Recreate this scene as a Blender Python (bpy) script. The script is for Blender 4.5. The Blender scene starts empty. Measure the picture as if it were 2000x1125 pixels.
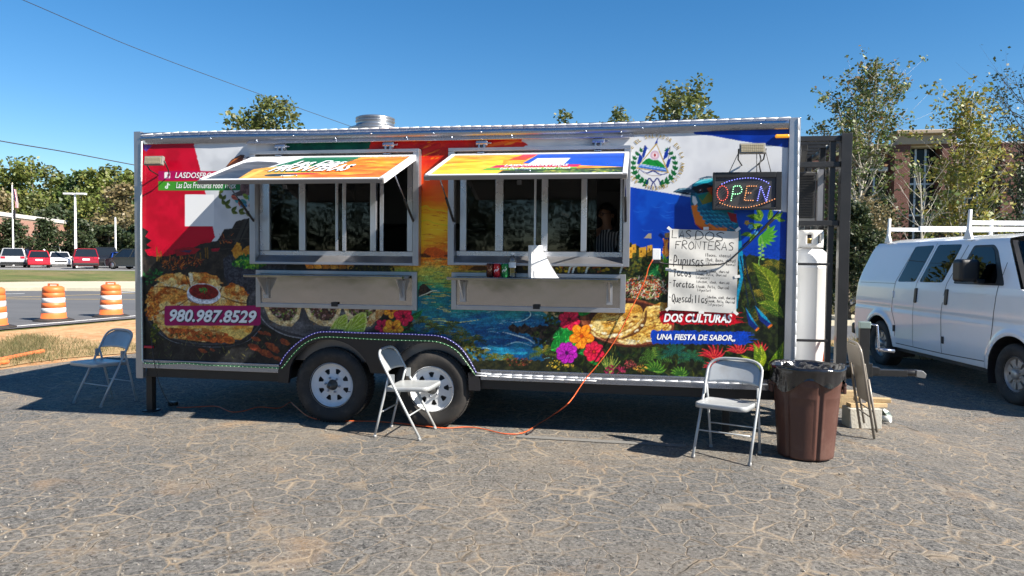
import bpy, bmesh, math, random
import numpy as np
from mathutils import Vector, Matrix, Euler
random.seed(7); np.random.seed(7)
R = math.radians
scene = bpy.context.scene
COL = scene.collection

# ------------------------------------------------------------------ camera, sky, sun, exposure
CAM_P = Vector((4.7365, -6.394, 1.5206)); YAW, PITCH, ROLL, FOC = .1672, .0381, .0098, 1444.0
_f0 = Vector((-math.sin(YAW), math.cos(YAW), 0)); _r0 = Vector((math.cos(YAW), math.sin(YAW), 0)); _z = Vector((0, 0, 1))
FW = _f0 * math.cos(PITCH) - _z * math.sin(PITCH); _u = _z * math.cos(PITCH) + _f0 * math.sin(PITCH)
RT = _r0 * math.cos(ROLL) + _u * math.sin(ROLL); UP = _u * math.cos(ROLL) - _r0 * math.sin(ROLL)
cam = bpy.data.cameras.new('camera'); cam_o = bpy.data.objects.new('camera', cam); COL.objects.link(cam_o)
cam_o.matrix_world = Matrix(((RT.x, UP.x, -FW.x, CAM_P.x), (RT.y, UP.y, -FW.y, CAM_P.y), (RT.z, UP.z, -FW.z, CAM_P.z), (0, 0, 0, 1)))
cam.sensor_width = 36; cam.lens = FOC / 2000 * 36; cam.clip_start = .05; cam.clip_end = 3000
scene.camera = cam_o

SUN_DIR = Vector((-1.18, .40, -1.0)).normalized()          # direction the light travels
sun = bpy.data.lights.new('sun', 'SUN'); sun.energy = 5.0; sun.angle = R(.53); sun.color = (1, .93, .82)
sun_o = bpy.data.objects.new('sun', sun); COL.objects.link(sun_o)
sun_o.rotation_euler = SUN_DIR.to_track_quat('-Z', 'Y').to_euler()
world = bpy.data.worlds.new('World'); scene.world = world; world.use_nodes = True
wn = world.node_tree; wn.nodes.clear()
sky = wn.nodes.new('ShaderNodeTexSky'); sky.sky_type = 'NISHITA'; sky.sun_disc = False
sky.sun_elevation = math.asin(-SUN_DIR.z); sky.sun_rotation = math.atan2(-SUN_DIR.x, -SUN_DIR.y)
sky.altitude = 200; sky.air_density = 1.0; sky.dust_density = .0; sky.ozone_density = 3.5
bg = wn.nodes.new('ShaderNodeBackground'); bg.inputs[1].default_value = .06
wo = wn.nodes.new('ShaderNodeOutputWorld'); hs = wn.nodes.new('ShaderNodeHueSaturation'); hs.inputs['Saturation'].default_value = 1.31; hs.inputs['Value'].default_value = 1.0; wn.links.new(sky.outputs[0], hs.inputs['Color']); wn.links.new(hs.outputs[0], bg.inputs[0]); wn.links.new(bg.outputs[0], wo.inputs[0])
scene.view_settings.view_transform = 'Standard'; scene.view_settings.look = 'None'
scene.view_settings.exposure = 1.28; scene.view_settings.gamma = 1.0
scene.cycles.max_bounces = 8; scene.cycles.transparent_max_bounces = 12; scene.cycles.use_denoising = True

# ------------------------------------------------------------------ helpers
def ray(px, py): return (FW * FOC + RT * (px - 1000) - UP * (py - 562.5)).normalized()
def P(px, py, y=0.0):
    d = ray(px, py); return CAM_P + d * ((y - CAM_P.y) / d.y)
def G(px, py, z=0.0):
    d = ray(px, py); return CAM_P + d * ((z - CAM_P.z) / d.z)
def A(px, py, D):
    d = ray(px, py); return CAM_P + d * (D / d.dot(FW))
def PX(v):
    d = Vector(v) - CAM_P; w = d.dot(FW); return (1000 + FOC * d.dot(RT) / w, 562.5 - FOC * d.dot(UP) / w)
def lin(v):
    v = v / 255.0; return v / 12.92 if v <= .04045 else ((v + .055) / 1.055) ** 2.4
def C(r, g, b): return (lin(r), lin(g), lin(b), 1)

class MB:
    """collects primitive shapes with material slots; build() links them as one mesh object"""
    def __init__(s): s.v = []; s.f = []; s.m = []; s.s = []
    def add(s, vs, fs, mi=0, smooth=False):
        b = len(s.v); s.v += [tuple(x) for x in vs]
        for f in fs: s.f.append([b + i for i in f]); s.m.append(mi); s.s.append(smooth)
        return s
    def box(s, lo, hi, mi=0, M=None):
        x0, y0, z0 = lo; x1, y1, z1 = hi
        vs = [Vector(p) for p in ((x0,y0,z0),(x1,y0,z0),(x1,y1,z0),(x0,y1,z0),(x0,y0,z1),(x1,y0,z1),(x1,y1,z1),(x0,y1,z1))]
        if M: vs = [M @ v for v in vs]
        return s.add(vs, [(0,3,2,1),(4,5,6,7),(0,1,5,4),(1,2,6,5),(2,3,7,6),(3,0,4,7)], mi)
    def bar(s, a, b, w, h=None, mi=0, up=(0,0,1)):
        a, b = Vector(a), Vector(b); h = h or w; d = (b - a); L = d.length; d.normalize()
        x = d.cross(Vector(up)); x = x.normalized() if x.length > 1e-5 else Vector((1,0,0)); z = x.cross(d)
        M = Matrix((( x.x,d.x,z.x,a.x),(x.y,d.y,z.y,a.y),(x.z,d.z,z.z,a.z),(0,0,0,1)))
        return s.box((-w/2,0,-h/2),(w/2,L,h/2),mi,M)
    def tube(s, pts, r, n=8, mi=0, closed=False, cap=True):
        pts = [Vector(p) for p in pts]; N = len(pts); rs = r if isinstance(r, (list, tuple)) else [r] * N
        vs = []; prev = None
        for i, p in enumerate(pts):
            if closed: t = pts[(i+1) % N] - pts[i-1]
            else: t = pts[min(i+1, N-1)] - pts[max(i-1, 0)]
            t = t.normalized() if t.length > 1e-9 else Vector((0,0,1))
            if prev is None:
                x = t.orthogonal().normalized()
            else:
                x = prev - t * prev.dot(t); x = x.normalized() if x.length > 1e-6 else t.orthogonal().normalized()
            prev = x; y = t.cross(x)
            for k in range(n):
                a = 2 * math.pi * k / n; vs.append(p + (x * math.cos(a) + y * math.sin(a)) * rs[i])
        fs = []
        for i in range(N if closed else N - 1):
            j = (i + 1) % N
            for k in range(n): fs.append((i*n+k, i*n+(k+1) % n, j*n+(k+1) % n, j*n+k))
        s.add(vs, fs, mi, True)
        if cap and not closed:
            b = len(s.v) - len(vs)
            s.f.append([b + k for k in range(n)][::-1]); s.m.append(mi); s.s.append(False)
            s.f.append([b + (N-1)*n + k for k in range(n)]); s.m.append(mi); s.s.append(False)
        return s
    def lathe(s, prof, n=24, mi=0, M=None, smooth=True, mis=None):
        """prof: (r, h) pairs about local Z"""
        vs = []
        for r, h in prof:
            for k in range(n):
                a = 2*math.pi*k/n; v = Vector((r*math.cos(a), r*math.sin(a), h)); vs.append(M @ v if M else v)
        b = len(s.v); s.v += [tuple(v) for v in vs]
        for i in range(len(prof)-1):
            for k in range(n):
                s.f.append([b+i*n+k, b+i*n+(k+1)%n, b+(i+1)*n+(k+1)%n, b+(i+1)*n+k]); s.m.append(mis[i] if mis else mi); s.s.append(smooth)
        return s
    def prism(s, poly, a, b, axis='y', mi=0, M=None):
        """2D polygon extruded from a to b along axis (polygon in the other two coordinates)"""
        def mk(p, t):
            v = {'y': (p[0], t, p[1]), 'x': (t, p[0], p[1]), 'z': (p[0], p[1], t)}[axis]
            v = Vector(v); return M @ v if M else v
        n = len(poly); vs = [mk(p, a) for p in poly] + [mk(p, b) for p in poly]
        fs = [list(range(n)), list(range(2*n-1, n-1, -1))] + [(i, i+n, (i+1) % n + n, (i+1) % n) for i in range(n)]
        return s.add(vs, fs, mi)
    def build(s, name, mats, parent=None, bevel=0, loc=None, flat=False, seg=2):
        me = bpy.data.meshes.new(name); me.from_pydata(s.v, [], s.f)
        if not isinstance(mats, (list, tuple)): mats = [mats]
        for m in mats: me.materials.append(m)
        me.polygons.foreach_set('material_index', s.m)
        if not flat: me.polygons.foreach_set('use_smooth', s.s)
        bm = bmesh.new(); bm.from_mesh(me); bmesh.ops.recalc_face_normals(bm, faces=bm.faces[:]); bm.to_mesh(me); bm.free()
        me.update()
        o = bpy.data.objects.new(name, me); COL.objects.link(o)
        if parent: o.parent = parent
        if loc: o.location = loc
        if bevel:
            md = o.modifiers.new('bevel', 'BEVEL'); md.width = bevel; md.segments = seg; md.limit_method = 'ANGLE'; md.angle_limit = R(35)
        return o

def empty(name, loc=(0,0,0), rz=0.0):
    o = bpy.data.objects.new(name, None); COL.objects.link(o); o.location = loc; o.rotation_euler = (0, 0, rz); o.empty_display_size = .2
    return o
def tag(o, label=None, cat=None, group=None, kind=None):
    if label: o['label'] = label
    if cat: o['category'] = cat
    if group: o['group'] = group
    if kind: o['kind'] = kind
    return o
def copy_tree(o, parent=None):
    c = o.copy(); COL.objects.link(c)
    if parent: c.parent = parent
    for ch in list(o.children): copy_tree(ch, c)
    return c

# ------------------------------------------------------------------ materials
def nodemat(name):
    m = bpy.data.materials.new(name); m.use_nodes = True
    nt = m.node_tree; b = nt.nodes['Principled BSDF']; return m, nt, b
def mat(name, col, rough=.5, metal=0.0, var=.06, scale=6.0, bump=0.0, bscale=60, spec=.5, emit=None, estr=0, coat=0, dirt=None, dirt_amt=0):
    """plain surface with slight procedural colour, roughness and relief variation"""
    m, nt, b = nodemat(name); N = nt.nodes; L = nt.links
    tc = N.new('ShaderNodeTexCoord')
    nz = N.new('ShaderNodeTexNoise'); nz.inputs['Scale'].default_value = scale; nz.inputs['Detail'].default_value = 5
    L.new(tc.outputs['Object'], nz.inputs['Vector'])
    mx = N.new('ShaderNodeMix'); mx.data_type = 'RGBA'
    mx.inputs[6].default_value = tuple(min(1, c * (1 - var)) for c in col[:3]) + (1,)
    mx.inputs[7].default_value = tuple(min(1, c * (1 + var)) for c in col[:3]) + (1,)
    L.new(nz.outputs['Fac'], mx.inputs[0]); out = mx.outputs[2]
    if dirt:
        n2 = N.new('ShaderNodeTexNoise'); n2.inputs['Scale'].default_value = scale * .7; n2.inputs['Detail'].default_value = 8; n2.inputs['Roughness'].default_value = .7
        L.new(tc.outputs['Object'], n2.inputs['Vector'])
        mr = N.new('ShaderNodeMapRange'); mr.inputs[1].default_value = .5; mr.inputs[2].default_value = .75; mr.inputs[4].default_value = dirt_amt
        L.new(n2.outputs['Fac'], mr.inputs[0])
        m2 = N.new('ShaderNodeMix'); m2.data_type = 'RGBA'; m2.inputs[7].default_value = dirt
        L.new(mr.outputs[0], m2.inputs[0]); L.new(out, m2.inputs[6]); out = m2.outputs[2]
    L.new(out, b.inputs['Base Color'])
    rr = N.new('ShaderNodeMapRange'); rr.inputs[3].default_value = max(.02, rough - .07); rr.inputs[4].default_value = min(1, rough + .07)
    L.new(nz.outputs['Fac'], rr.inputs[0]); L.new(rr.outputs[0], b.inputs['Roughness'])
    b.inputs['Metallic'].default_value = metal; b.inputs['Specular IOR Level'].default_value = spec
    if coat: b.inputs['Coat Weight'].default_value = coat; b.inputs['Coat Roughness'].default_value = .05
    if bump:
        n3 = N.new('ShaderNodeTexNoise'); n3.inputs['Scale'].default_value = bscale; n3.inputs['Detail'].default_value = 3
        L.new(tc.outputs['Object'], n3.inputs['Vector'])
        bp = N.new('ShaderNodeBump'); bp.inputs['Strength'].default_value = bump; bp.inputs['Distance'].default_value = .01
        L.new(n3.outputs['Fac'], bp.inputs['Height']); L.new(bp.outputs[0], b.inputs['Normal'])
    if emit: b.inputs['Emission Color'].default_value = emit; b.inputs['Emission Strength'].default_value = estr
    return m
def attr_mat(name, rough=.35, spec=.5, bump=0):
    m, nt, b = nodemat(name); N = nt.nodes; L = nt.links
    a = N.new('ShaderNodeAttribute'); a.attribute_name = 'print'; L.new(a.outputs['Color'], b.inputs['Base Color'])
    b.inputs['Roughness'].default_value = rough; b.inputs['Specular IOR Level'].default_value = spec
    if bump:
        tc = N.new('ShaderNodeTexCoord'); nz = N.new('ShaderNodeTexNoise'); nz.inputs['Scale'].default_value = 1.6; nz.inputs['Detail'].default_value = 2
        L.new(tc.outputs['Object'], nz.inputs['Vector'])
        bp = N.new('ShaderNodeBump'); bp.inputs['Strength'].default_value = bump; bp.inputs['Distance'].default_value = .03
        L.new(nz.outputs['Fac'], bp.inputs['Height']); L.new(bp.outputs[0], b.inputs['Normal'])
    return m
def glass_mat(name, tint=(.55, .58, .58), boost=.0, rough=.0):
    m = bpy.data.materials.new(name); m.use_nodes = True; nt = m.node_tree; N = nt.nodes; L = nt.links; N.clear()
    o = N.new('ShaderNodeOutputMaterial'); mx = N.new('ShaderNodeMixShader'); tr = N.new('ShaderNodeBsdfTransparent'); gl = N.new('ShaderNodeBsdfGlossy')
    fr = N.new('ShaderNodeFresnel'); fr.inputs[0].default_value = 1.5; ad = N.new('ShaderNodeMath'); ad.operation = 'ADD'; ad.inputs[1].default_value = boost; ad.use_clamp = True
    nz = N.new('ShaderNodeTexNoise'); nz.inputs['Scale'].default_value = 1.3; bp = N.new('ShaderNodeBump'); bp.inputs['Strength'].default_value = .05; bp.inputs['Distance'].default_value = .02
    L.new(nz.outputs['Fac'], bp.inputs['Height']); L.new(bp.outputs[0], gl.inputs['Normal'])
    tr.inputs[0].default_value = tint + (1,); gl.inputs['Roughness'].default_value = rough; gl.inputs[0].default_value = (.95, .95, .95, 1)
    L.new(fr.outputs[0], ad.inputs[0]); L.new(ad.outputs[0], mx.inputs[0]); L.new(tr.outputs[0], mx.inputs[1]); L.new(gl.outputs[0], mx.inputs[2]); L.new(mx.outputs[0], o.inputs[0])
    return m
def leaf_mat(name, cols, rough=.5):
    """foliage: every leaf takes its own tint (random per mesh island), some light passes through"""
    m, nt, b = nodemat(name); N = nt.nodes; L = nt.links
    g = N.new('ShaderNodeNewGeometry'); cr = N.new('ShaderNodeValToRGB'); el = cr.color_ramp.elements
    el[0].color = cols[0]; el[1].color = cols[-1]; el[0].position = 0; el[1].position = 1
    for i, c in enumerate(cols[1:-1]): e = el.new((i + 1) / (len(cols) - 1)); e.color = c
    L.new(g.outputs['Random Per Island'], cr.inputs[0]); L.new(cr.outputs[0], b.inputs['Base Color'])
    b.inputs['Roughness'].default_value = rough
    tl = N.new('ShaderNodeBsdfTranslucent'); L.new(cr.outputs[0], tl.inputs[0]); mx = N.new('ShaderNodeMixShader'); mx.inputs[0].default_value = .3
    out = N['Material Output']; L.new(b.outputs[0], mx.inputs[1]); L.new(tl.outputs[0], mx.inputs[2]); L.new(mx.outputs[0], out.inputs[0])
    return m
def emis(name, col, s):
    m, nt, b = nodemat(name); b.inputs['Base Color'].default_value = col; b.inputs['Emission Color'].default_value = col; b.inputs['Emission Strength'].default_value = s
    return m

M_alu = mat('brushed aluminium', (.34, .37, .44, 1), .26, .9, .12, 3, .05, 30)
M_alu2 = mat('mill aluminium', (.42, .42, .44, 1), .38, .85, .15, 5, .05, 25)
M_steel = mat('polished stainless', (.36, .36, .375, 1), .1, 1.0, .1, 1.5, .35, 2.0)
M_blackmetal = mat('black painted steel', (.012, .012, .013, 1), .42, 0, .3, 8, .05, 80)
M_blackplastic = mat('black plastic', (.011, .011, .012, 1), .45, 0, .2, 10)
M_white = mat('white paint', (.74, .75, .76, 1), .35, 0, .03, 4)
M_whitemetal = mat('white enamel metal', (.66, .66, .65, 1), .3, 0, .04, 5, dirt=(.5, .45, .38, 1), dirt_amt=.25)
M_rubber = mat('tyre rubber', (.022, .02, .019, 1), .75, 0, .3, 12, .25, 120, dirt=(.11, .09, .07, 1), dirt_amt=.5)
M_wheelwhite = mat('white steel wheel', (.66, .68, .71, 1), .35, 0, .04, 8, dirt=(.4, .36, .3, 1), dirt_amt=.3)
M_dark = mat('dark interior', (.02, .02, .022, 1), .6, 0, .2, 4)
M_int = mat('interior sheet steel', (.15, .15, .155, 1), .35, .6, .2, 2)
M_orange = mat('orange cord', (.75, .12, .03, 1), .4, 0, .1, 20)
M_glass = glass_mat('window glass', (.42, .45, .45), .0, .025)
M_white_txt = mat('white vinyl', (.8, .8, .8, 1), .4, 0, .01, 3)
M_black_txt = mat('black marker ink', (.012, .012, .014, 1), .6, 0, .1, 30)
# ------------------------------------------------------------------ terrain and ground sheets
def ss(t): t = max(0.0, min(1.0, t)); return t * t * (3 - 2 * t)
def T(x, y):
    """height of the land: the lot dips a little to the right, the far lot on the left lies higher"""
    h = -.2 * ss((x - 6.2) / 2.2)
    d = (Vector((x, y, 0)) - CAM_P).dot(FW)
    h += .37 * ss((d - 40) / 9) * ss((-x - 4) / 10)
    return h
def GT(px, py, it=6):
    z = 0.0
    for _ in range(it):
        p = G(px, py, z); z = T(p.x, p.y)
    return p
from mathutils.geometry import delaunay_2d_cdt
def inpoly(x, y, poly):
    c = False; n = len(poly)
    for i in range(n):
        x1, y1 = poly[i]; x2, y2 = poly[i-1]
        if (y1 > y) != (y2 > y) and x < (x2 - x1) * (y - y1) / (y2 - y1) + x1: c = not c
    return c
def sheet(name, poly, off, m, step=2.0, label=None, kind='structure', wob=0):
    pts = [Vector((p[0], p[1])) for p in poly]; n = len(pts)
    bnd = []
    for i in range(n):
        a, b = pts[i], pts[(i+1) % n]; k = max(1, int((b - a).length / step))
        for j in range(k):
            q = a.lerp(b, j / k)
            if wob: q = q + Vector((random.uniform(-wob, wob), random.uniform(-wob, wob)))
            bnd.append(q)
    P2 = [(q.x, q.y) for q in bnd]; nb = len(bnd)
    xs = [p[0] for p in P2]; ys = [p[1] for p in P2]
    x = min(xs)
    inner = []
    while x < max(xs):
        y = min(ys)
        while y < max(ys):
            if inpoly(x, y, P2): inner.append(Vector((x + random.uniform(-.1, .1) * step, y + random.uniform(-.1, .1) * step)))
            y += step
        x += step
    r = delaunay_2d_cdt(bnd + inner, [(i, (i+1) % nb) for i in range(nb)], [], 1, 1e-4)
    me = bpy.data.meshes.new(name); me.from_pydata([(v.x, v.y, T(v.x, v.y) + off) for v in r[0]], [], [list(f) for f in r[2]])
    bm = bmesh.new(); bm.from_mesh(me)
    for f in bm.faces:
        if f.normal.z < 0: f.normal_flip()
        f.smooth = True
    bm.to_mesh(me); bm.free()
    me.materials.append(m); o = bpy.data.objects.new(name, me); COL.objects.link(o)
    if kind: o['kind'] = kind
    if label: o['label'] = label
    return o

def asphalt_mat():
    m, nt, b = nodemat('cracked old asphalt'); N = nt.nodes; L = nt.links
    tc = N.new('ShaderNodeTexCoord')
    def noise(sc, det=4, rough=.55, vec=None):
        n = N.new('ShaderNodeTexNoise'); n.inputs['Scale'].default_value = sc; n.inputs['Detail'].default_value = det; n.inputs['Roughness'].default_value = rough
        L.new(vec or tc.outputs['Object'], n.inputs['Vector']); return n
    def mr(src, a, b_, c=0, d=1):
        r = N.new('ShaderNodeMapRange'); r.inputs[1].default_value = a; r.inputs[2].default_value = b_; r.inputs[3].default_value = c; r.inputs[4].default_value = d; L.new(src, r.inputs[0]); return r.outputs[0]
    def mul(a, b_, op='MULTIPLY'):
        q = N.new('ShaderNodeMath'); q.operation = op; q.use_clamp = True
        for i, s in enumerate((a, b_)):
            if isinstance(s, (int, float)): q.inputs[i].default_value = s
            else: L.new(s, q.inputs[i])
        return q.outputs[0]
    def mix(f, a, b_):
        q = N.new('ShaderNodeMix'); q.data_type = 'RGBA'
        if isinstance(f, (int, float)): q.inputs[0].default_value = f
        else: L.new(f, q.inputs[0])
        for i, s in ((6, a), (7, b_)):
            if isinstance(s, tuple): q.inputs[i].default_value = s
            else: L.new(s, q.inputs[i])
        return q.outputs[2]
    # warped coordinates so that the cracks wander
    nw = noise(3.0, 3); vm = N.new('ShaderNodeVectorMath'); vm.operation = 'MULTIPLY_ADD'; vm.inputs[1].default_value = (.10, .10, 0)
    L.new(nw.outputs['Color'], vm.inputs[0]); L.new(tc.outputs['Object'], vm.inputs[2])
    nw2 = noise(14.0, 2); vm2 = N.new('ShaderNodeVectorMath'); vm2.operation = 'MULTIPLY_ADD'; vm2.inputs[1].default_value = (.022, .022, 0)
    L.new(nw2.outputs['Color'], vm2.inputs[0]); L.new(vm.outputs[0], vm2.inputs[2])
    def vor(sc):
        v = N.new('ShaderNodeTexVoronoi'); v.feature = 'DISTANCE_TO_EDGE'; v.inputs['Scale'].default_value = sc; v.inputs['Randomness'].default_value = 1; L.new(vm2.outputs[0], v.inputs['Vector']); return v.outputs['Distance']
    v1 = vor(5.7); v2 = vor(11.0)
    wide = mr(noise(.9, 3).outputs['Fac'], .36, .74, .026, .11)
    def crack(v, w):
        q = N.new('ShaderNodeMapRange'); L.new(v, q.inputs[0]); q.inputs[1].default_value = 0; L.new(w, q.inputs[2]); q.inputs[3].default_value = 1; q.inputs[4].default_value = 0; return q.outputs[0]
    c1 = crack(v1, wide); c2 = crack(v2, wide)
    c1 = mul(c1, mr(noise(2.2, 6, .65).outputs['Fac'], .36, .56, .38, 1)); c2 = mul(c2, mr(noise(1.3, 6, .65).outputs['Fac'], .46, .6, 0, .5))
    cr = mul(c1, c2, 'MAXIMUM')
    agg = noise(190, 2, .8); agg2 = noise(68, 4, .85)
    base = mix(mr(agg.outputs['Fac'], .3, .72), (.022, .022, .024, 1), (.20, .195, .185, 1))
    base = mix(mr(agg2.outputs['Fac'], .50, .66, 0, .8), base, (.27, .255, .23, 1)); base = mix(mr(agg2.outputs['Fac'], .46, .34, 0, .8), base, (.015, .015, .016, 1))
    st = N.new('ShaderNodeTexVoronoi'); st.inputs['Scale'].default_value = 62; L.new(tc.outputs['Object'], st.inputs['Vector'])
    sx = N.new('ShaderNodeSeparateColor'); L.new(st.outputs['Color'], sx.inputs[0])
    base = mix(mr(sx.outputs[0], .62, .95, 0, .75), base, (.27, .255, .23, 1)); base = mix(mr(sx.outputs[1], .7, .95, 0, .7), base, (.02, .02, .021, 1))
    pale = mr(noise(.55, 5).outputs['Fac'], .38, .68, 0, .4)
    base = mix(pale, base, (.145, .14, .133, 1))
    # washed-in sand film in broken patches
    film = mul(mr(noise(.7, 7, .62).outputs['Fac'], .46, .66, 0, 1), mr(agg2.outputs['Fac'], .3, .62, .35, 1))
    base = mix(mul(film, .42), base, (.32, .265, .20, 1)); base = mix(mr(sx.outputs[2], .8, .98, 0, .35), base, (.28, .265, .24, 1)); base = mix(mr(sx.outputs[1], .8, .98, 0, .4), base, (.03, .03, .03, 1))
    rust = mul(mr(noise(1.25, 6, .6).outputs['Fac'], .59, .72, 0, 1), mr(agg2.outputs['Fac'], .35, .6, .2, 1))
    base = mix(mul(rust, .6), base, (.42, .26, .13, 1))
    sand = mix(mr(noise(5, 4).outputs['Fac'], .35, .65), (.36, .305, .235, 1), (.39, .29, .185, 1))
    deep = mr(noise(3.1, 3).outputs['Fac'], .56, .66, 0, 1)
    sand = mix(mul(deep, .7), sand, (.025, .022, .02, 1))
    col = mix(mul(cr, mr(agg2.outputs['Fac'], .32, .55, .62, .92)), base, sand)
    dk = mul(mr(v1, .004, .013, 1, 0), mr(noise(1.9, 5).outputs['Fac'], .47, .58)); col = mix(mul(dk, .85), col, (.018, .016, .015, 1))
    peb = N.new('ShaderNodeTexVoronoi'); peb.inputs['Scale'].default_value = 26; L.new(tc.outputs['Object'], peb.inputs['Vector'])
    col = mix(mul(mr(peb.outputs['Distance'], .1, .13, 1, 0), mr(noise(40, 1).outputs['Fac'], .62, .66)), col, (.5, .46, .4, 1))
    L.new(col, b.inputs['Base Color']); b.inputs['Roughness'].default_value = .9; b.inputs['Specular IOR Level'].default_value = .25
    h = N.new('ShaderNodeMath'); h.operation = 'MULTIPLY_ADD'; L.new(agg2.outputs['Fac'], h.inputs[0]); h.inputs[1].default_value = .8; L.new(agg.outputs['Fac'], h.inputs[2])
    h2 = N.new('ShaderNodeMath'); h2.operation = 'MULTIPLY_ADD'; L.new(cr, h2.inputs[0]); h2.inputs[1].default_value = -.6; L.new(h.outputs[0], h2.inputs[2])
    bp = N.new('ShaderNodeBump'); bp.inputs['Strength'].default_value = .75; bp.inputs['Distance'].default_value = .012; L.new(h2.outputs[0], bp.inputs['Height']); L.new(bp.outputs[0], b.inputs['Normal'])
    return m
def mix_ground(name, cols, sc, rough=.95, bump=.6, bs=40, stretch=(1,1,1)):
    """ground made of several noise-blended tones"""
    m, nt, b = nodemat(name); N = nt.nodes; L = nt.links; tc = N.new('ShaderNodeTexCoord')
    mp = N.new('ShaderNodeMapping'); mp.inputs['Scale'].default_value = stretch; L.new(tc.outputs['Object'], mp.inputs[0])
    out = None
    for i, (c, s, lo, hi, amt) in enumerate(cols):
        if out is None: out = c; continue
        n = N.new('ShaderNodeTexNoise'); n.inputs['Scale'].default_value = s; n.inputs['Detail'].default_value = 8; n.inputs['Roughness'].default_value = .65; L.new(mp.outputs[0], n.inputs['Vector'])
        of = N.new('ShaderNodeMapRange'); of.inputs[1].default_value = lo; of.inputs[2].default_value = hi; of.inputs[4].default_value = amt; L.new(n.outputs['Fac'], of.inputs[0])
        q = N.new('ShaderNodeMix'); q.data_type = 'RGBA'; L.new(of.outputs[0], q.inputs[0])
        if isinstance(out, tuple): q.inputs[6].default_value = out
        else: L.new(out, q.inputs[6])
        q.inputs[7].default_value = c; out = q.outputs[2]
    L.new(out, b.inputs['Base Color']); b.inputs['Roughness'].default_value = rough; b.inputs['Specular IOR Level'].default_value = .2
    n = N.new('ShaderNodeTexNoise'); n.inputs['Scale'].default_value = bs; n.inputs['Detail'].default_value = 6; L.new(tc.outputs['Object'], n.inputs['Vector'])
    bp = N.new('ShaderNodeBump'); bp.inputs['Strength'].default_value = bump; bp.inputs['Distance'].default_value = .02; L.new(n.outputs['Fac'], bp.inputs['Height']); L.new(bp.outputs[0], b.inputs['Normal'])
    return m
M_asphalt = asphalt_mat()
M_dirt = mix_ground('orange clay soil', [((.50, .29, .14, 1), 0, 0, 0, 0), ((.36, .17, .07, 1), 1.2, .42, .62, .8), ((.55, .42, .26, 1), 7, .45, .7, .8), ((.16, .13, .06, 1), 18, .55, .72, .7)], 1)
M_drygrass = mix_ground('dry thin grass', [((.40, .26, .13, 1), 0, 0, 0, 0), ((.13, .13, .045, 1), .8, .5, .66, .8), ((.42, .31, .17, 1), 5, .45, .7, .8), ((.07, .07, .025, 1), 25, .5, .7, .7)], 1)
M_lawn = mix_ground('patchy lawn', [((.14, .15, .05, 1), 0, 0, 0, 0), ((.21, .155, .08, 1), .3, .42, .58, .9), ((.06, .10, .025, 1), .8, .46, .6, .85), ((.05, .05, .02, 1), 5, .48, .7, .6)], 1, stretch=(.4, 1, 1))
M_road = mix_ground('road asphalt', [((.105, .108, .115, 1), 0, 0, 0, 0), ((.14, .14, .145, 1), .5, .4, .65, .7), ((.07, .07, .075, 1), 3, .5, .75, .5), ((.16, .16, .16, 1), 60, .5, .7, .6)], 1, .85, .3, 120, (.25, 1, 1))
M_farlot = mix_ground('pale parking asphalt', [((.22, .22, .215, 1), 0, 0, 0, 0), ((.17, .17, .17, 1), .2, .4, .65, .7), ((.27, .26, .25, 1), 1.5, .5, .75, .6)], 1, .85, .2, 60)
M_conc = mix_ground('concrete kerb', [((.50, .45, .34, 1), 0, 0, 0, 0), ((.40, .36, .27, 1), .8, .4, .65, .7), ((.60, .55, .43, 1), 5, .5, .75, .6)], 1, .9, .3, 60)
M_yel = mat('yellow road paint', (.62, .44, .16, 1), .7, 0, .2, 9, dirt=(.12, .12, .12, 1), dirt_amt=.6)
M_wht = mat('white road paint', (.70, .70, .68, 1), .7, 0, .1, 9, dirt=(.14, .14, .14, 1), dirt_amt=.6)
M_line = mat('worn white line', (.165, .16, .15, 1), .85, 0, .35, 60, dirt=(.11, .105, .1, 1), dirt_amt=1)

# base land
xs = sorted(set([-1200, -600, -300, -150] + list(range(-100, 101, 4)) + [150, 300, 600, 1200]))
ys = sorted(set([-1200, -600, -300, -100, -50] + list(range(-24, 121, 4)) + [160, 300, 600, 1500]))
me = bpy.data.meshes.new('ground')
me.from_pydata([(x, y, T(x, y) - .03) for y in ys for x in xs], [], [(j*len(xs)+i, j*len(xs)+i+1, (j+1)*len(xs)+i+1, (j+1)*len(xs)+i) for j in range(len(ys)-1) for i in range(len(xs)-1)])
me.materials.append(M_lawn); o = bpy.data.objects.new('ground', me); COL.objects.link(o); o['kind'] = 'structure'

def xy(v): return (v.x, v.y)
kr = [GT(1560, 686), GT(1655, 690), GT(1800, 702), GT(1930, 704)]
lot_poly = [(-22, -40), (40, -40), (40, 6.6), (14, 6.75)] + [xy(p) for p in reversed(kr)] + [(4, 10.6), (0, 8.5), (-2.2, 6.0), (-2.98, 4.0), (-3.56, 2.09), (-5.2, -2.5), (-9, -9)]
sheet('parking_lot', lot_poly, 0, M_asphalt, 1.2, 'cracked old asphalt lot with sand washed into its cracks')
# worn marking across the lot in front of the trailer
a, b = GT(1010, 853), GT(1340, 872)
d = (b - a).normalized(); nrm = Vector((-d.y, d.x, 0)) * .045
sheet('parking_line', [xy(a - nrm), xy(b - nrm), xy(b + nrm), xy(a + nrm)], .006, M_line, .4)
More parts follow.
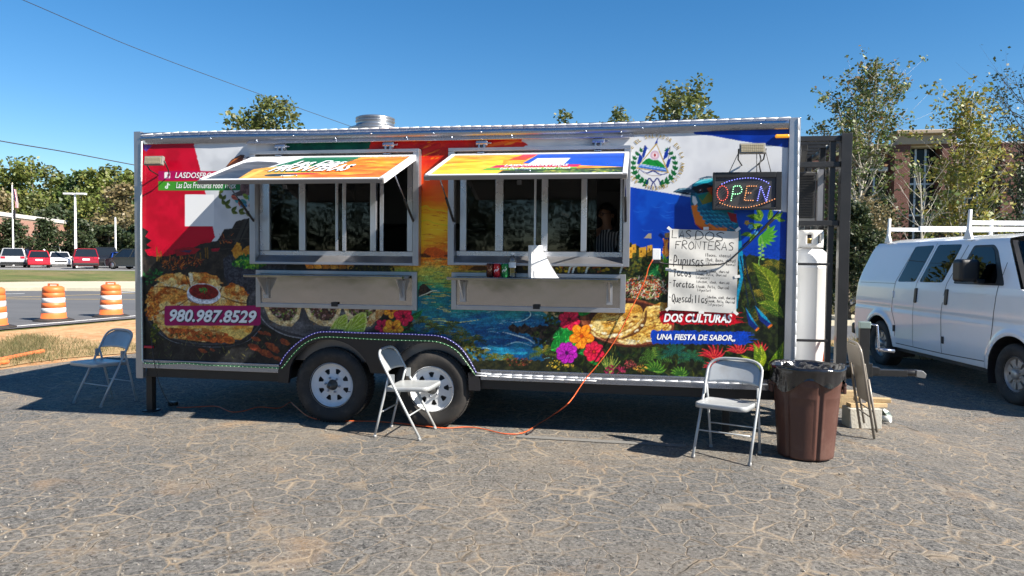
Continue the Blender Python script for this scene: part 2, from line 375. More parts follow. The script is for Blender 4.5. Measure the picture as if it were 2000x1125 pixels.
# verge between lot and street: clay, dry grass
sheet('dirt_verge', [(-9, -9), (-5.25, -2.5), (-3.6, 2.09), (-3.0, 4.0), (-2.2, 6.05), (0, 8.6), (4, 10.7), (10, 12), (12, 20), (2, 18.2), (-3, 15.5), (-5.8, 12.6), (-7.1, 9.83), (-7.7, 6.55), (-8.6, 2.3), (-12, -8)], -.012, M_dirt, .8)
gp = [xy(GT(*p)) for p in ((-60, 700), (0, 668), (40, 655), (90, 655), (160, 662), (200, 668), (262, 668), (300, 680), (262, 688), (120, 700), (0, 718))]
sheet('grass_patch', gp, .0, M_drygrass, .4, wob=.06)
# street
near = [(-14, -8), (-9.2, 2.2), (-8.05, 6.55), (-7.4, 9.83), (-6.1, 12.8), (-3.2, 15.8), (2, 18.6), (14, 22), (60, 34)]
kl = [xy(GT(px, py)) for px, py in ((-700, 566), (-200, 568), (0, 568), (130, 568), (265, 569), (420, 571), (600, 574))]
far = kl + [(0, 27), (14, 31), (60, 43)]
sheet('street', [(-60, -8)] + near + far[::-1], .0, M_road, 2.5, 'grey street passing behind the trailer')
def stripe(pts, w, m, name, off=.006):
    pts = [Vector((p[0], p[1], 0)) for p in pts]; vs = []; fs = []
    dense = []
    for i in range(len(pts) - 1):
        k = max(1, int((pts[i+1] - pts[i]).length / 1.5))
        for j in range(k): dense.append(pts[i].lerp(pts[i+1], j / k))
    dense.append(pts[-1])
    for i, p in enumerate(dense):
        t = (dense[min(i+1, len(dense)-1)] - dense[max(i-1, 0)]).normalized(); n = Vector((-t.y, t.x, 0)) * w / 2
        for q in (p - n, p + n): vs.append((q.x, q.y, T(q.x, q.y) + off))
    fs = [(2*i, 2*i+1, 2*i+3, 2*i+2) for i in range(len(dense) - 1)]
    me = bpy.data.meshes.new(name); me.from_pydata(vs, [], fs); me.materials.append(m); o = bpy.data.objects.new(name, me); COL.objects.link(o); o['kind'] = 'structure'; return o
stripe([xy(GT(*p)) for p in ((-300, 661), (0, 640), (130, 629), (265, 617), (420, 604))], .13, M_wht, 'road_line')
stripe([xy(GT(*p)) for p in ((-300, 584), (0, 584), (265, 585), (420, 586))], .14, M_yel, 'road_line')
stripe([xy(GT(*p)) for p in ((-80, 584), (0, 581.5), (265, 573), (420, 568.5))], .16, M_yel, 'road_line')
stripe([xy(GT(*p)) for p in ((-60, 575.5), (48, 573.5))], .2, M_wht, 'road_line')
stripe([xy(GT(*p)) for p in ((230, 572), (300, 568))], .2, M_wht, 'road_line')
# kerb and pavement on the far side of the street
n = len(kl); kb = [xy(GT(px, py)) for px, py in ((-700, 552), (-200, 555), (0, 556), (130, 554), (265, 552), (420, 552), (600, 552))]
mb = MB()
for i in range(n - 1):
    a, b = Vector(kl[i] + (0,)), Vector(kl[i+1] + (0,)); a2, b2 = Vector(kb[i] + (0,)), Vector(kb[i+1] + (0,))
    z = .13
    def v(p, h): return (p.x, p.y, T(p.x, p.y) + h)
    mb.add([v(a, -.02), v(b, -.02), v(b, z), v(a, z), v(b2, z), v(a2, z)], [(0, 1, 2, 3), (3, 2, 4, 5)], 0)
tag(mb.build('pavement', M_conc), 'pale concrete kerb and pavement across the street', kind='structure')
gl = [xy(GT(px, py)) for px, py in ((-700, 528), (-200, 530), (0, 530.5), (130, 532), (265, 533), (420, 534), (600, 536))]
sheet('grass_bank', [p for p in kb] + gl[::-1], .14, M_lawn, 3, 'mown grass bank between pavement and far car park')
lotfar = [xy(A(px, 500, 105)) for px in (-700, 0, 300, 700)]
sheet('far_car_park', gl + lotfar[::-1], .04, M_farlot, 6)
# right-hand strip behind the van
kw = [xy(GT(px, py)) for px, py in ((1560, 664), (1660, 664), (1800, 672), (1930, 676))]
sheet('weed_strip', [xy(p) for p in kr] + [(40, 6.7), (40, 9.3)] + kw[::-1], .0, M_drygrass, .8)
k2 = [xy(GT(px, py)) for px, py in ((1500, 637), (1660, 636), (1800, 637), (2050, 640))]
k3 = [xy(GT(px, py)) for px, py in ((1500, 624), (1660, 622), (1800, 622), (2050, 624))]
sheet('back_drive', kw + k2[::-1], .0, M_road, 2)
mb = MB()
for i in range(3):
    a, b, a2, b2 = [Vector(q + (0,)) for q in (k2[i], k2[i+1], k3[i], k3[i+1])]
    mb.add([v(a, -.02), v(b, -.02), v(b, .13), v(a, .13), v(b2, .13), v(a2, .13)], [(0, 1, 2, 3), (3, 2, 4, 5)], 0)
tag(mb.build('kerb', M_conc), kind='structure')
mb = MB()
for i in range(3):
    a, b = kr[i], kr[i+1]
    t = (b - a).normalized(); nn = Vector((-t.y, t.x, 0)) * .16
    mb.add([v(a, -.02), v(b, -.02), v(b, .1), v(a, .1), v(b + nn, .1), v(a + nn, .1), v(b + nn, -.02), v(a + nn, -.02)], [(0, 1, 2, 3), (3, 2, 4, 5), (5, 4, 6, 7)], 0)
tag(mb.build('kerb', M_conc), kind='structure')

# loose grit lying on the lot
rg_ = np.random.RandomState(8); mb = MB()
for _ in range(900):
    g = GT(rg_.uniform(-40, 2040), 830 + 295 * rg_.rand() ** .8, 2); r_ = .003 + .008 * rg_.rand() ** 3; a = rg_.rand(3) * 6.28; q = Euler(a).to_matrix()
    if g.y > .2 and 0 < g.x < 6.2: continue
    mb.add([g + q @ Vector(v) * r_ + Vector((0, 0, r_ * .4)) for v in ((1.2,0,0),(-1,.2,0),(0,1,0),(.1,-1,0),(0,0,.7),(.1,0,-.7))], [(0,2,4),(2,1,4),(1,3,4),(3,0,4),(2,0,5),(1,2,5),(3,1,5),(0,3,5)])
tag(mb.build('gravel', mat('pale grit', (.24, .22, .19, 1), .9, 0, .35, 3)), 'loose pale grit scattered over the asphalt lot', kind='stuff')
# grass blades and weeds (nobody could count them)
def blades(name, spots, h, w, m, label):
    n = len(spots); vs = np.zeros((n * 3, 3)); rng = np.random.RandomState(3)
    s = np.array(spots); a = rng.rand(n) * 6.283; hh = h * (.4 + rng.rand(n)); lean = rng.randn(n, 2) * .45 * hh[:, None]
    dx = np.cos(a) * w; dy = np.sin(a) * w
    vs[0::3] = s + np.stack([-dx, -dy, 0 * dx], 1); vs[1::3] = s + np.stack([dx, dy, 0 * dx], 1); vs[2::3] = s + np.stack([lean[:, 0], lean[:, 1], hh], 1)
    me = bpy.data.meshes.new(name); me.from_pydata(vs.tolist(), [], np.arange(n * 3).reshape(-1, 3).tolist()); me.materials.append(m)
    o = bpy.data.objects.new(name, me); COL.objects.link(o); tag(o, label, kind='stuff'); return o
M_blade = leaf_mat('grass blades', [(.05, .07, .02, 1), (.10, .11, .03, 1), (.22, .17, .08, 1), (.33, .25, .13, 1), (.08, .10, .03, 1)], .7)
def scatter(pxpoly, n, clump=.25):
    out = []; xs = [p[0] for p in pxpoly]; ys = [p[1] for p in pxpoly]
    while len(out) < n:
        x, y = random.uniform(min(xs), max(xs)), random.uniform(min(ys), max(ys))
        if not inpoly(x, y, pxpoly): continue
        g = GT(x, y, 3)
        for _ in range(random.randint(3, 14)):
            q = Vector((g.x + random.gauss(0, clump), g.y + random.gauss(0, clump), 0)); out.append((q.x, q.y, T(q.x, q.y)))
    return out
sp = scatter([(-60, 690), (0, 668), (40, 652), (90, 655), (160, 668), (270, 672), (300, 684), (140, 698), (20, 715), (-60, 725)], 3800, .12) + scatter([(-20, 690), (30, 664), (60, 652), (95, 672), (60, 700), (-20, 712)], 5000, .1)
blades('dry_grass', sp, .075, .004, M_blade, 'dry and green grass tufts on the clay verge')
sp = scatter([(1630, 688), (1665, 666), (1935, 678), (1935, 702), (1800, 700)], 5000, .2) + scatter([(1635, 618), (1670, 618), (1670, 600), (1635, 600)], 2500, .4)
blades('weeds', sp, .16, .008, M_blade, 'green and yellow weeds along the kerb behind the van')
# ------------------------------------------------------------------ printed artwork (painted stroke by stroke into a colour field)
class Canvas:
    def __init__(s, x0, y0, x1, y1, S=2, seed=1):
        s.x0, s.y0, s.S = x0, y0, S; s.w = int((x1 - x0) * S); s.h = int((y1 - y0) * S)
        s.a = np.zeros((s.h, s.w, 3), np.float32); s.rng = np.random.RandomState(seed); s.nz = {}
    def noise(s, cell, stretch=1.0):
        k = (cell, stretch)
        if k not in s.nz:
            tot = np.zeros((s.h, s.w), np.float32); amp = 1; nrm = 0
            for o in range(4):
                cy = max(2.0, cell * s.S / 2 ** o); cx = cy * stretch
                gh, gw = int(s.h / cy) + 3, int(s.w / cx) + 3; g = s.rng.rand(gh, gw).astype(np.float32)
                yy = np.arange(s.h) / cy; xx = np.arange(s.w) / cx; yi = yy.astype(int); xi = xx.astype(int); fy = (yy - yi)[:, None]; fx = (xx - xi)[None]
                fy = fy * fy * (3 - 2 * fy); fx = fx * fx * (3 - 2 * fx)
                v = (g[yi][:, xi] * (1-fx) + g[yi][:, xi+1] * fx) * (1-fy) + (g[yi+1][:, xi] * (1-fx) + g[yi+1][:, xi+1] * fx) * fy
                tot += v * amp; nrm += amp; amp *= .55
            t = tot / nrm; s.nz[k] = np.clip((t - .5) * 2.2 + .5, 0, 1)
        return s.nz[k]
    def poly(s, pts, col, a=1.0, rag=0, rstep=3):
        pts = np.array(pts, float)
        if rag:
            out = []
            for i in range(len(pts)):
                p, q = pts[i], pts[(i+1) % len(pts)]; k = max(1, int(np.hypot(*(q - p)) / rstep))
                for j in range(k): out.append(p + (q - p) * j / k + (s.rng.randn(2) * rag if j or True else 0))
            pts = np.array(out)
        X = (pts[:, 0] - s.x0) * s.S; Y = (pts[:, 1] - s.y0) * s.S
        i0, i1 = max(0, int(X.min())), min(s.w, int(X.max()) + 2); j0, j1 = max(0, int(Y.min())), min(s.h, int(Y.max()) + 2)
        if i1 <= i0 or j1 <= j0: return
        gx = np.arange(i0, i1) + .5; gy = np.arange(j0, j1) + .5
        m = np.zeros((j1 - j0, i1 - i0), bool); n = len(X)
        for i in range(n):
            xa, ya, xb, yb = X[i], Y[i], X[i-1], Y[i-1]
            if ya == yb: continue
            r = (gy >= min(ya, yb)) & (gy < max(ya, yb))
            if not r.any(): continue
            xc = xa + (gy[r] - ya) * (xb - xa) / (yb - ya); m[r] ^= gx[None] < xc[:, None]
        if not m.any(): return
        s.fill(m, i0, i1, j0, j1, col, a)
    def fill(s, m, i0, i1, j0, j1, col, a):
        reg = s.a[j0:j1, i0:i1]
        if callable(col):
            Xp = s.x0 + (np.arange(i0, i1)[None] + .5) / s.S; Yp = s.y0 + (np.arange(j0, j1)[:, None] + .5) / s.S
            c = col(np.broadcast_to(Xp, m.shape), np.broadcast_to(Yp, m.shape), (slice(j0, j1), slice(i0, i1)))
            al = a
            if isinstance(c, tuple): c, al = c; al = (al * a)[..., None][m]
            reg[m] = reg[m] * (1 - al) + c[m] * al
        else: reg[m] = reg[m] * (1 - a) + np.array(col, np.float32) * a
    def ell(s, cx, cy, rx, ry, col, a=1.0, rot=0, rag=0, n=40, t0=0, t1=360):
        t = np.radians(np.linspace(t0, t1, n, endpoint=(t1 - t0) < 360)); r = R(rot)
        x = rx * np.cos(t); y = ry * np.sin(t); s.poly(np.stack([cx + x * math.cos(r) - y * math.sin(r), cy + x * math.sin(r) + y * math.cos(r)], 1), col, a, rag)
    def stroke(s, pts, w, col, a=1.0):
        p = np.array(pts, float); n = len(p); ws = np.interp(np.linspace(0, 1, n), np.linspace(0, 1, len(w)), w) if isinstance(w, (list, tuple)) else np.full(n, w)
        t = np.gradient(p, axis=0); t /= np.maximum(1e-6, np.hypot(t[:, 0], t[:, 1]))[:, None]; nn = np.stack([-t[:, 1], t[:, 0]], 1) * ws[:, None] / 2
        s.poly(np.concatenate([p + nn, (p - nn)[::-1]]), col, a)
    def curve(s, pts, w, col, a=1.0, n=24):
        s.stroke(spline(pts, n), w, col, a)
    def leaf(s, x, y, L, W, ang, col, vein=None, col2=None, ribs=0):
        a = R(ang); t = np.linspace(0, 1, 12); prof = np.sin(np.pi * t ** .8) * W / 2; dx, dy = math.cos(a), math.sin(a)
        bend = L * .12 * np.sin(np.pi * t); px_ = x + dx * t * L - dy * bend; py_ = y + dy * t * L + dx * bend
        up = np.stack([px_ - dy * prof, py_ + dx * prof], 1); dn = np.stack([px_ + dy * prof, py_ - dx * prof], 1); mid = np.stack([px_, py_], 1)
        s.poly(np.concatenate([up, dn[::-1]]), col)
        if col2 is not None: s.poly(np.concatenate([mid, dn[::-1]]), col2)
        if ribs:
            for k in range(ribs):
                i = 1 + int(k * 10 / ribs)
                for e in (up, dn): s.stroke([mid[i], e[min(11, i + 2)]], [.8, .3], vein, .8)
        if vein is not None: s.stroke(mid, [1.2, .4], vein)
    def flower(s, x, y, r, n, col, dark, ctr, sq=1.0):
        for k in range(n):
            a = 2 * math.pi * k / n + .3; cx, cy = x + math.cos(a) * r * .56, y + math.sin(a) * r * .56 * sq
            s.ell(cx, cy, r * .50, r * .40, dark, 1, math.degrees(a)); s.ell(cx, cy, r * .46, r * .36, col, 1, math.degrees(a))
            s.stroke([(x, y), (x + math.cos(a) * r * .8, y + math.sin(a) * r * .8 * sq)], [2, .5], dark, .7)
            s.ell(x + math.cos(a + .25) * r * .7, y + math.sin(a + .25) * r * .7 * sq, r * .16, r * .1, np.clip(np.array(col) * 1.35 + 14, 0, 255), .6, math.degrees(a))
        s.ell(x, y, r * .2, r * .2, dark); s.ell(x, y, r * .12, r * .12, ctr)
    def palm(s, x, y, r, cols, n=9, drop=.35, th=1.0):
        for k in range(n):
            a = -math.pi * (.02 + .96 * k / (n - 1)) + s.rng.randn() * .12; q = [(x + math.cos(a) * r * t, y + math.sin(a) * r * t + drop * r * t * t) for t in np.linspace(0, 1, 7)]
            c = cols[s.rng.randint(len(cols))]
            for i in range(1, 7):
                for sd in (-1, 1):
                    b = a + sd * .95; l = r * .3 * (1 - .5 * i / 7)
                    s.stroke([q[i], (q[i][0] + math.cos(b) * l, q[i][1] + math.sin(b) * l + l * .4)], [1.5 * th, .3], c)
            s.stroke(q, [1.4 * th, .5], np.array(c) * .8)
    def brushleaf(s, x0, x1, y0, y1, n, cols, L=(6, 16), W=.28, ang=(-150, -30)):
        for _ in range(n):
            c = np.array(cols[s.rng.randint(len(cols))]) * s.rng.uniform(.75, 1.15); l = s.rng.uniform(*L)
            s.leaf(s.rng.uniform(x0, x1), s.rng.uniform(y0, y1), l, l * W * s.rng.uniform(.7, 1.3), s.rng.uniform(*ang), c, c * 1.3, c * .7)
    def shrub(s, x, y, rx, ry, n, cols, d=(1.2, 3)):
        for _ in range(n):
            t = s.rng.rand() * 6.28; q = math.sqrt(s.rng.rand()); u = x + math.cos(t) * q * rx; v = y + math.sin(t) * q * ry; e = s.rng.uniform(*d)
            c = np.array(cols[s.rng.randint(len(cols))]) * s.rng.uniform(.7, 1.2); s.ell(u, v, e, e * .6, c, .9, s.rng.rand() * 180, n=7)
def spline(pts, n=24):
    p = np.array(pts, float); k = len(p)
    if k < 3: return p[0] + (p[-1] - p[0]) * np.linspace(0, 1, n)[:, None]
    out = []
    for t in np.linspace(0, k - 1, n):
        i = min(int(t), k - 2); f = t - i; a, b, c, d = p[max(i-1, 0)], p[i], p[i+1], p[min(i+2, k-1)]
        out.append(.5 * ((2*b) + (c-a)*f + (2*a-5*b+4*c-d)*f*f + (3*b-a-3*c+d)*f**3))
    return np.array(out)
def A_(c): return np.array(c, np.float32)

def paint_mural():
    cv = Canvas(255, 215, 1572, 780, 2, 5); rng = cv.rng
    def blend(c1, c2, cell, lo=.3, hi=.7, stretch=1):
        nz = cv.noise(cell, stretch)
        def f(X, Y, sl):
            t = np.clip((nz[sl] - lo) / (hi - lo), 0, 1)[..., None]; return A_(c1) * (1 - t) + A_(c2) * t
        return f
    def vgrad(stops, cell=0, amp=0, stretch=1):
        ys = [q[0] for q in stops]; cs = np.array([q[1] for q in stops], float); nz = cv.noise(cell, stretch) if cell else None
        def f(X, Y, sl):
            yy = Y + ((nz[sl] - .5) * amp if cell else 0); return np.stack([np.interp(yy, ys, cs[:, i]) for i in range(3)], -1).astype(np.float32)
        return f
    full = [(255, 215), (1572, 215), (1572, 780), (255, 780)]
    cv.poly(full, blend((20, 22, 22), (38, 40, 34), 12))
    # ---- left half: flag of red, white and green behind the pyramid
    cv.poly([(255, 215), (900, 215), (900, 320), (255, 420)], (206, 209, 214))
    cv.poly([(376, 250), (560, 250), (560, 330), (500, 425), (470, 440), (440, 462), (415, 475), (390, 400)], blend((210, 213, 218), (190, 194, 200), 60))
    cv.poly([(500, 250), (560, 280), (575, 330), (500, 430)], (172, 172, 176), .35)
    red = [(255, 262), (377, 270), (379, 285), (396, 350), (402, 380), (420, 463), (413, 474), (392, 476), (384, 482), (350, 492), (330, 500), (303, 502), (288, 498), (283, 488), (295, 484), (285, 478), (296, 470), (284, 462), (290, 452), (281, 446), (255, 440)]
    cv.poly(red, blend((196, 8, 44), (176, 6, 36), 40), rag=.5, rstep=5)
    cv.poly([(280, 282), (297, 284), (286, 296), (280, 292)], (86, 50, 140))
    cv.poly([(553, 260), (732, 260), (735, 286), (722, 295), (733, 302), (720, 312), (560, 320), (562, 300)], blend((4, 84, 62), (0, 66, 52), 30))
    # ---- sunset column
    def sunset(X, Y, sl):
        nz = cv.noise(10, 5)[sl]; n2 = cv.noise(40, 2)[sl]; y = Y + (nz - .5) * 26 + (n2 - .5) * 30
        st = [(255, (196, 16, 18)), (300, (206, 32, 20)), (335, (222, 62, 18)), (370, (232, 98, 18)), (400, (238, 140, 20)), (430, (246, 186, 28)), (458, (252, 204, 40)), (478, (246, 160, 30)), (492, (236, 120, 26)), (502, (232, 150, 50)), (520, (222, 180, 70)), (545, (170, 176, 70)), (570, (60, 150, 110)), (600, (18, 112, 130)), (650, (14, 88, 130)), (720, (12, 66, 104))]
        return np.stack([np.interp(y, [q[0] for q in st], [q[1][i] for q in st]) for i in range(3)], -1).astype(np.float32)
    cv.poly([(728, 250), (1035, 250), (1000, 300), (1000, 520), (1060, 600), (1060, 740), (830, 740), (800, 600), (760, 600), (760, 520), (735, 320), (722, 296)], sunset, rag=1.5)
    for q in range(6):
        y = 288 + q * 4; cv.curve([(722 - 4 * (q % 2), y), (745, y - 2), (790, y - 4)], [3, 6, 3], (198, 26, 20))
    for _ in range(70):
        x, y = rng.uniform(800, 960), rng.uniform(272, 312); l = rng.uniform(6, 26); c = [(240, 138, 22), (226, 92, 18), (180, 14, 14)][rng.randint(3)]
        cv.curve([(x, y), (x + l * .5, y - l * .2), (x + l, y - l * .35)], [.6, rng.uniform(1, 4), .4], c, .8)
    for _ in range(46):
        x, y = rng.uniform(816, 884), rng.uniform(395, 490); l = rng.uniform(8, 30); c = [(255, 226, 90), (222, 120, 16), (250, 190, 40), (200, 90, 14)][rng.randint(4)]
        cv.curve([(x, y), (x + l * .5, y + rng.uniform(-2, 2)), (x + l, y + 2)], [.4, rng.uniform(.8, 2), .3], c, .75)
    cv.curve([(820, 406), (832, 402), (842, 409), (862, 411), (884, 417)], 1.2, (220, 214, 40)); cv.curve([(820, 433), (835, 430), (850, 436), (884, 442)], 1.2, (214, 206, 40))
    cv.poly([(820, 500), (835, 484), (850, 482), (866, 490), (884, 496), (884, 503), (820, 503)], (214, 84, 20), .9)
    cv.poly([(820, 496), (830, 495), (842, 500), (840, 503), (820, 502)], (96, 50, 20)); cv.poly([(866, 499), (884, 495), (884, 502), (866, 501)], (110, 56, 22))
    # red brush with torn right edge, white field of the other flag
    cv.poly([(1000, 240), (1572, 240), (1572, 330), (1572, 425), (1200, 368), (1010, 330)], blend((212, 214, 218), (198, 200, 206), 70))
    cv.poly([(860, 250), (1008, 250), (1020, 276), (1032, 284), (1022, 287), (1038, 294), (1034, 300), (1020, 298), (1036, 306), (860, 320)], blend((196, 20, 20), (214, 44, 20), 14, stretch=3), rag=.7)
    cv.poly([(977, 293), (1000, 297), (1016, 304), (990, 306)], (206, 200, 204)); cv.curve([(905, 300), (940, 288), (1000, 276), (1020, 278)], [1, 7, 2], (232, 96, 24)); cv.curve([(985, 283), (1010, 276)], [2, 5, 1], (238, 130, 26))
    # ---- blue flag bands
    cv.poly([(1352, 240), (1572, 240), (1572, 294), (1540, 289), (1450, 276), (1390, 265), (1356, 262)], blend((8, 54, 160), (4, 44, 140), 30))
    cv.poly([(1200, 362), (1230, 365), (1320, 380), (1400, 394), (1540, 415), (1572, 420), (1572, 520), (1200, 520)], blend((8, 70, 178), (4, 54, 158), 40))
    for _ in range(10):
        x, y = rng.uniform(1235, 1370), rng.uniform(385, 455); cv.curve([(x, y), (x + 8, y + 5), (x + 24, y + 3)], [.3, 1.5, .3], (44, 104, 200), .6)
    # ---- coat of arms
    ex, ey = 1277, 322
    gold = (176, 146, 66)
    for sd in (-1, 1):
        for k in range(9):
            a = math.pi / 2 + sd * (.28 + k * .265); x, y = ex + 41 * math.cos(a), ey + 1 + 38 * math.sin(a)
            for q in (-1, 0, 1):
                cv.leaf(x, y, 12 - k * .55, 6.5 - k * .35, math.degrees(a + sd * math.pi / 2) + q * 38, (12, 112, 52), (4, 64, 30), (8, 90, 42))
    cv.curve([(1262, 360), (1268, 348), (1276, 356), (1284, 348), (1290, 360)], 2.4, (20, 34, 110)); cv.curve([(1276, 354), (1270, 370)], 2, (20, 34, 110)); cv.curve([(1276, 354), (1283, 370)], 2, (20, 34, 110))
    for (x0, y0, x1, y1) in ((1259, 284, 1246, 338), (1309, 286, 1302, 338), (1258, 284, 1270, 306), (1309, 287, 1288, 316), (1285, 268, 1278, 292)):
        cv.stroke([(x0, y0), (x1, y1)], 1, (60, 50, 40))
    for pts in (((1260, 283), (1266, 291), (1258, 310), (1254, 304)), ((1249, 300), (1256, 308), (1250, 322), (1244, 320)), ((1307, 288), (1296, 300), (1294, 314), (1304, 306)), ((1312, 307), (1304, 312), (1298, 332), (1306, 326)), ((1285, 270), (1279, 280), (1280, 286), (1284, 280))):
        cv.poly(pts, (18, 52, 148))
    for pts in (((1264, 290), (1269, 297), (1262, 312), (1258, 308)), ((1298, 298), (1291, 304), (1290, 316), (1295, 313))): cv.poly(pts, (232, 234, 240))
    tri = [(1282, 283), (1245, 327), (1303, 336)]
    cv.poly([(1282, 279), (1242, 329), (1307, 338)], gold); cv.poly(tri, (222, 224, 230))
    cv.ell(1279, 303, 9, 9, (196, 170, 190)); cv.ell(1279, 303, 6, 6, (222, 180, 190)); cv.ell(1279, 303, 4, 4, (236, 236, 236)); cv.ell(1279, 303, 2.3, 3, (160, 30, 40))
    cv.poly([(1252, 320), (1262, 311), (1268, 309), (1276, 313), (1284, 312), (1292, 318), (1297, 322), (1299, 328)], (20, 130, 50)); cv.stroke([(1262, 312), (1268, 322)], 1, (6, 80, 30)); cv.stroke([(1278, 314), (1286, 324)], 1, (6, 80, 30))
    cv.poly([(1250, 321), (1300, 328), (1303, 336), (1246, 327)], (60, 120, 200)); cv.stroke([(1250, 323), (1300, 331)], 1, (200, 220, 240)); cv.stroke([(1249, 326), (1300, 334)], .8, (20, 60, 150))
    cv.curve([(1248, 330), (1262, 338), (1276, 334), (1290, 341), (1304, 338)], [1, 3, 1], (20, 40, 120)); cv.curve([(1256, 337), (1272, 343), (1290, 343)], 2.5, (206, 206, 206)); cv.curve([(1256, 337), (1272, 343), (1290, 343)], .7, (120, 100, 100))
    # ---- dark left lower scene: stepped pyramid, cactus, ember light
    cv.poly([(255, 500), (300, 502), (340, 500), (390, 478), (425, 470), (438, 448), (453, 446), (461, 432), (478, 428), (496, 424), (560, 424), (560, 560), (255, 560)], blend((34, 32, 32), (52, 46, 42), 9), rag=.4)
    cv.poly([(478, 428), (497, 424), (470, 472), (456, 476)], (58, 54, 52)); cv.stroke([(486, 426), (466, 474)], 2, (24, 22, 22)); cv.stroke([(425, 470), (500, 464)], 1.5, (64, 58, 54)); cv.stroke([(440, 448), (500, 443)], 1.2, (64, 58, 54)); cv.stroke([(415, 488), (500, 482)], 1.2, (60, 54, 50))
    for x in (391, 401, 405, 310, 306, 314):
        h = rng.uniform(20, 34); cv.stroke([(x, 478 + rng.rand() * 20), (x + 1, 478 + h)], [2, 3, 2], (122, 88, 24))
    for (x, y, rx, n) in ((372, 508, 24, 60), (340, 512, 20, 40), (330, 506, 14, 20), (440, 465, 14, 16)):
        for _ in range(n):
            a, l = rng.uniform(-170, -10), rng.uniform(4, 13); u, w = x + rng.uniform(-rx, rx), y + rng.uniform(-6, 16); c = [(170, 84, 26), (120, 40, 28), (200, 110, 40), (70, 30, 24)][rng.randint(4)]
            cv.stroke([(u, w), (u + math.cos(R(a)) * l, w + math.sin(R(a)) * l)], [1.6, .3], c)
    cv.poly([(340, 488), (370, 482), (392, 486), (380, 496), (345, 500)], (150, 24, 36)); cv.poly([(350, 490), (375, 488), (370, 494)], (70, 50, 80)); cv.poly([(412, 486), (430, 484), (426, 491), (414, 491)], (150, 24, 44))
    for _ in range(60):
        cv.leaf(rng.uniform(276, 316), rng.uniform(530, 556), rng.uniform(4, 9), 3, rng.uniform(180, 360), [(30, 96, 40), (18, 64, 34), (44, 120, 60)][rng.randint(3)])
    # molcajete with chips and lettuce
    cv.poly([(436, 506), (450, 496), (470, 500), (560, 500), (560, 590), (490, 600), (450, 570), (438, 540)], blend((42, 44, 54), (64, 66, 76), 3))
    for pts in (((452, 490), (462, 474), (470, 476), (474, 500), (460, 506)), ((466, 498), (482, 480), (500, 476), (500, 504), (470, 508))): cv.poly(pts, blend((214, 156, 56), (176, 112, 34), 5), rag=.6)
    cv.shrub(486, 514, 32, 10, 160, [(96, 160, 40), (60, 130, 36), (136, 190, 60), (20, 90, 50)], (2, 4.5)); cv.shrub(480, 502, 14, 5, 30, [(16, 90, 60), (40, 120, 60)], (2, 4))
    for x in range(596, 690, 16): cv.poly([(x, 515), (x + 14, 515), (x + 18, 524), (x + 3, 526)], [(214, 150, 60), (190, 120, 44)][(x // 16) % 2])
    cv.shrub(728, 524, 46, 7, 120, [(30, 34, 22), (90, 80, 24), (50, 60, 30)], (1.5, 4)); cv.stroke([(560, 524), (690, 528)], 2, (36, 40, 46))
    # ---- plate of quesadilla wedges
    cv.ell(397, 618, 116, 62, (34, 36, 40), 1, 4); cv.ell(397, 616, 113, 58, (58, 60, 66), 1, 4); cv.ell(397, 615, 110, 55, (28, 29, 32), 1, 4)
    def grill(c1=(222, 150, 66), c2=(178, 84, 24), c3=(240, 206, 130)):
        n1, n2 = cv.noise(7, 2.5), cv.noise(16)
        def f(X, Y, sl):
            t = np.clip((n1[sl] - .35) / .4, 0, 1)[..., None]; u = np.clip((n2[sl] - .45) / .4, 0, 1)[..., None]; k = cv.noise(2.5)[sl][..., None]
            c = A_(c1) * (1 - t) + A_(c2) * t; c = c * (1 - u) + A_(c3) * u * .9 + c * u * .1; return c * (.82 + .34 * k) * (1 - .35 * np.clip((k - .72) * 6, 0, 1) * t)
        return f
    wed = [[(300, 548), (318, 536), (352, 533), (368, 540), (374, 556), (340, 556)], [(368, 532), (400, 533), (424, 540), (437, 554), (410, 558), (386, 552), (374, 552)],
           [(287, 575), (296, 560), (320, 558), (356, 566), (374, 580), (350, 590), (320, 602), (296, 616), (288, 600)], [(430, 576), (440, 560), (452, 551), (474, 560), (490, 580), (494, 592), (460, 586)], [(410, 596), (430, 584), (470, 590), (500, 596), (498, 612), (440, 606)]]
    cv.poly([(286, 590), (300, 566), (340, 560), (450, 560), (496, 590), (500, 625), (470, 650), (400, 668), (330, 660), (300, 630)], blend((214, 180, 116), (168, 104, 44), 8))
    for w in wed:
        lo = [(x, y + 11) for x, y in w]; cv.poly(lo, blend((236, 220, 176), (206, 160, 84), 5), rag=.5); cv.poly(w, grill(), rag=.8)
    for q in (((372, 562), (366, 548), (362, 536)), ((376, 578), (350, 596), (322, 604), (298, 618)), ((430, 578), (462, 590), (494, 594)), ((300, 560), (340, 562), (374, 572)), ((437, 555), (430, 568), (428, 576))): cv.curve(q, [1, 3.4, 1], (96, 52, 22), .75)
    cv.poly([(372, 556), (378, 548), (376, 534), (368, 533)], (238, 226, 190))
    cv.shrub(298, 600, 14, 26, 110, [(206, 110, 36), (224, 150, 60), (160, 70, 24)], (2, 4))
    # salsa bowl
    cv.ell(398, 577, 33, 17, (150, 152, 160)); cv.ell(398, 574, 33, 20, (222, 222, 226), 1, 6); cv.ell(398, 571, 31, 17.5, (204, 206, 212), 1, 6); cv.ell(398, 570, 29, 15, blend((136, 30, 30), (108, 22, 24), 4), 1, 6)
    cv.shrub(397, 567, 7, 5, 26, [(44, 110, 40), (70, 140, 50)], (1.5, 3))
    # lower roll
    cv.poly([(310, 622), (330, 632), (440, 636), (498, 630), (490, 650), (470, 664), (452, 662), (440, 650), (400, 640), (340, 646), (318, 640)], blend((236, 196, 104), (222, 150, 60), 9, stretch=3))
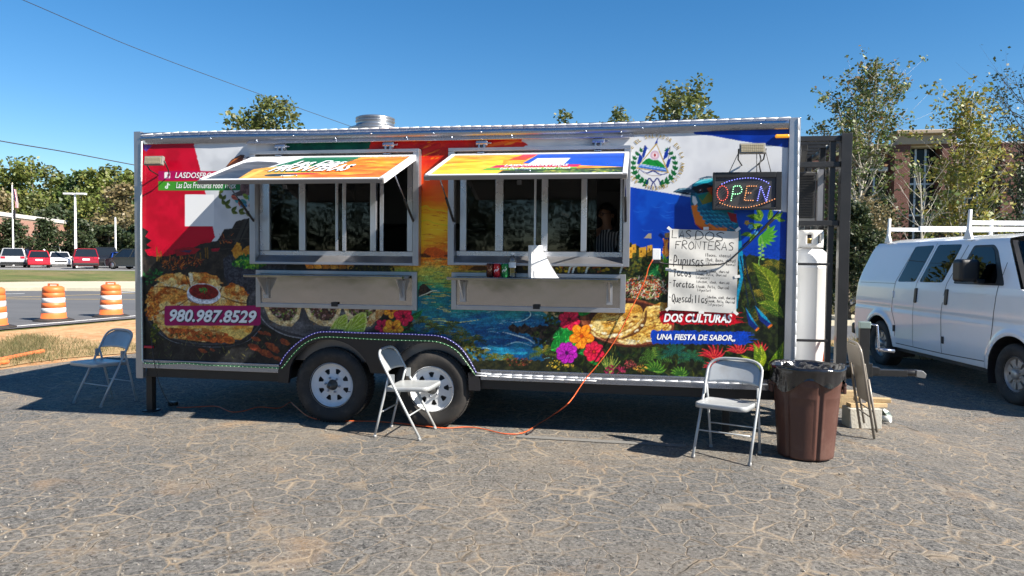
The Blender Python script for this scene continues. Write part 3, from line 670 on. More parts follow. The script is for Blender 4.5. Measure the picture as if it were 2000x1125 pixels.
    cv.poly([(322, 640), (350, 640), (400, 648), (455, 658), (458, 668), (430, 671), (380, 664), (335, 656)], blend((200, 96, 40), (150, 70, 30), 4), rag=1)
    cv.shrub(390, 655, 55, 6, 120, [(222, 130, 50), (180, 80, 36), (90, 80, 40), (236, 170, 90)], (1.5, 4)); cv.ell(446, 664, 13, 7, (206, 110, 44), 1, 12); cv.ell(446, 664, 9, 4.5, (168, 76, 30), 1, 12)
    cv.curve([(300, 640), (340, 668), (420, 678), (480, 668), (510, 640)], 1.2, (104, 108, 120))
    cv.shrub(303, 648, 8, 20, 50, [(120, 116, 30), (70, 90, 30), (40, 50, 20)], (2, 4))
    # ground at lower left: grass lines and red rocks
    cv.poly([(276, 680), (330, 668), (420, 680), (500, 664), (560, 640), (560, 720), (276, 704)], blend((30, 31, 36), (46, 46, 48), 10), .7)
    for _ in range(60):
        x, y = rng.uniform(282, 540), rng.uniform(662, 704); a = rng.uniform(-150, -30); l = rng.uniform(4, 15); cv.stroke([(x, y), (x + math.cos(R(a)) * l, y + math.sin(R(a)) * l)], [.9, .3], [(110, 110, 50), (150, 140, 70), (60, 80, 40)][rng.randint(3)], .8)
    for (x, y, r) in ((395, 685, 9), (500, 662, 10), (498, 678, 14), (518, 690, 16), (535, 682, 14), (528, 674, 12), (522, 652, 9), (556, 668, 12), (540, 700, 10), (510, 650, 8), (414, 683, 6)):
        k = 6; cv.poly([(x + r * math.cos(q * 6.28 / k + 1) * rng.uniform(.7, 1.2), y + r * .5 * math.sin(q * 6.28 / k + 1) * rng.uniform(.7, 1.2) + .35 * r * math.cos(q * 6.28 / k + 1)) for q in range(k)], blend((160, 78, 42), (110, 48, 32), 5))
        cv.stroke([(x - r * .5, y), (x + r * .5, y + r * .4)], [.5, 1.4, .4], (50, 24, 20))
    # ---- eagle and laurel on the white field
    cv.poly([(441, 326), (452, 312), (470, 302), (478, 303), (474, 314), (462, 322), (448, 330)], blend((92, 52, 38), (60, 34, 28), 4)); cv.curve([(446, 322), (458, 312), (470, 306)], [1, 3, 1], (190, 110, 60)); cv.poly([(476, 312), (486, 306), (500, 310), (500, 330), (470, 328)], (116, 104, 108))
    for k in range(8): cv.stroke([(474 + k * 3, 305 + rng.rand() * 4), (478 + k * 3, 318)], [1, 2, .5], (60, 46, 46))
    cv.poly([(470, 358), (500, 352), (500, 378), (484, 382), (468, 380)], blend((86, 62, 62), (120, 92, 92), 4)); cv.poly([(452, 380), (470, 372), (474, 382), (458, 384)], (80, 66, 66))
    for (x, y, c) in ((462, 390, (60, 150, 160)), (476, 394, (56, 130, 140)), (488, 388, (70, 160, 170)), (470, 398, (190, 80, 60)), (490, 402, (196, 120, 60)), (480, 384, (120, 150, 60)), (476, 402, (60, 120, 170)), (494, 380, (150, 160, 70)), (458, 386, (190, 90, 70))): cv.ell(x, y, 7, 4, c, 1, rng.rand() * 90); cv.stroke([(x - 5, y), (x + 5, y + 1)], .8, (40, 50, 50))
    for k, (x, y) in enumerate(((428, 378), (433, 390), (440, 398), (452, 410), (466, 412), (480, 416), (492, 412))):
        cv.leaf(x, y, 15, 8, 50 - k * 8, (104, 116, 40), (50, 60, 20), (76, 90, 30)); cv.leaf(x, y, 13, 7, -60 + k * 8, (96, 110, 40), (50, 60, 20), (70, 84, 28))
    # ---- taco plate, limes
    cv.ell(612, 606, 132, 58, (54, 54, 58), 1, 8); cv.ell(612, 604, 128, 54, blend((92, 92, 96), (66, 66, 70), 10, stretch=5), 1, 8); cv.curve([(500, 600), (520, 632), (560, 655), (620, 664)], 2, (136, 138, 142))
    for x0 in (514, 592, 668):
        sh = [(x0, 560), (x0 + 2, 600), (x0 + 12, 624), (x0 + 34, 636), (x0 + 56, 638), (x0 + 70, 622), (x0 + 76, 596), (x0 + 78, 560)]
        cv.poly(sh, blend((226, 206, 160), (204, 172, 116), 6)); inn = [(x0 + 6, 560), (x0 + 10, 598), (x0 + 18, 614), (x0 + 36, 626), (x0 + 54, 626), (x0 + 64, 614), (x0 + 69, 594), (x0 + 72, 560)]
        cv.poly(inn, blend((54, 40, 36), (92, 64, 54), 4))
        for _ in range(120):
            x, y = x0 + rng.uniform(12, 66), rng.uniform(596, 624); c = [(70, 46, 40), (116, 84, 70), (130, 150, 60), (80, 110, 50), (170, 130, 130), (200, 190, 170), (60, 40, 36), (100, 60, 50)][rng.randint(8)]
            if inpoly(x, y, inn): cv.ell(x, y, rng.uniform(1.5, 4.5), rng.uniform(1, 2.5), c, .9, rng.rand() * 180, n=7)
        for _ in range(16): cv.ell(x0 + rng.uniform(14, 64), rng.uniform(628, 636), rng.uniform(1, 3), .8, (140, 90, 40), .7, n=6)
    cv.poly([(722, 615), (748, 600), (756, 600), (744, 620), (716, 640)], blend((226, 204, 150), (170, 116, 60), 5))
    for (x, y, s_, r) in ((664, 632, 20, -38), (696, 634, 27, -24)):
        q = spline([(x - s_, y + s_ * .55), (x - s_ * .3, y - s_ * .5), (x + s_ * .6, y - s_ * .9), (x + s_ * .75, y - s_ * .1), (x + s_ * .55, y + s_ * .55)], 20); cv.poly(q, (196, 206, 110)); q2 = np.array([x, y]) + (q - [x, y]) * .86; cv.poly(q2, blend((172, 190, 66), (136, 160, 44), 5))
        for k in range(5): cv.stroke([(x - s_ * .6, y + s_ * .5), q2[5 + 3 * k]], [.4, 1.2], (210, 216, 140))
    # ---- flowers beside the taco plate
    for (x, y, l, a) in ((760, 625, 40, 20), (770, 640, 44, 40), (800, 620, 30, -30), (800, 640, 40, 10), (756, 640, 30, 60), (786, 648, 36, 0)): cv.leaf(x, y, l, l * .42, a, (14, 96, 46), (40, 150, 70), (8, 70, 36), 5)
    cv.flower(764, 607, 15, 5, (232, 150, 44), (150, 70, 20), (110, 40, 20)); cv.flower(788, 618, 19, 6, (206, 22, 66), (110, 8, 36), (70, 10, 24)); cv.flower(746, 637, 14, 5, (206, 22, 76), (110, 8, 40), (70, 10, 24)); cv.flower(768, 640, 20, 5, (240, 150, 40), (160, 76, 16), (110, 40, 20), .7)
    # ---- sea with islands and palms
    for _ in range(150):
        x, y = rng.uniform(818, 900), rng.uniform(506, 640); l = rng.uniform(8, 34); t = (y - 506) / 130
        c = [(238, 200, 70), (250, 220, 110), (20, 110, 90), (190, 160, 50), (16, 90, 80)][rng.randint(5)] if t < .8 else [(210, 210, 90), (30, 140, 140), (12, 70, 110), (120, 190, 120)][rng.randint(4)]
        cv.curve([(x, y), (x + l / 2, y + rng.uniform(-1.5, 1.5)), (x + l, y + 1)], [.3, rng.uniform(.8, 2.2), .3], c, .8)
    cv.poly([(816, 580), (818, 560), (826, 553), (836, 560), (846, 570), (840, 576), (826, 578)], blend((30, 26, 26), (60, 46, 36), 4), rag=.8); cv.curve([(818, 579), (834, 573), (846, 568), (858, 569)], [1, 2.5, .5], (220, 226, 200))
    cv.poly([(914, 527), (926, 520), (948, 520), (960, 526), (936, 529)], (104, 60, 26))
    def sea(X, Y, sl):
        n1 = cv.noise(6, 6)[sl]; n2 = cv.noise(26, 2)[sl]; t = np.clip(n1 * 1.3 - .2, 0, 1)[..., None]; c = A_((12, 74, 128)) * (1 - t) + A_((30, 132, 166)) * t
        g = np.clip((630 - Y) / 34 + (n2 - .5), 0, 1)[..., None]; return c * (1 - .6 * g) + A_((50, 160, 130)) * .6 * g
    cv.poly([(880, 600), (1100, 598), (1105, 625), (1080, 640), (1050, 655), (1030, 690), (990, 720), (910, 720), (880, 660)], sea, rag=1)
    for _ in range(90):
        x, y = rng.uniform(870, 1080), rng.uniform(606, 706); l = rng.uniform(6, 30); cv.curve([(x, y), (x + l * .4, y - 2), (x + l, y + rng.uniform(-3, 3))], [.3, rng.uniform(.6, 1.8), .3], [(120, 196, 206), (190, 226, 226), (10, 54, 100), (40, 140, 170)][rng.randint(4)], .7)
    cv.curve([(1000, 606), (1030, 606), (1036, 616), (1022, 626), (1000, 630)], [.6, 2, .6], (196, 230, 220)); cv.curve([(830, 628), (860, 626), (890, 630), (940, 624)], [.6, 2, .5], (226, 226, 130))
    cv.poly([(1050, 600), (1100, 598), (1116, 606), (1100, 622), (1070, 616)], (182, 160, 116)); cv.shrub(1090, 622, 28, 18, 130, [(20, 26, 22), (40, 60, 30), (60, 84, 36)], (2, 5))
    for isl in ([(990, 640), (1004, 632), (1012, 640), (1024, 632), (1036, 640), (1060, 634), (1090, 636), (1100, 655), (1070, 668), (1030, 652), (1004, 650)],): cv.poly(isl, blend((26, 22, 28), (66, 52, 44), 5), rag=1)
    cv.curve([(980, 648), (1004, 654), (1030, 662), (1044, 672)], [.5, 3, .8], (206, 226, 226)); cv.curve([(984, 676), (1010, 668), (1040, 676)], [.5, 1.6, .5], (180, 216, 220))
    cv.shrub(1075, 658, 36, 18, 120, [(20, 24, 20), (36, 50, 26), (70, 84, 30), (24, 36, 24)], (2, 5))
    G1 = [(90, 104, 40), (60, 86, 36), (120, 110, 34), (40, 60, 30)]
    for (x, y, r) in ((826, 630, 24), (866, 652, 30), (902, 656, 22), (930, 664, 20), (845, 640, 20), (884, 640, 26), (912, 678, 24), (940, 690, 22), (965, 700, 20), (992, 700, 18), (896, 668, 24)): cv.palm(x, y, r, G1, 9, .5)
    cv.shrub(900, 690, 46, 22, 160, [(40, 46, 24), (80, 84, 30), (26, 34, 22), (120, 110, 40)], (2, 5)); cv.palm(818, 648, 16, [(20, 80, 110), (30, 100, 130)], 9, .1); cv.palm(1130, 690, 4, G1)
    cv.poly([(900, 716), (930, 704), (1000, 702), (1100, 706), (1140, 730), (1140, 750), (900, 740)], blend((26, 32, 24), (44, 46, 28), 6), rag=1)
    # ---- jungle of the right side
    hill = [(1190, 470), (1232, 474), (1250, 482), (1268, 492), (1300, 508), (1420, 500), (1470, 498), (1510, 506), (1560, 505), (1560, 770), (1060, 770), (1080, 700), (1120, 640), (1150, 560), (1190, 520)]
    cv.poly(hill, blend((20, 26, 20), (40, 50, 26), 8), rag=1)
    DG = [(30, 50, 28), (46, 70, 30), (66, 86, 30), (24, 40, 26), (84, 90, 34), (20, 60, 44)]
    cv.shrub(1260, 520, 40, 36, 200, [(22, 32, 22), (40, 54, 26), (70, 76, 28), (96, 92, 30)], (2, 5)); cv.shrub(1120, 522, 100, 9, 130, [(90, 90, 24), (150, 130, 24), (50, 60, 24), (120, 66, 24)], (2, 5))
    for x in (1110, 1118, 1144, 1211): cv.curve([(x, 534), (x + 4, 522), (x + 12, 519)], [3, 4, 2], (186, 206, 214))
    for (x, y, w, h) in ((1248, 484, 14, 18), (1264, 480, 10, 20), (1234, 478, 8, 16), (1228, 484, 7, 20)): cv.poly([(x, y), (x + w, y - 2), (x + w, y + h), (x, y + h)], (190, 140, 44)); cv.poly([(x + 3, y + 5), (x + 5, y + 5), (x + 5, y + 10), (x + 3, y + 10)], (70, 40, 20))
    cv.poly([(1258, 465), (1266, 456), (1272, 456), (1272, 466)], (150, 140, 120)); cv.poly([(1298, 456), (1307, 454), (1307, 464), (1299, 464)], (180, 140, 80))
    for _ in range(240): l = rng.uniform(8, 20); cv.leaf(rng.uniform(1250, 1545), rng.uniform(515, 620), l, l * .28, rng.uniform(-160, -20), np.array(DG[rng.randint(6)]) * .9, None, np.array(DG[rng.randint(6)]) * .6)
    for (x, y, r) in ((1470, 530, 34), (1510, 520, 28), (1528, 548, 26), (1480, 580, 30), (1446, 560, 24), (1500, 610, 30)): cv.palm(x, y, r, [(96, 100, 36), (60, 76, 32), (130, 116, 40), (50, 56, 26)], 11, .55, 1.3)
    # bottom band of plants
    for _ in range(260): l = rng.uniform(8, 22); cv.leaf(rng.uniform(1075, 1545), rng.uniform(680, 752), l, l * .3, rng.uniform(-165, -15), np.array(DG[rng.randint(6)]) * rng.uniform(.55, .95), None, np.array(DG[rng.randint(6)]) * .55)
    for (x, y, r, c) in ((1060, 690, 24, G1), (1280, 700, 30, [(70, 110, 40), (110, 140, 50), (40, 84, 44)]), (1400, 712, 26, [(30, 90, 60), (20, 70, 60)]), (1320, 690, 26, [(24, 80, 70), (30, 96, 80)]), (1350, 700, 24, [(24, 80, 70), (40, 96, 60)])): cv.palm(x, y, r, c, 11, .3, 1.5)
    for _ in range(26): a = rng.uniform(-125, -45); l = rng.uniform(20, 44); cv.stroke([(1190, 730), (1190 + math.cos(R(a)) * l, 730 + math.sin(R(a)) * l)], [3.4, .5], [(96, 124, 50), (150, 160, 70), (60, 96, 44)][rng.randint(3)])
    for (x, y, L_) in ((1278, 726, 26), (1326, 734, 20)):
        for a in np.linspace(-165, -15, 8): cv.leaf(x, y, L_, 7, a, (70, 120, 36), (120, 160, 60), (40, 84, 30))
    cv.shrub(1200, 722, 22, 9, 60, [(150, 30, 70), (180, 50, 90), (110, 24, 60)], (1.5, 3)); cv.shrub(1232, 712, 12, 10, 40, [(190, 90, 90), (150, 60, 60)], (1.2, 2.6)); cv.shrub(1250, 720, 14, 7, 40, [(200, 150, 60), (170, 110, 40)], (1.2, 2.4)); cv.shrub(1095, 712, 28, 9, 70, [(206, 170, 50), (170, 140, 60), (90, 90, 40)], (1.2, 2.6)); cv.shrub(1012, 706, 26, 9, 60, [(130, 50, 40), (96, 80, 40), (60, 40, 30)], (1.2, 3))
    for (x, y, s_) in ((1392, 700, 1.0), (1440, 690, .8), (1395, 722, .8), (1480, 688, .8)):
        for a in (-170, -158, -140, -112, -92, -70, -48, -30): cv.leaf(x, y, 30 * s_, 6 * s_, a, (196, 30, 54), (236, 90, 60), (150, 16, 40))
    for (x, y, a, L_) in ((1480, 720, -100, 50), (1500, 724, -62, 66), (1476, 725, -80, 54), (1470, 726, -125, 40), (1520, 735, -50, 60)): cv.leaf(x, y, L_, L_ * .38, a, (130, 150, 30), (206, 206, 70), (84, 116, 26), 8)
    cv.leaf(1515, 600, 100, 40, -118, (96, 116, 28), (190, 190, 70), (60, 84, 24), 10); cv.leaf(1530, 620, 60, 24, -150, (80, 110, 30), (160, 170, 60), (50, 80, 24), 8); cv.leaf(1545, 560, 50, 22, -100, (60, 90, 26), (130, 140, 50), (40, 66, 20), 6)
    # leafy branch with small blue flowers at the right of the bird
    cv.curve([(1450, 480), (1480, 458), (1510, 430), (1526, 418)], [2, 4, 2], (60, 50, 34))
    for (x, y, L_, a) in ((1486, 432, 30, 200), (1486, 432, 30, 250), (1500, 430, 26, 280), (1508, 426, 24, 330), (1490, 440, 26, 160), (1516, 424, 20, 20), (1470, 460, 24, 180), (1476, 456, 22, 120), (1500, 440, 24, 60), (1478, 448, 20, 220)): cv.leaf(x, y, L_, L_ * .4, a, (84, 130, 30), (150, 180, 60), (50, 96, 26), 4)
    for k in range(7): cv.leaf(1490, 456, 30, 9, -35 + k * 22, (96, 170, 50), (50, 120, 40), (70, 146, 44))
    cv.curve([(1487, 462), (1490, 480), (1486, 496), (1482, 512), (1484, 520)], 1.4, (120, 170, 90))
    for k in range(9): cv.ell(1487 + (-3 if k % 2 else 3), 474 + k * 4, 3, 2, (130, 180, 80))
    for (x, y, c) in ((1466, 443, (90, 180, 240)), (1477, 455, (90, 180, 240)), (1459, 435, (206, 160, 60))): cv.flower(x, y, 5, 5, c, np.array(c) * .7, (230, 220, 120))
    # ---- turquoise-browed bird
    cv.curve([(1440, 450), (1446, 500), (1448, 540), (1440, 580), (1438, 604)], [12, 9, 6, 4], (16, 130, 170)); cv.curve([(1446, 500), (1456, 560), (1462, 600)], [3, 2, 1], (14, 30, 60)); cv.curve([(1452, 500), (1466, 560), (1478, 596)], [3, 2, 1], (14, 30, 60))
    for pts in (((1456, 600), (1470, 622), (1482, 640), (1476, 646), (1462, 634)), ((1474, 596), (1494, 616), (1508, 634), (1500, 640), (1484, 626))):
        cv.poly(pts, (16, 40, 110)); cv.poly([pts[0], pts[1], pts[2], ((pts[0][0] + pts[3][0]) / 2, (pts[0][1] + pts[3][1]) / 2)], (24, 140, 180)); cv.stroke([pts[2], pts[3]], 4, (220, 110, 40))
    cv.poly([(1349, 372), (1352, 360), (1368, 350), (1392, 348), (1412, 352), (1420, 380), (1432, 410), (1442, 436), (1446, 470), (1400, 470), (1376, 452), (1360, 440), (1350, 414), (1349, 392)], (16, 104, 128))
    cv.poly([(1350, 402), (1360, 398), (1372, 420), (1394, 436), (1420, 446), (1420, 452), (1376, 450), (1358, 438)], (232, 122, 34)); cv.poly([(1356, 436), (1376, 446), (1400, 450), (1376, 454)], (206, 70, 24)); cv.poly([(1364, 384), (1390, 372), (1396, 392), (1372, 400)], (120, 120, 40)); cv.poly([(1362, 382), (1384, 376), (1372, 392)], (30, 120, 90))
    cv.poly([(1352, 382), (1358, 384), (1363, 396), (1357, 402), (1352, 394)], (220, 224, 224))
    cv.poly([(1361, 405), (1376, 398), (1400, 402), (1420, 424), (1440, 446), (1400, 444), (1376, 430)], blend((26, 124, 158), (18, 90, 130), 4))
    for r_ in range(4):
        for k in range(4 + r_): cv.ell(1366 + k * 9 + r_ * 5, 410 + r_ * 8, 4.5, 4, (36, 150, 186), 1, 20, t0=0, t1=200); cv.ell(1366 + k * 9 + r_ * 5, 410 + r_ * 8, 4.5, 1.2, (10, 60, 90), .8, 20)
    for k in range(8): cv.stroke([(1376 + k * 7, 436 + k), (1390 + k * 7, 446 + k * .6)], [1, 2.6, .6], (226, 116, 60) if k % 2 else (24, 60, 90))
    cv.poly([(1420, 414), (1438, 418), (1440, 436), (1428, 432)], (130, 26, 40))
    cv.poly([(1350, 370), (1356, 362), (1380, 358), (1398, 366), (1392, 374), (1362, 378)], (14, 18, 26)); cv.poly([(1380, 368), (1392, 364), (1396, 378), (1390, 382)], (170, 70, 30))
    cv.poly([(1352, 362), (1366, 352), (1390, 348), (1400, 354), (1376, 358), (1358, 364)], (40, 170, 190)); cv.curve([(1358, 358), (1374, 352), (1394, 350)], [1, 3, 1], (120, 216, 226)); cv.curve([(1364, 350), (1380, 346), (1398, 346)], [1, 3, 1], (14, 60, 90))
    cv.ell(1369, 372, 4.5, 4.5, (90, 30, 24)); cv.ell(1369, 372, 3, 3, (10, 10, 12)); cv.ell(1368, 371, .9, .9, (240, 240, 240))
    cv.poly([(1314, 375), (1326, 368), (1346, 367), (1356, 372), (1358, 378), (1340, 376), (1318, 376)], (30, 60, 84)); cv.curve([(1320, 373), (1334, 369), (1350, 369)], [.5, 2, 1], (130, 180, 200)); cv.poly([(1318, 376), (1340, 376), (1358, 380), (1340, 380)], (14, 26, 40))
    # heliconia, monstera, pickled cabbage
    for k in range(7): cv.leaf(1299, 502 - k * 4, 14, 6, -60 - 8 * k, (232, 140, 50), (250, 190, 90), (206, 100, 30)); cv.leaf(1299, 502 - k * 4, 14, 6, -120 + 8 * k, (236, 150, 60), (250, 190, 90), (206, 100, 30))
    cv.leaf(1300, 540, 46, 12, -98, (90, 150, 40), (150, 190, 70), (60, 120, 36)); cv.leaf(1296, 530, 40, 12, -70, (110, 150, 40), (150, 190, 70), (60, 120, 36))
    for k in range(8): cv.leaf(1284, 528, 26, 9, 60 + k * 26, (24, 116, 60), (90, 170, 80), (16, 88, 46))
    cv.shrub(1262, 562, 44, 24, 40, [(70, 50, 40)], (4, 8))
    for _ in range(520):
        t = rng.rand() * 6.28; q = math.sqrt(rng.rand()); x, y = 1262 + 42 * q * math.cos(t), 560 + 24 * q * math.sin(t); a = rng.rand() * 3.14; l = rng.uniform(3, 9)
        c = [(216, 206, 176), (226, 220, 200), (224, 90, 36), (206, 70, 30), (150, 60, 80), (110, 150, 60), (200, 190, 140), (120, 90, 60)][rng.randint(8)]
        cv.stroke([(x, y), (x + math.cos(a) * l, y + math.sin(a) * l)], [1.4, rng.uniform(2, 4.6), 1], np.array(c) * rng.uniform(.75, 1.05))
    # clay plate with two filled corn cakes
    cv.ell(1225, 630, 94, 48, (70, 34, 24), 1, 6); cv.ell(1225, 628, 92, 46, (132, 70, 46), 1, 6); cv.ell(1228, 626, 84, 40, (96, 48, 34), 1, 6); cv.ell(1230, 625, 80, 37, (62, 32, 26), 1, 6); cv.curve([(1135, 622), (1150, 648), (1190, 668), (1240, 674)], [.6, 2, .6], (180, 110, 80))
    cake = grill((226, 186, 96), (196, 140, 50), (238, 212, 140))
    def pup(cx, cy, rx, ry, rot):
        cv.ell(cx + 1, cy + 9, rx, ry, blend((214, 180, 96), (226, 206, 150), 5), 1, rot, .6); cv.ell(cx, cy + 2, rx * 1.01, ry * 1.04, (150, 96, 36), .8, rot, .6); cv.ell(cx, cy, rx, ry, cake, 1, rot, .7)
        for _ in range(26):
            t = rng.rand() * 6.28; q = math.sqrt(rng.rand()) * .8; x, y = cx + rx * q * math.cos(t), cy + ry * q * math.sin(t); l = rng.uniform(5, 14); cv.curve([(x, y), (x + l * .5, y - l * .3), (x + l, y - l * .35)], [.6, rng.uniform(1.5, 4), .6], [(110, 60, 20), (140, 84, 28), (80, 44, 18)][rng.randint(3)], .8)
        for _ in range(16): t = rng.uniform(.2, 2.9); cv.ell(cx + rx * .97 * math.cos(t), cy + 6 + ry * math.sin(t), rng.uniform(2, 5), 2.4, (238, 230, 196), .9, n=8)
    cv.poly([(1270, 600), (1290, 590), (1304, 592), (1304, 610)], blend((206, 160, 70), (170, 110, 40), 5)); pup(1256, 640, 56, 20, -14); pup(1248, 622, 50, 20, -14) if False else None
    cv.poly([(1214, 660), (1200, 650), (1238, 636), (1256, 616), (1262, 598), (1290, 598), (1304, 610), (1300, 634), (1290, 650), (1250, 668)], cake, rag=.7)
    for _ in range(40): x, y = rng.uniform(1216, 1300), rng.uniform(604, 660); l = rng.uniform(5, 13); cv.curve([(x, y), (x + l * .5, y - l * .3), (x + l, y - l * .3)], [.6, rng.uniform(1.5, 4), .6], [(110, 60, 20), (150, 90, 28)][rng.randint(2)], .75)
    cv.curve([(1214, 662), (1240, 650), (1258, 630), (1262, 606)], [2, 8, 3], (74, 38, 20), .8)
    pup(1204, 622, 54, 26, -18); cv.curve([(1152, 640), (1176, 660), (1214, 660), (1246, 640), (1258, 616)], [1, 2.4, 1], (110, 64, 26), .7)
    cv.shrub(1236, 668, 14, 3.5, 24, [(236, 226, 190), (226, 206, 150)], (2, 4))
    # flowers left of the clay plate
    for (x, y, l, a) in ((1080, 660, 60, -40), (1092, 640, 40, -10), (1130, 690, 40, -30), (1120, 600, 40, 10), (1090, 690, 40, -60), (1150, 680, 40, 60)): cv.leaf(x, y, l, l * .46, a, (18, 130, 48), (70, 190, 90), (10, 96, 40), 6)
    cv.leaf(1076, 684, 70, 40, -42, (30, 156, 50), (90, 206, 90), (16, 120, 44), 7)
    cv.flower(1112, 624, 21, 6, (206, 26, 66), (120, 8, 36), (80, 10, 24)); cv.flower(1136, 656, 24, 5, (244, 140, 30), (176, 76, 14), (190, 70, 20)); cv.leaf(1130, 668, 14, 9, 90, (244, 140, 30)); cv.flower(1107, 689, 21, 8, (176, 30, 170), (92, 10, 96), (60, 10, 70)); cv.flower(1160, 687, 20, 7, (214, 30, 66), (130, 8, 36), (200, 60, 30))
    # ---- banners
    def brush(x0, x1, y0, y1, col, tail=0):
        cv.poly([(x0, y0 + 2), (x0 + 6, y0), (x1, y0 + 3), (x1 + 4, y1 - 4), (x1 - 10, y1), (x0 + 4, y1 - 2), (x0 - 1, y1 - 8)], col, rag=1.2)
        for k in range(9):
            y = y0 + 4 + (y1 - y0 - 8) * k / 8; cv.curve([(x1 - 20, y), (x1 + tail * rng.uniform(.3, 1), y + rng.uniform(-2, 2))], [5, 2, .5], col)
    brush(1289, 1436, 607, 635, (190, 14, 36), 30); brush(1272, 1460, 645, 673, (8, 60, 170), 22)
    def rr(x0, y0, x1, y1, col, r=3):
        cv.poly([(x0 + r, y0), (x1 - r, y0), (x1, y0 + r), (x1, y1 - r), (x1 - r, y1), (x0 + r, y1), (x0, y1 - r), (x0, y0 + r)], col)
    gm = lambda X, Y, sl: (lambda t: A_((166, 10, 90)) * (1 - t) + A_((196, 24, 60)) * t)(np.clip((X - 309) / 160, 0, 1)[..., None])
    rr(309, 334, 470, 352, gm, 1); rr(309, 354, 469, 372, lambda X, Y, sl: (lambda t: A_((70, 150, 40)) * (1 - t) + A_((30, 112, 62)) * t)(np.clip((X - 309) / 160, 0, 1)[..., None]), 1)
    rr(321, 597, 509, 636, (162, 16, 92), 3)
    rr(361, 380, 418, 442, (228, 230, 232), 1)
    # social network marks
    rr(321, 336.5, 332.5, 348.5, (236, 236, 240), 1.5); cv.poly([(327.5, 348.5), (327.5, 343.6), (325.8, 343.6), (325.8, 342), (327.5, 342), (327.6, 339.8), (328.6, 338.8), (331, 338.8), (331, 340.4), (329.6, 340.4), (329.3, 342), (331, 342), (330.7, 343.6), (329.3, 343.6), (329.3, 348.5)], (166, 12, 88))
    cv.curve([(327.6, 357), (327.4, 365)], 1.9, (236, 240, 240)); cv.ell(325.2, 365.6, 3, 3, (236, 240, 240)); cv.ell(325.4, 365.6, 1.2, 1.2, (70, 150, 44)); cv.curve([(327.6, 357), (329, 360), (332, 361.4)], 1.9, (236, 240, 240))
    n1, n2 = cv.noise(1.6), cv.noise(5)          # print grain, kept off the plain flag fields
    m = np.clip((np.abs(cv.a - cv.a.mean(2, keepdims=True)).sum(2) < 400) * 1.0, 0, 1); yy = np.arange(cv.h)[:, None] / cv.S + cv.y0; xx = np.arange(cv.w)[None] / cv.S + cv.x0
    m *= np.clip((yy - 470) / 40, 0, 1) * ~((xx > 320) & (xx < 510) & (yy > 596) & (yy < 637)); cv.a *= (1 + m * ((n1 - .5) * .34 + (n2 - .5) * .22))[..., None]
    return cv
# ------------------------------------------------------------------ the food trailer
trailer = empty('food_trailer', (0, 0, 0))
tag(trailer, 'long food trailer with colourful mural, open serving windows and twin axles', 'food trailer')
TL, TZ0, TZ1, TD = 6.03, .46, 2.70, 2.42
def F(px, py): return P(px, py, 0)
def srgb2lin(a):
    a = np.clip(a / 255.0, 0, 1); return np.where(a <= .04045, a / 12.92, ((a + .055) / 1.055) ** 2.4)
PGAIN = .88
def print_attr(me, cols):
    at = me.color_attributes.new('print', 'FLOAT_COLOR', 'POINT'); c = np.ones((len(cols), 4), np.float32); c[:, :3] = srgb2lin(cols) * PGAIN; at.data.foreach_set('color', c.ravel())
def grid_mesh(name, O, U, V, nu, nv, cols, m, keep=None, parent=None, wave=None):
    """dense printed sheet: O origin, U and V edge vectors, one colour per vertex"""
    u = np.linspace(0, 1, nu); v = np.linspace(0, 1, nv); uu, vv = np.meshgrid(u, v)
    O, U, V = (np.array(q, float) for q in (O, U, V)); co = O + uu[..., None] * U + vv[..., None] * V
    if wave is not None: co = co + wave(uu, vv)
    co = co.reshape(-1, 3)
    i = np.arange(nv - 1)[:, None] * nu + np.arange(nu - 1)[None]; q = np.stack([i, i + 1, i + nu + 1, i + nu], -1).reshape(-1, 4)
    if keep is not None: q = q[keep(co[q].mean(1))]
    me = bpy.data.meshes.new(name); me.vertices.add(len(co)); me.vertices.foreach_set('co', co.astype(np.float32).ravel())
    me.loops.add(q.size); me.loops.foreach_set('vertex_index', q.astype(np.int32).ravel()); me.polygons.add(len(q)); me.polygons.foreach_set('loop_start', (np.arange(len(q)) * 4).astype(np.int32))
    me.update(calc_edges=True); print_attr(me, cols); me.materials.append(m)
    o = bpy.data.objects.new(name, me); COL.objects.link(o)
    if parent: o.parent = parent
    return o
def sample(cv, px, py):
    x = np.clip((px - cv.x0) * cv.S - .5, 0, cv.w - 1.01); y = np.clip((py - cv.y0) * cv.S - .5, 0, cv.h - 1.01); xi = x.astype(int); yi = y.astype(int); fx = (x - xi)[:, None]; fy = (y - yi)[:, None]
    a = cv.a; return (a[yi, xi] * (1-fx) + a[yi, xi+1] * fx) * (1-fy) + (a[yi+1, xi] * (1-fx) + a[yi+1, xi+1] * fx) * fy
def PXn(co):
    d = co - np.array(CAM_P); w = d @ np.array(FW); return 1000 + FOC * (d @ np.array(RT)) / w, 562.5 - FOC * (d @ np.array(UP)) / w

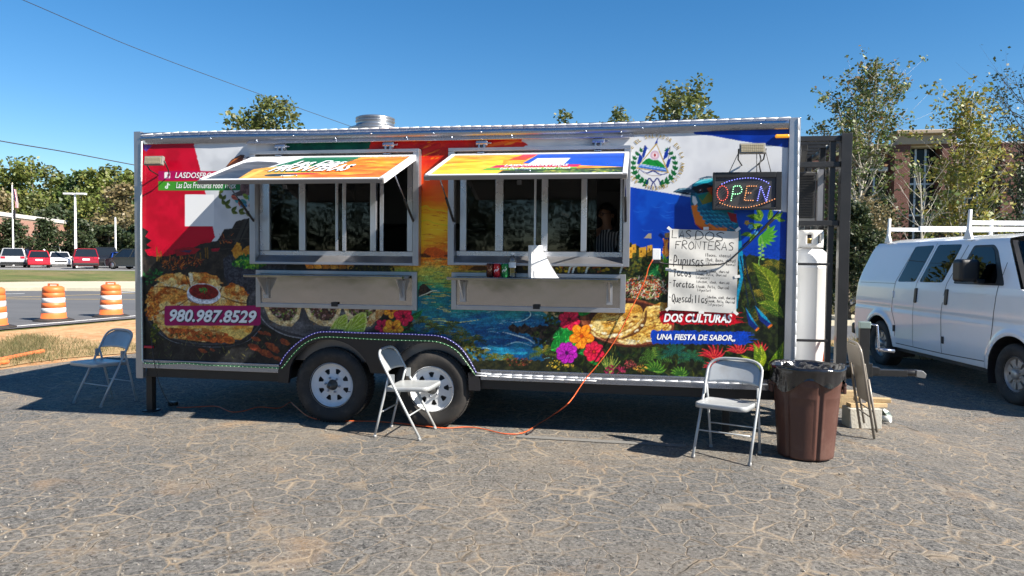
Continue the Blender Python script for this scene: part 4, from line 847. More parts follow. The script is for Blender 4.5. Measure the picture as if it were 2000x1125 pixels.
# wrap-printed side with its openings
WIN = [(1.24, 2.81, 1.49, 2.46), (3.115, 4.65, 1.50, 2.46)]       # x0, x1, z0, z1 of the serving openings
FEN = [P(*q, 0) for q in ((546, 722), (552, 704), (563, 688), (580, 672), (600, 659), (622, 650), (650, 647), (700, 648), (760, 650), (830, 653), (862, 656), (885, 664), (905, 680), (920, 702), (932, 726), (938, 740))]
FENP = [(p.x, p.z) for p in FEN]
def keep_panel(c):
    ok = np.ones(len(c), bool)
    for x0, x1, z0, z1 in WIN: ok &= ~((c[:, 0] > x0) & (c[:, 0] < x1) & (c[:, 2] > z0) & (c[:, 2] < z1))
    zf = np.interp(c[:, 0], [p[0] for p in FENP], [p[1] for p in FENP], left=0, right=0); ok &= c[:, 2] > zf - .03
    return ok
art = paint_mural()
nu, nv = 1120, 420
uu, vv = np.meshgrid(np.linspace(0, 1, nu), np.linspace(0, 1, nv))
co = np.stack([.06 + uu * (TL - .12), 0 * uu, .47 + vv * 2.16], -1).reshape(-1, 3)
px_, py_ = PXn(co)
M_wrap = attr_mat('printed vinyl wrap', .3, .28, .05)
grid_mesh('side_panel', (.06, 0, .47), (TL - .12, 0, 0), (0, 0, 2.16), nu, nv, sample(art, px_, py_), M_wrap, keep_panel, trailer)

# carcass: skin behind the print, far walls, roof, floor
mb = MB()
for (x0, x1, z0, z1) in ((.03, 1.24, .62, 2.62), (2.81, 3.115, .86, 2.62), (4.65, TL - .03, .62, 2.62), (1.24, 2.81, 2.46, 2.62), (3.115, 4.65, 2.46, 2.62), (1.24, 2.81, .86, 1.49), (3.115, 4.65, .86, 1.50)): mb.box((x0, .012, z0), (x1, .05, z1), 0)
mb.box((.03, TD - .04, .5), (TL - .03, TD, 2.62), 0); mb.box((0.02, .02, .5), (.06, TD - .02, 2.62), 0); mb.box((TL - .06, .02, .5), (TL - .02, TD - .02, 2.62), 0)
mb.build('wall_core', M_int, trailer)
MB().box((.05, .0, 2.64), (TL - .05, TD, 2.69)).build('roof', M_alu2, trailer)
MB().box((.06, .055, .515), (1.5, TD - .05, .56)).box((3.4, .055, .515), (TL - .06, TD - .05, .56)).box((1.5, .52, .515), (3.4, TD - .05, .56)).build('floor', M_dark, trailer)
mb = MB(); mb.box((-.004, TD + .004, .48), (TL + .004, TD + .02, 2.66)); mb.build('far_side_panel', M_white, trailer)
mb = MB(); mb.box((-.006, .03, .48), (.01, TD - .03, 2.64)); mb.build('rear_panel', M_white, trailer)
mb = MB(); mb.box((TL - .012, .03, .48), (TL + .004, TD - .03, 2.64)); mb.build('front_panel', M_white, trailer)
# corner posts, trims
for x0, x1, z0, y0 in ((-.003, .072, .347, -.016), (TL - .085, TL + .004, .66, -.018)):
    MB().box((x0, y0, z0), (x1, .03, TZ1 + .004)).build('corner_post', M_alu2, trailer, .004)
for x0, x1 in ((-.003, .07), (TL - .07, TL + .004)): MB().box((x0, TD - .03, .4), (x1, TD + .03, TZ1)).build('corner_post', M_alu2, trailer, .004)
mb = MB()
N = 30; zb = lambda x: 2.583 + .03 * ss((x - 4.0) / 1.9); zt = lambda x: 2.69 + .02 * ss((x - 3.4) / 2.4)
for i in range(N):
    x0 = .073 + (TL - .16) * i / N; x1 = .073 + (TL - .16) * (i + 1) / N; w = lambda x: -.014 - .004 * math.sin(x * 2.3) - .002 * math.sin(x * 9)
    mb.add([(x0, w(x0), zb(x0)), (x1, w(x1), zb(x1)), (x1, w(x1) - .002, zt(x1)), (x0, w(x0) - .002, zt(x0)), (x0, .05, zt(x0) + .004), (x1, .05, zt(x1) + .004), (x0, .02, zb(x0)), (x1, .02, zb(x1))], [(0, 1, 2, 3), (3, 2, 5, 4), (1, 0, 6, 7)], 0, True)
mb.build('roof_trim', M_alu, trailer)
a0, a1 = F(486, 279).x, F(1238, 262).x
mb = MB().prism([(-.012, 2.588), (-.05, 2.562), (-.052, 2.567), (-.012, 2.596)], a0, a1, 'x'); mb.build('drip_edge', M_alu, trailer)
mb = MB()
for px, py in ((317, 272), (413, 271), (502, 275), (574, 266), (656, 271), (726, 262), (795, 269), (847, 261), (883, 269), (940, 259), (1000, 266), (1081, 269), (1144, 257), (1213, 259), (1254, 251), (1356, 247), (1485, 243)):
    p = F(px, py); mb.lathe([(0, -.003), (.006, -.002), (.011, .008)], 8, 0, Matrix.Translation((p.x, -.024, p.z)) @ Matrix.Rotation(R(-90), 4, 'X'))
tag(mb.build('rivet', M_alu, trailer), kind='stuff')
MB().box((.073, -.016, .449), (1.474, .01, .523)).box((.073, -.022, .515), (1.474, -.01, .53)).build('skirt_trim', M_alu, trailer, .003)
MB().box((3.385, -.016, .455), (5.945, .01, .54)).box((3.385, -.022, .532), (5.945, -.01, .55)).build('skirt_trim', M_alu, trailer, .003)
MB().box((.085, .02, .36), (1.5, .09, .449)).build('chassis_beam', M_blackmetal, trailer, .004); MB().box((3.36, .02, .37), (TL - .02, .09, .455)).build('chassis_beam', M_blackmetal, trailer, .004)
MB().box((.085, TD - .1, .36), (TL - .02, TD - .02, .46)).build('chassis_beam', M_blackmetal, trailer, .004)
for x in (.12, .9, 1.45, 3.5, 4.3, 5.1, 5.9): MB().box((x, .0902, .37), (x + .06, TD - .1002, .5)).build('cross_member', M_blackmetal, trailer)
p = P(294, 785, .12); MB().box((p.x - .032, .1, 0.004), (p.x + .032, .165, .4)).box((p.x - .06, .07, .002), (p.x + .06, .2, .014)).build('jack_stand', M_blackmetal, trailer, .003)
p2 = PX((5.55, .3, 0)); MB().box((5.5, .3, .004), (5.56, .36, .4)).build('jack_stand', M_blackmetal, trailer, .003)

# fender with twin arches and dark wheel well
WX = (1.975, 2.927); WR = .345; WZ = .347
poly = list(FENP); xr = poly[-1][0]; xl = poly[0][0]
inner = []
inner += [(xr, .36), (xr - .095, .36), (xr - .105, .52)]
for a in np.linspace(20, 165, 16): inner.append((WX[1] + .41 * math.cos(R(a)), WZ + .03 + .40 * math.sin(R(a))))
for a in np.linspace(15, 160, 16): inner.append((WX[0] + .41 * math.cos(R(a)), WZ + .03 + .40 * math.sin(R(a))))
inner += [(xl + .1, .36), (xl, .36)]
mb = MB(); full = poly + inner
t = delaunay_2d_cdt([Vector(q) for q in full], [(i, (i + 1) % len(full)) for i in range(len(full))], [], 1, 1e-4)
V2 = t[0]; n = len(V2)
vs = [(q.x, -.03, q.y) for q in V2] + [(q.x, .012, q.y) for q in V2]; fs = [tuple(f) for f in t[2]] + [tuple(i + n for i in f[::-1]) for f in t[2]]
from collections import Counter
ec = Counter(tuple(sorted((f[i], f[(i+1) % len(f)]))) for f in t[2] for i in range(len(f)))
fs += [(a, b, b + n, a + n) for (a, b), k in ec.items() if k == 1]
mb.add(vs, fs, 0); M_fender = mat('black fender plastic', (.014, .014, .017, 1), .3, 0, .15, 6); mb.build('fender', M_fender, trailer)
well = [(q[0] + (.02 if q[0] < 2.4 else -.02), q[1] - .02) for q in FENP]
mb = MB()
for i in range(len(well) - 1):
    a, b = well[i], well[i+1]; mb.add([(a[0], 0.013, a[1]), (b[0], 0.013, b[1]), (b[0], .5, b[1]), (a[0], .5, a[1])], [(0, 1, 2, 3)])
mb.add([(q[0], .5, q[1]) for q in well] + [(well[-1][0], .5, .4), (well[0][0], .5, .4)], [list(range(len(well) + 2))])
mb.build('wheel_well', mat('black underseal', (.007, .007, .008, 1), .9, 0, .2, 9), trailer)

# wheels: tyre with tread blocks, steel rim with wedge slots, hub
def steel_rim_mesh():
    mb = MB()
    mb.lathe([(.206, -.002), (.212, .004), (.205, .010), (.196, .02), (.190, .035), (.180, .04), (.172, .047), (.166, .05), (.160, .05)], 48, 0)
    outer = [(.16 * math.cos(a), .16 * math.sin(a)) for a in np.linspace(0, 2*math.pi, 48, endpoint=False)]; inn = [(.035 * math.cos(a), .035 * math.sin(a)) for a in np.linspace(0, 2*math.pi, 20, endpoint=False)]
    pts = outer + inn; edges = [(i, (i+1) % 48) for i in range(48)] + [(48 + i, 48 + (i+1) % 20) for i in range(20)]; holes = [inn]
    for k in range(8):
        a = 2*math.pi*k/8 + .2; h = [(.148*math.cos(a-.19), .148*math.sin(a-.19)), (.153*math.cos(a), .153*math.sin(a)), (.148*math.cos(a+.19), .148*math.sin(a+.19)), (.106*math.cos(a+.11), .106*math.sin(a+.11)), (.102*math.cos(a), .102*math.sin(a)), (.106*math.cos(a-.11), .106*math.sin(a-.11))]
        b = len(pts); pts += h; edges += [(b + i, b + (i+1) % 6) for i in range(6)]; holes.append(h)
    r = delaunay_2d_cdt([Vector(p) for p in pts], edges, [], 1, 1e-5)
    fs = []
    for f in r[2]:
        cx = sum(r[0][i].x for i in f) / len(f); cy = sum(r[0][i].y for i in f) / len(f)
        if not any(inpoly(cx, cy, h) for h in holes): fs.append(tuple(f))
    zf = lambda q: .05 - .018 * ss((.1 - q.length) / .04)
    vs = [(q.x, q.y, zf(q)) for q in r[0]]; n = len(vs); vs += [(q.x, q.y, zf(q) + .005) for q in r[0]]
    ec = Counter(tuple(sorted((f[i], f[(i+1) % len(f)]))) for f in fs for i in range(len(f)))
    mb.add(vs, fs + [tuple(i + n for i in f[::-1]) for f in fs] + [(a, b, b + n, a + n) for (a, b), k in ec.items() if k == 1], 0, False)
    return mb
def make_wheel(parent, name, x, y, z, r, w, rim_mb, rim_mat, hub=True, rimr=.205, face=-1):
    """wheel whose outer face looks along -Y (face=-1) ; parts nest: wheel(tyre) > rim, hub, lug_nut"""
    M = Matrix.Rotation(R(90 if face < 0 else -90), 4, 'X')        # local z (inward) -> +Y
    M = Matrix.Rotation(R(-90), 4, 'X') if face < 0 else Matrix.Rotation(R(90), 4, 'X')
    s = rimr / .205
    mb = MB(); prof = [(rimr - .004, .012), (rimr + .006, .002), (rimr + .03, -.012), (r * .80, -.022), (r * .88, -.022), (r * .95, -.010), (r * .985, .004), (r, .02), (r, w / 2), (r, w - .02), (r * .96, w), (r * .8, w + .01), (rimr, w - .01)]
    mb.lathe(prof, 64, 0, M)
    for k in range(72):
        a = 2*math.pi*k/72
        for sgn, off in ((0, 0), (1, .5)):
            a2 = a + off * 2*math.pi/72; B = Matrix.Rotation(a2, 4, 'Z'); y0, y1 = ((.006, w * .42) if sgn == 0 else (w * .5, w - .008))
            mb.box((r - .004, -.009, y0), (r + .006, .009, y1), 0, M @ B)
    t = mb.build(name, M_rubber, parent); t.location = (x, y, z)
    rm = rim_mb.build('rim', rim_mat, t); rm.matrix_basis = M @ Matrix.Scale(s, 4)
    MB().lathe([(.0, .07), (rimr * .93, .07), (rimr * .95, w - .03)], 24, 0, M).build('brake_drum', M_dark, t)
    if hub:
        mb = MB(); mb.lathe([(.0, -.052), (.022, -.052), (.026, -.046), (.026, -.02), (.036, -.016), (.038, .03), (.05, .034), (.05, .04)], 20, 0, M); mb.lathe([(0, -.056), (.012, -.056), (.012, -.05)], 12, 1, M); mb.build('hub', [mat('hub steel', (.12, .12, .12, 1), .4, .8), M_dark], t)
        for k in range(6):
            a = 2*math.pi*k/6; MB().lathe([(0, .012), (.008, .012), (.011, .016), (.011, .034)], 6, 0, M @ Matrix.Translation((.068 * math.cos(a), .068 * math.sin(a), 0))).build('lug_nut', M_alu, t)
        MB().tube([M @ Vector((.185, .03, .02)), M @ Vector((.16, .028, .0))], .004, 6).build('valve_stem', M_blackplastic, t)
    return t
w1 = make_wheel(trailer, 'wheel', WX[0], .01, WZ, WR, .21, steel_rim_mesh(), M_wheelwhite); w1.rotation_euler = (0, R(8), 0)
w2 = copy_tree(w1, trailer); w2.location = (WX[1], .01, WZ); w2.rotation_euler = (0, R(-17), 0)
for x in WX:
    w3 = copy_tree(w1, trailer); w3.location = (x, TD - .01, WZ); w3.rotation_euler = (0, 0, R(180))
mb = MB()
for x in WX: MB().tube([(x, .2, WZ), (x, TD - .2, WZ)], .035, 10).build('axle', M_blackmetal, trailer)

# serving windows
M_sill = mat('satin aluminium sill', (.56, .58, .64, 1), .28, .85, .06, 3)
def serving_window(x0, x1, z0, z1, bars, panes, gap):
    fr = MB(); d = -.085
    fr.box((x0 - .02, d, z0 - .03), (x0 + .035, .0, z1 + .0)).box((x1 - .035, d, z0 - .03), (x1 + .02, .0, z1 + .0))
    fr.prism([(-.0, z0 - .03), (d - .004, z0 - .03), (d - .004, z0 - .008), (-.0, z0 + .055)], x0 + .0352, x1 - .0352, 'x'); fr.box((x0 - .02, d, z1 + .0005), (x1 + .02, -.001, z1 + .03))
    wnd = fr.build('serving_window', M_alu2, trailer, .003)
    MB().box((x0 + .037, .0, z0 + .035), (x1 - .037, .045, z0 + .095)).build('bottom_rail', M_sill, wnd, .003)
    MB().box((x0 + .037, .0, z1 - .05), (x1 - .037, .045, z1)).build('top_rail', M_sill, wnd, .003)
    for (a, b, y0, y1) in bars: MB().box((a, y0, z0 + .097), (b, y1, z1 - .052)).build('mullion', M_sill, wnd, .002)
    for (a, b, y) in panes: MB().box((a, y, z0 + .10), (b, y + .005, z1 - .055)).build('pane', M_glass, wnd)
    return wnd
def bx(l, y=0): return [P(q, 420, y).x for q in l]
x = bx([508, 527, 585, 597, 655, 660, 669, 676, 724, 735, 741, 748, 796, 806])
serving_window(1.24, 2.81, 1.49, 2.46, [(x[0], x[1], -.01, .03), (x[2], x[3], -.012, .028), (x[4], x[5], .0, .03), (x[6], x[7], -.006, .03), (x[8], x[9], -.014, .03), (x[10], x[11], .01, .03), (x[12], x[13], -.01, .03)],
               [(x[1], x[2], .012), (x[3], x[4], .006), (x[5], x[6], .016), (x[7], x[8], .006)], None)
x = bx([899, 911, 968, 983, 1043, 1047, 1058, 1070, 1135, 1146, 1165, 1211, 1216])
serving_window(3.115, 4.65, 1.50, 2.46, [(x[0], x[1], -.01, .03), (x[2], x[3], -.012, .028), (x[4], x[5], .0, .03), (x[6], x[7], -.012, .03), (x[8], x[9], -.012, .03), (x[11], x[12], -.01, .03)],
               [(x[1], x[2], .012), (x[3], x[4], .006), (x[5], x[6], .016), (x[7], x[8], .006), (x[9], x[10], .018)], None)

# text helper: letters as thin cut vinyl on a plane
def text_obj(s, O, U, V, name, m, parent, shear=.25, bold=.02, fit=True, res=3, thick=0.0):
    """fits the string into the parallelogram O, O+U, O+V"""
    cu = bpy.data.curves.new(name, 'FONT'); cu.body = s; cu.shear = shear; cu.offset = bold; cu.resolution_u = res; cu.fill_mode = 'FRONT'
    to = bpy.data.objects.new('t', cu); me = bpy.data.meshes.new_from_object(to); bpy.data.objects.remove(to); bpy.data.curves.remove(cu)
    n = len(me.vertices); c = np.zeros(n * 3); me.vertices.foreach_get('co', c); c = c.reshape(-1, 3); lo = c.min(0); hi = c.max(0)
    u = (c[:, 0] - lo[0]) / (hi[0] - lo[0]); v = (c[:, 1] - lo[1]) / (hi[1] - lo[1])
    w = np.array(O) + u[:, None] * np.array(U) + v[:, None] * np.array(V); me.vertices.foreach_set('co', w.ravel()); me.materials.clear(); me.materials.append(m); me.update()
    me.name = name; o = bpy.data.objects.new(name, me); COL.objects.link(o)
    if parent: o.parent = parent
    return o
def wall_text(s, bl, br, tl, m, parent, y=-.003, **k):
    a, b, c = P(*bl, y), P(*br, y), P(*tl, y); return text_obj(s, a, b - a, c - a, 'lettering', m, parent, **k)
M_shadowtxt = mat('dark vinyl', (.03, .01, .03, 1), .45)
M_goldtxt = mat('gold vinyl', (.34, .24, .07, 1), .4)
wall_text('LASDOSFRONTERAS', (342, 347.5), (462, 348.5), (342, 336.5), M_white_txt, trailer, bold=.012)
wall_text('Las Dos Fronteras Food Truck', (344, 367.5), (461, 368), (344, 356), M_white_txt, trailer, bold=.006)
wall_text('980.987.8529', (332.5, 630.5), (502.5, 633.5), (332.5, 606), M_shadowtxt, trailer, y=-.0022, bold=.05)
wall_text('980.987.8529', (331, 628.5), (501, 631.5), (331, 604), M_white_txt, trailer, bold=.03)
wall_text('DOS CULTURAS', (1296, 629), (1430, 631), (1296, 612), M_white_txt, trailer, bold=.035)
wall_text('UNA FIESTA DE SABOR,,', (1283, 665.5), (1436, 668), (1283, 652), M_white_txt, trailer, bold=.03)
# ring of letters round the coat of arms
s = 'REPUBLICA DE EL SALVADOR EN LA AMERICA CENTRAL'; cc = (1279, 316)
for k, ch in enumerate(s):
    if ch == ' ': continue
    a = 232 - (k + .5) * (345 / len(s)); ca, sa = math.cos(R(a)), math.sin(R(a)); rx, ry = 51, 47
    o = (cc[0] + rx * ca, cc[1] - ry * sa); tx, ty = sa, ca; wdt = 2.4 if ch != 'I' else .6; hgt = 7.5
    bl = (o[0] - tx * wdt, o[1] - ty * wdt); br = (o[0] + tx * wdt, o[1] + ty * wdt); tl = (bl[0] + ca * hgt, bl[1] - sa * hgt)
    wall_text(ch, bl, br, tl, M_goldtxt, trailer, shear=0, bold=.02, res=1)

# awnings (flap lifted open, printed on its outer face)
def paint_awning(kind):
    cv = Canvas(0, 0, 800, 420, 1, 11 + kind); r = cv.rng
    def grad(c1, c2, cell, st=4):
        nz = cv.noise(cell, st)
        return lambda X, Y, sl: A_(c1) * (1 - nz[sl][..., None]) + A_(c2) * nz[sl][..., None]
    if kind == 0:
        cv.poly([(0, 0), (800, 0), (800, 420), (0, 420)], (214, 216, 220))
        cv.poly([(0, 90), (60, 60), (170, 90), (200, 120), (140, 420), (0, 420)], grad((92, 96, 104), (58, 62, 70), 20)); cv.poly([(60, 420), (90, 260), (180, 200), (330, 150), (420, 170), (430, 420)], grad((236, 180, 84), (206, 140, 50), 16))
        for k in range(9): cv.stroke([(80 + k * 26, 300 - k * 12), (250 + k * 18, 250 - k * 6)], [3, 8, 3], (150, 96, 36))
        cv.poly([(30, 420), (60, 250), (130, 220), (160, 420)], grad((70, 82, 96), (40, 50, 64), 18)); cv.poly([(170, 250), (196, 245), (200, 420), (165, 420)], (246, 190, 90))
        cv.poly([(265, 0), (570, 0), (545, 60), (560, 110), (520, 180), (200, 180)], grad((6, 116, 78), (4, 96, 66), 30))
        cv.poly([(560, 0), (800, 0), (800, 420), (330, 420), (420, 230), (520, 170), (540, 90)], grad((232, 92, 22), (250, 170, 50), 26), rag=3)
        for _ in range(70): x, y = r.uniform(430, 790), r.uniform(60, 400); l = r.uniform(20, 90); cv.curve([(x, y), (x + l / 2, y - 6), (x + l, y)], [1, r.uniform(3, 9), 1], [(255, 206, 80), (214, 50, 18), (250, 140, 30), (240, 110, 40)][r.randint(4)])
        cv.curve([(220, 300), (380, 290), (470, 310)], [4, 22, 4], (60, 150, 50)); cv.curve([(330, 330), (430, 325), (500, 335)], [4, 26, 6], (206, 30, 60)); cv.ell(310, 350, 60, 26, (40, 60, 70)); cv.ell(360, 360, 30, 14, (220, 226, 226))
    else:
        cv.poly([(0, 0), (800, 0), (800, 420), (0, 420)], grad((238, 120, 28), (252, 206, 60), 30))
        cv.poly([(0, 200), (260, 120), (300, 420), (0, 420)], grad((252, 214, 60), (244, 170, 40), 30))
        for _ in range(60): x, y = r.uniform(0, 360), r.uniform(10, 330); l = r.uniform(20, 90); cv.curve([(x, y), (x + l / 2, y - 4), (x + l, y)], [1, r.uniform(3, 8), 1], [(255, 226, 110), (226, 80, 20), (246, 150, 30)][r.randint(3)])
        cv.poly([(400, 0), (800, 0), (800, 300), (360, 200)], grad((20, 84, 196), (14, 70, 180), 40)); cv.poly([(330, 0), (400, 0), (360, 130), (280, 120)], grad((206, 30, 90), (230, 80, 40), 20))
        cv.poly([(410, 90), (560, 90), (545, 230), (385, 230)], (226, 228, 230))
        cv.poly([(250, 235), (620, 235), (610, 285), (230, 285)], (190, 24, 90)); cv.poly([(220, 292), (610, 292), (600, 340), (200, 340)], (96, 170, 50))
        cv.poly([(300, 345), (800, 300), (800, 420), (280, 420)], grad((60, 80, 40), (30, 44, 30), 14)); cv.shrub(620, 370, 170, 34, 260, [(110, 140, 50), (70, 110, 40), (170, 170, 60), (40, 60, 36)], (5, 14))
    return cv
M_awnlip = mat('shade-toned aluminium lip', (.17, .16, .155, 1), .5, .3, .12, 6)  # front edge of the awning frame, underside shade put into its dark colour
M_awnprint = attr_mat('printed awning skin', .32, .5, .02)
M_awnframe = mat('white awning frame', (.74, .75, .77, 1), .35, .1, .03, 4); M_awnunder = mat('awning underside', (.28, .28, .29, 1), .5, .3, .08, 5)
def awning(kind, x0, x1, zh, zf, d):
    U = Vector((1, 0, 0)); V = Vector((0, -d, zf - zh)).normalized(); L = math.hypot(d, zf - zh); Nn = U.cross(V); Nn = Nn if Nn.z > 0 else -Nn
    O = Vector((x0, -.075, zh)); M = Matrix(((U.x, V.x, Nn.x, O.x), (U.y, V.y, Nn.y, O.y), (U.z, V.z, Nn.z, O.z), (0, 0, 0, 1))); W = x1 - x0
    aw = MB().box((.036, .036, -.034), (W - .036, L - .036, -.006), 0, M).build('awning', M_awnunder, trailer)
    mb = MB(); mb.box((0, 0, -.045), (.035, L - .0285, .004), 0, M).box((W - .035, 0, -.045), (W, L - .0285, .004), 0, M).box((.0352, 0, -.045), (W - .0352, .05, .004), 0, M).box((.0352, L - .03, -.004), (W - .0352, L, .004), 0, M)
    MB().box((-.0, L - .028, -.036), (W, L + .001, -.0045), 0, M).build('front_lip', M_awnlip, aw, .002)
    mb.build('frame', M_awnframe, aw, .003)
    cv = paint_awning(kind); nu, nv = 320, 170; uu, vv = np.meshgrid(np.linspace(0, 1, nu), np.linspace(0, 1, nv))
    A0 = M @ Vector((.0352, .0502, -.002)); A1 = M @ Vector((W - .0352, .0502, -.002)); A2 = M @ Vector((.0352, L - .0302, -.002))
    grid_mesh('printed_skin', A0, A1 - A0, A2 - A0, nu, nv, sample(cv, (uu * 799).ravel(), (vv * 419).ravel()), M_awnprint, None, aw)
    def tx(s, u0, u1, v0, v1, m, h=.004, **k):
        a, b, c = M @ Vector((u0 * W, v1 * L, h)), M @ Vector((u1 * W, v1 * L, h)), M @ Vector((u0 * W, v0 * L, h)); return text_obj(s, a, b - a, c - a, 'lettering', m, aw, **k)
    if kind == 0:
        tx('Las Dos', .36, .66, .24, .42, M_black_txt, .003, bold=.07); tx('Las Dos', .36, .66, .23, .41, M_white_txt, bold=.03)
        tx('FRONTERAS', .30, .74, .42, .70, M_black_txt, .003, bold=.07); tx('FRONTERAS', .30, .74, .41, .69, M_white_txt, bold=.035)
    else:
        tx('LASDOSFRONTERAS', .37, .70, .57, .66, M_white_txt, bold=.02); tx('Las Dos Fronteras Food Truck', .36, .72, .70, .79, M_white_txt, bold=.01)
    # hinges on the wall and struts to the frame sides
    for f in (.17, .83):
        hx = x0 + W * f; mb = MB().tube([(hx - .05, -.035, zh + .10), (hx + .05, -.035, zh + .10)], .024, 10).box((hx - .035, -.02, zh + .07), (hx + .035, -.001, zh + .16)); mb.tube([(hx + .05, -.035, zh + .1), (hx + .085, -.035, zh + .1)], .008, 6)
        mb.box((hx - .03, -.09, zh + .008), (hx + .03, -.014, zh + .018)); mb.box((hx - .03, -.06, zh + .018), (hx - .015, -.02, zh + .09)).box((hx + .015, -.06, zh + .018), (hx + .03, -.02, zh + .09)); mb.build('hinge', M_alu, aw, .002)
    for hx in (x0 + .02, x1 - .02):
        a = M @ Vector((hx - x0, L * .62, -.05)); b = Vector((hx, -.06, 1.84)); mb = MB().tube([a, a.lerp(b, .5)], .006, 8, 1).tube([a.lerp(b, .48), b], .011, 8, 0); mb.lathe([(.0, -.014), (.014, -.014), (.014, .014), (0, .014)], 8, 1, Matrix.Translation(b)); mb.build('gas_strut', [M_blackplastic, M_alu], aw)
    mb = MB().box((W * .47, L - .005, -.075), (W * .47 + .03, L + .012, -.045), 0, M); mb.build('latch', M_blackplastic, aw)
    mb = MB().tube([M @ Vector((W * .455, L - .06, .004)), M @ Vector((W * .455, L - .07, .022)), M @ Vector((W * .53, L - .07, .022)), M @ Vector((W * .53, L - .06, .004))], .005, 6); mb.build('pull_handle', M_alu, aw)
awning(0, 1.24, 2.80, 2.435, 2.135, .86); awning(1, 3.125, 4.655, 2.435, 2.155, .86)

# fold-down shelves with their stainless recess
def shelf(x0, x1, z0, z1, d):
    mb = MB(); mb.box((x0 + .045, -.012, z0 + .04), (x1 - .045, -.002, z1 - .02), 0)
    sh = mb.build('shelf_panel', M_steel, trailer)
    mb = MB(); mb.box((x0, -.03, z0), (x0 + .045, .0, z1)).box((x1 - .045, -.03, z0), (x1, .0, z1)).box((x0 + .0452, -.03, z0), (x1 - .0452, 0, z0 + .04)).box((x0 + .0452, -.03, z1 - .035), (x1 - .0452, 0, z1)); mb.build('shelf_frame', M_alu2, sh, .003)
    MB().box((x0 + .01, -d, z1 - .062), (x1 - .06, -.032, z1 - .037)).build('shelf_plate', M_steel, sh, .004)
    for x in (x0 + .1, x1 - .14): MB().prism([(-.03, z1 - .065), (-d * .75, z1 - .065), (-.05, z1 - .22), (-.03, z1 - .24)], x, x + .012, 'x').box((x - .02, -.035, z1 - .26), (x + .03, -.0125, z1 - .08)).build('bracket', M_alu2, sh)
    mb = MB().box(((x0 + x1) / 2 - .03, -.04, z0 + .02), ((x0 + x1) / 2 + .03, -.031, z0 + .06)); mb.build('latch', M_blackplastic, sh)
shelf(1.25, 2.80, 1.06, 1.405, .27); shelf(3.117, 4.643, 1.075, 1.405, .24)

# lights: floodlights, markers, LED strips
M_led_panel = mat('led floodlight lens', (.42, .36, .24, 1), .3, .2, .2, 90)
def floodlight(px, py, w, h, lab):
    p = P(px, py, -.16); M = Matrix.Translation(p) @ Matrix.Rotation(R(-12), 4, 'X')
    fl = MB().box((-w/2, -.0, -h/2), (w/2, .035, h/2), 0, M).build('floodlight', mat('grey lamp housing', (.2, .19, .17, 1), .5), trailer, .005)
    mb = MB(); nx, nz = 12, 5
    for i in range(nx):
        for j in range(nz): a = -w/2 + .012 + (w - .024) * i / nx; b = -h/2 + .01 + (h - .02) * j / nz; mb.box((a, -.006, b), (a + (w - .024) / nx * .8, -.0005, b + (h - .02) / nz * .75), 0, M)
    tag(mb.build('led_grid', M_led_panel, fl), kind='stuff')
    mb = MB()
    for sx in (-1, 1): mb.tube([M @ Vector((sx * (w/2 + .006), .02, 0)), M @ Vector((sx * w/2, .10, -.06)), Vector((p.x + sx * w * .3, -.004, p.z - .12))], .006, 6)
    mb.build('bracket', M_blackmetal, fl); return fl
floodlight(299, 313, .19, .085, ''); floodlight(1470, 289, .20, .085, '')
M_amber = mat('amber lens', (.75, .30, .02, 1), .25, 0, .1, 40, emit=(1, .4, .03, 1), estr=.25); M_redlens = mat('red lens', (.45, .01, .03, 1), .25, 0, .1, 40)
p = F(1527, 266.5); MB().box((p.x - .055, -.03, p.z - .014), (p.x + .055, -.001, p.z + .014)).build('marker_light', M_amber, trailer, .01)
p = F(292, 677); MB().box((p.x - .05, -.022, p.z - .013), (p.x + .05, -.001, p.z + .013)).build('marker_light', M_redlens, trailer, .008)
M_ledtube = mat('clear led strip', (.62, .66, .62, 1), .3, 0, .05, 30); M_ledwhite = mat('white led strip', (.80, .80, .80, 1), .3, 0, .03, 30, emit=(1, 1, 1, 1), estr=.12)
E_green = emis('green led', (.45, 1, .55, 1), .9); E_blue = emis('blue led', (.62, .60, 1, 1), 1.1); E_mint = emis('pale green led', (.75, 1, .7, 1), .75)
E_strip_g = mat('green lit strip', (.025, .07, .03, 1), .4, 0, .2, 40, emit=(.1, .6, .2, 1), estr=.04); E_strip_b = mat('blue lit strip', (.03, .03, .09, 1), .4, 0, .2, 40, emit=(.15, .12, .9, 1), estr=.06)
def led_strip(path, dot, base, gap=.05, rad=.006, dr=.0055):
    path = [Vector(q) for q in path]; st = MB().tube(path, rad, 6).build('led_strip', base, trailer)
    mb = MB(); acc = 0; pos = gap / 2
    for i in range(len(path) - 1):
        L = (path[i+1] - path[i]).length
        while pos < acc + L:
            q = path[i].lerp(path[i+1], (pos - acc) / L); mb.add([q + Vector(v) * dr for v in ((1.3,0,0),(-1.3,0,0),(0,-1.6,0),(0,1,0),(0,0,1.1),(0,0,-1.1))], [(0,2,4),(2,1,4),(1,3,4),(3,0,4),(2,0,5),(1,2,5),(3,1,5),(0,3,5)]); pos += gap
        acc += L
    tag(mb.build('led', dot, st), kind='stuff')
def wallpath(pts, y): return [P(px, py, y) for px, py in pts]
led_strip(wallpath([(277, 276), (275, 430), (276, 560), (277, 640), (278, 704), (281, 709)], -.026), E_green, M_ledtube, .05, .007)
led_strip(wallpath([(281, 709), (320, 711), (360, 709), (400, 713), (450, 715), (500, 717), (545, 719)], -.028), E_mint, E_strip_g, .042)
arc = [(547, 712), (553, 700), (563, 687), (580, 671), (600, 657.5), (620, 649.5), (645, 648), (700, 650), (760, 651.5), (830, 654), (860, 657), (880, 665), (900, 680), (915, 700), (925, 718), (930, 728)]
led_strip([P(x, y, -.036) for x, y in spline(arc, 60)], E_blue, E_strip_b, .03, .006)
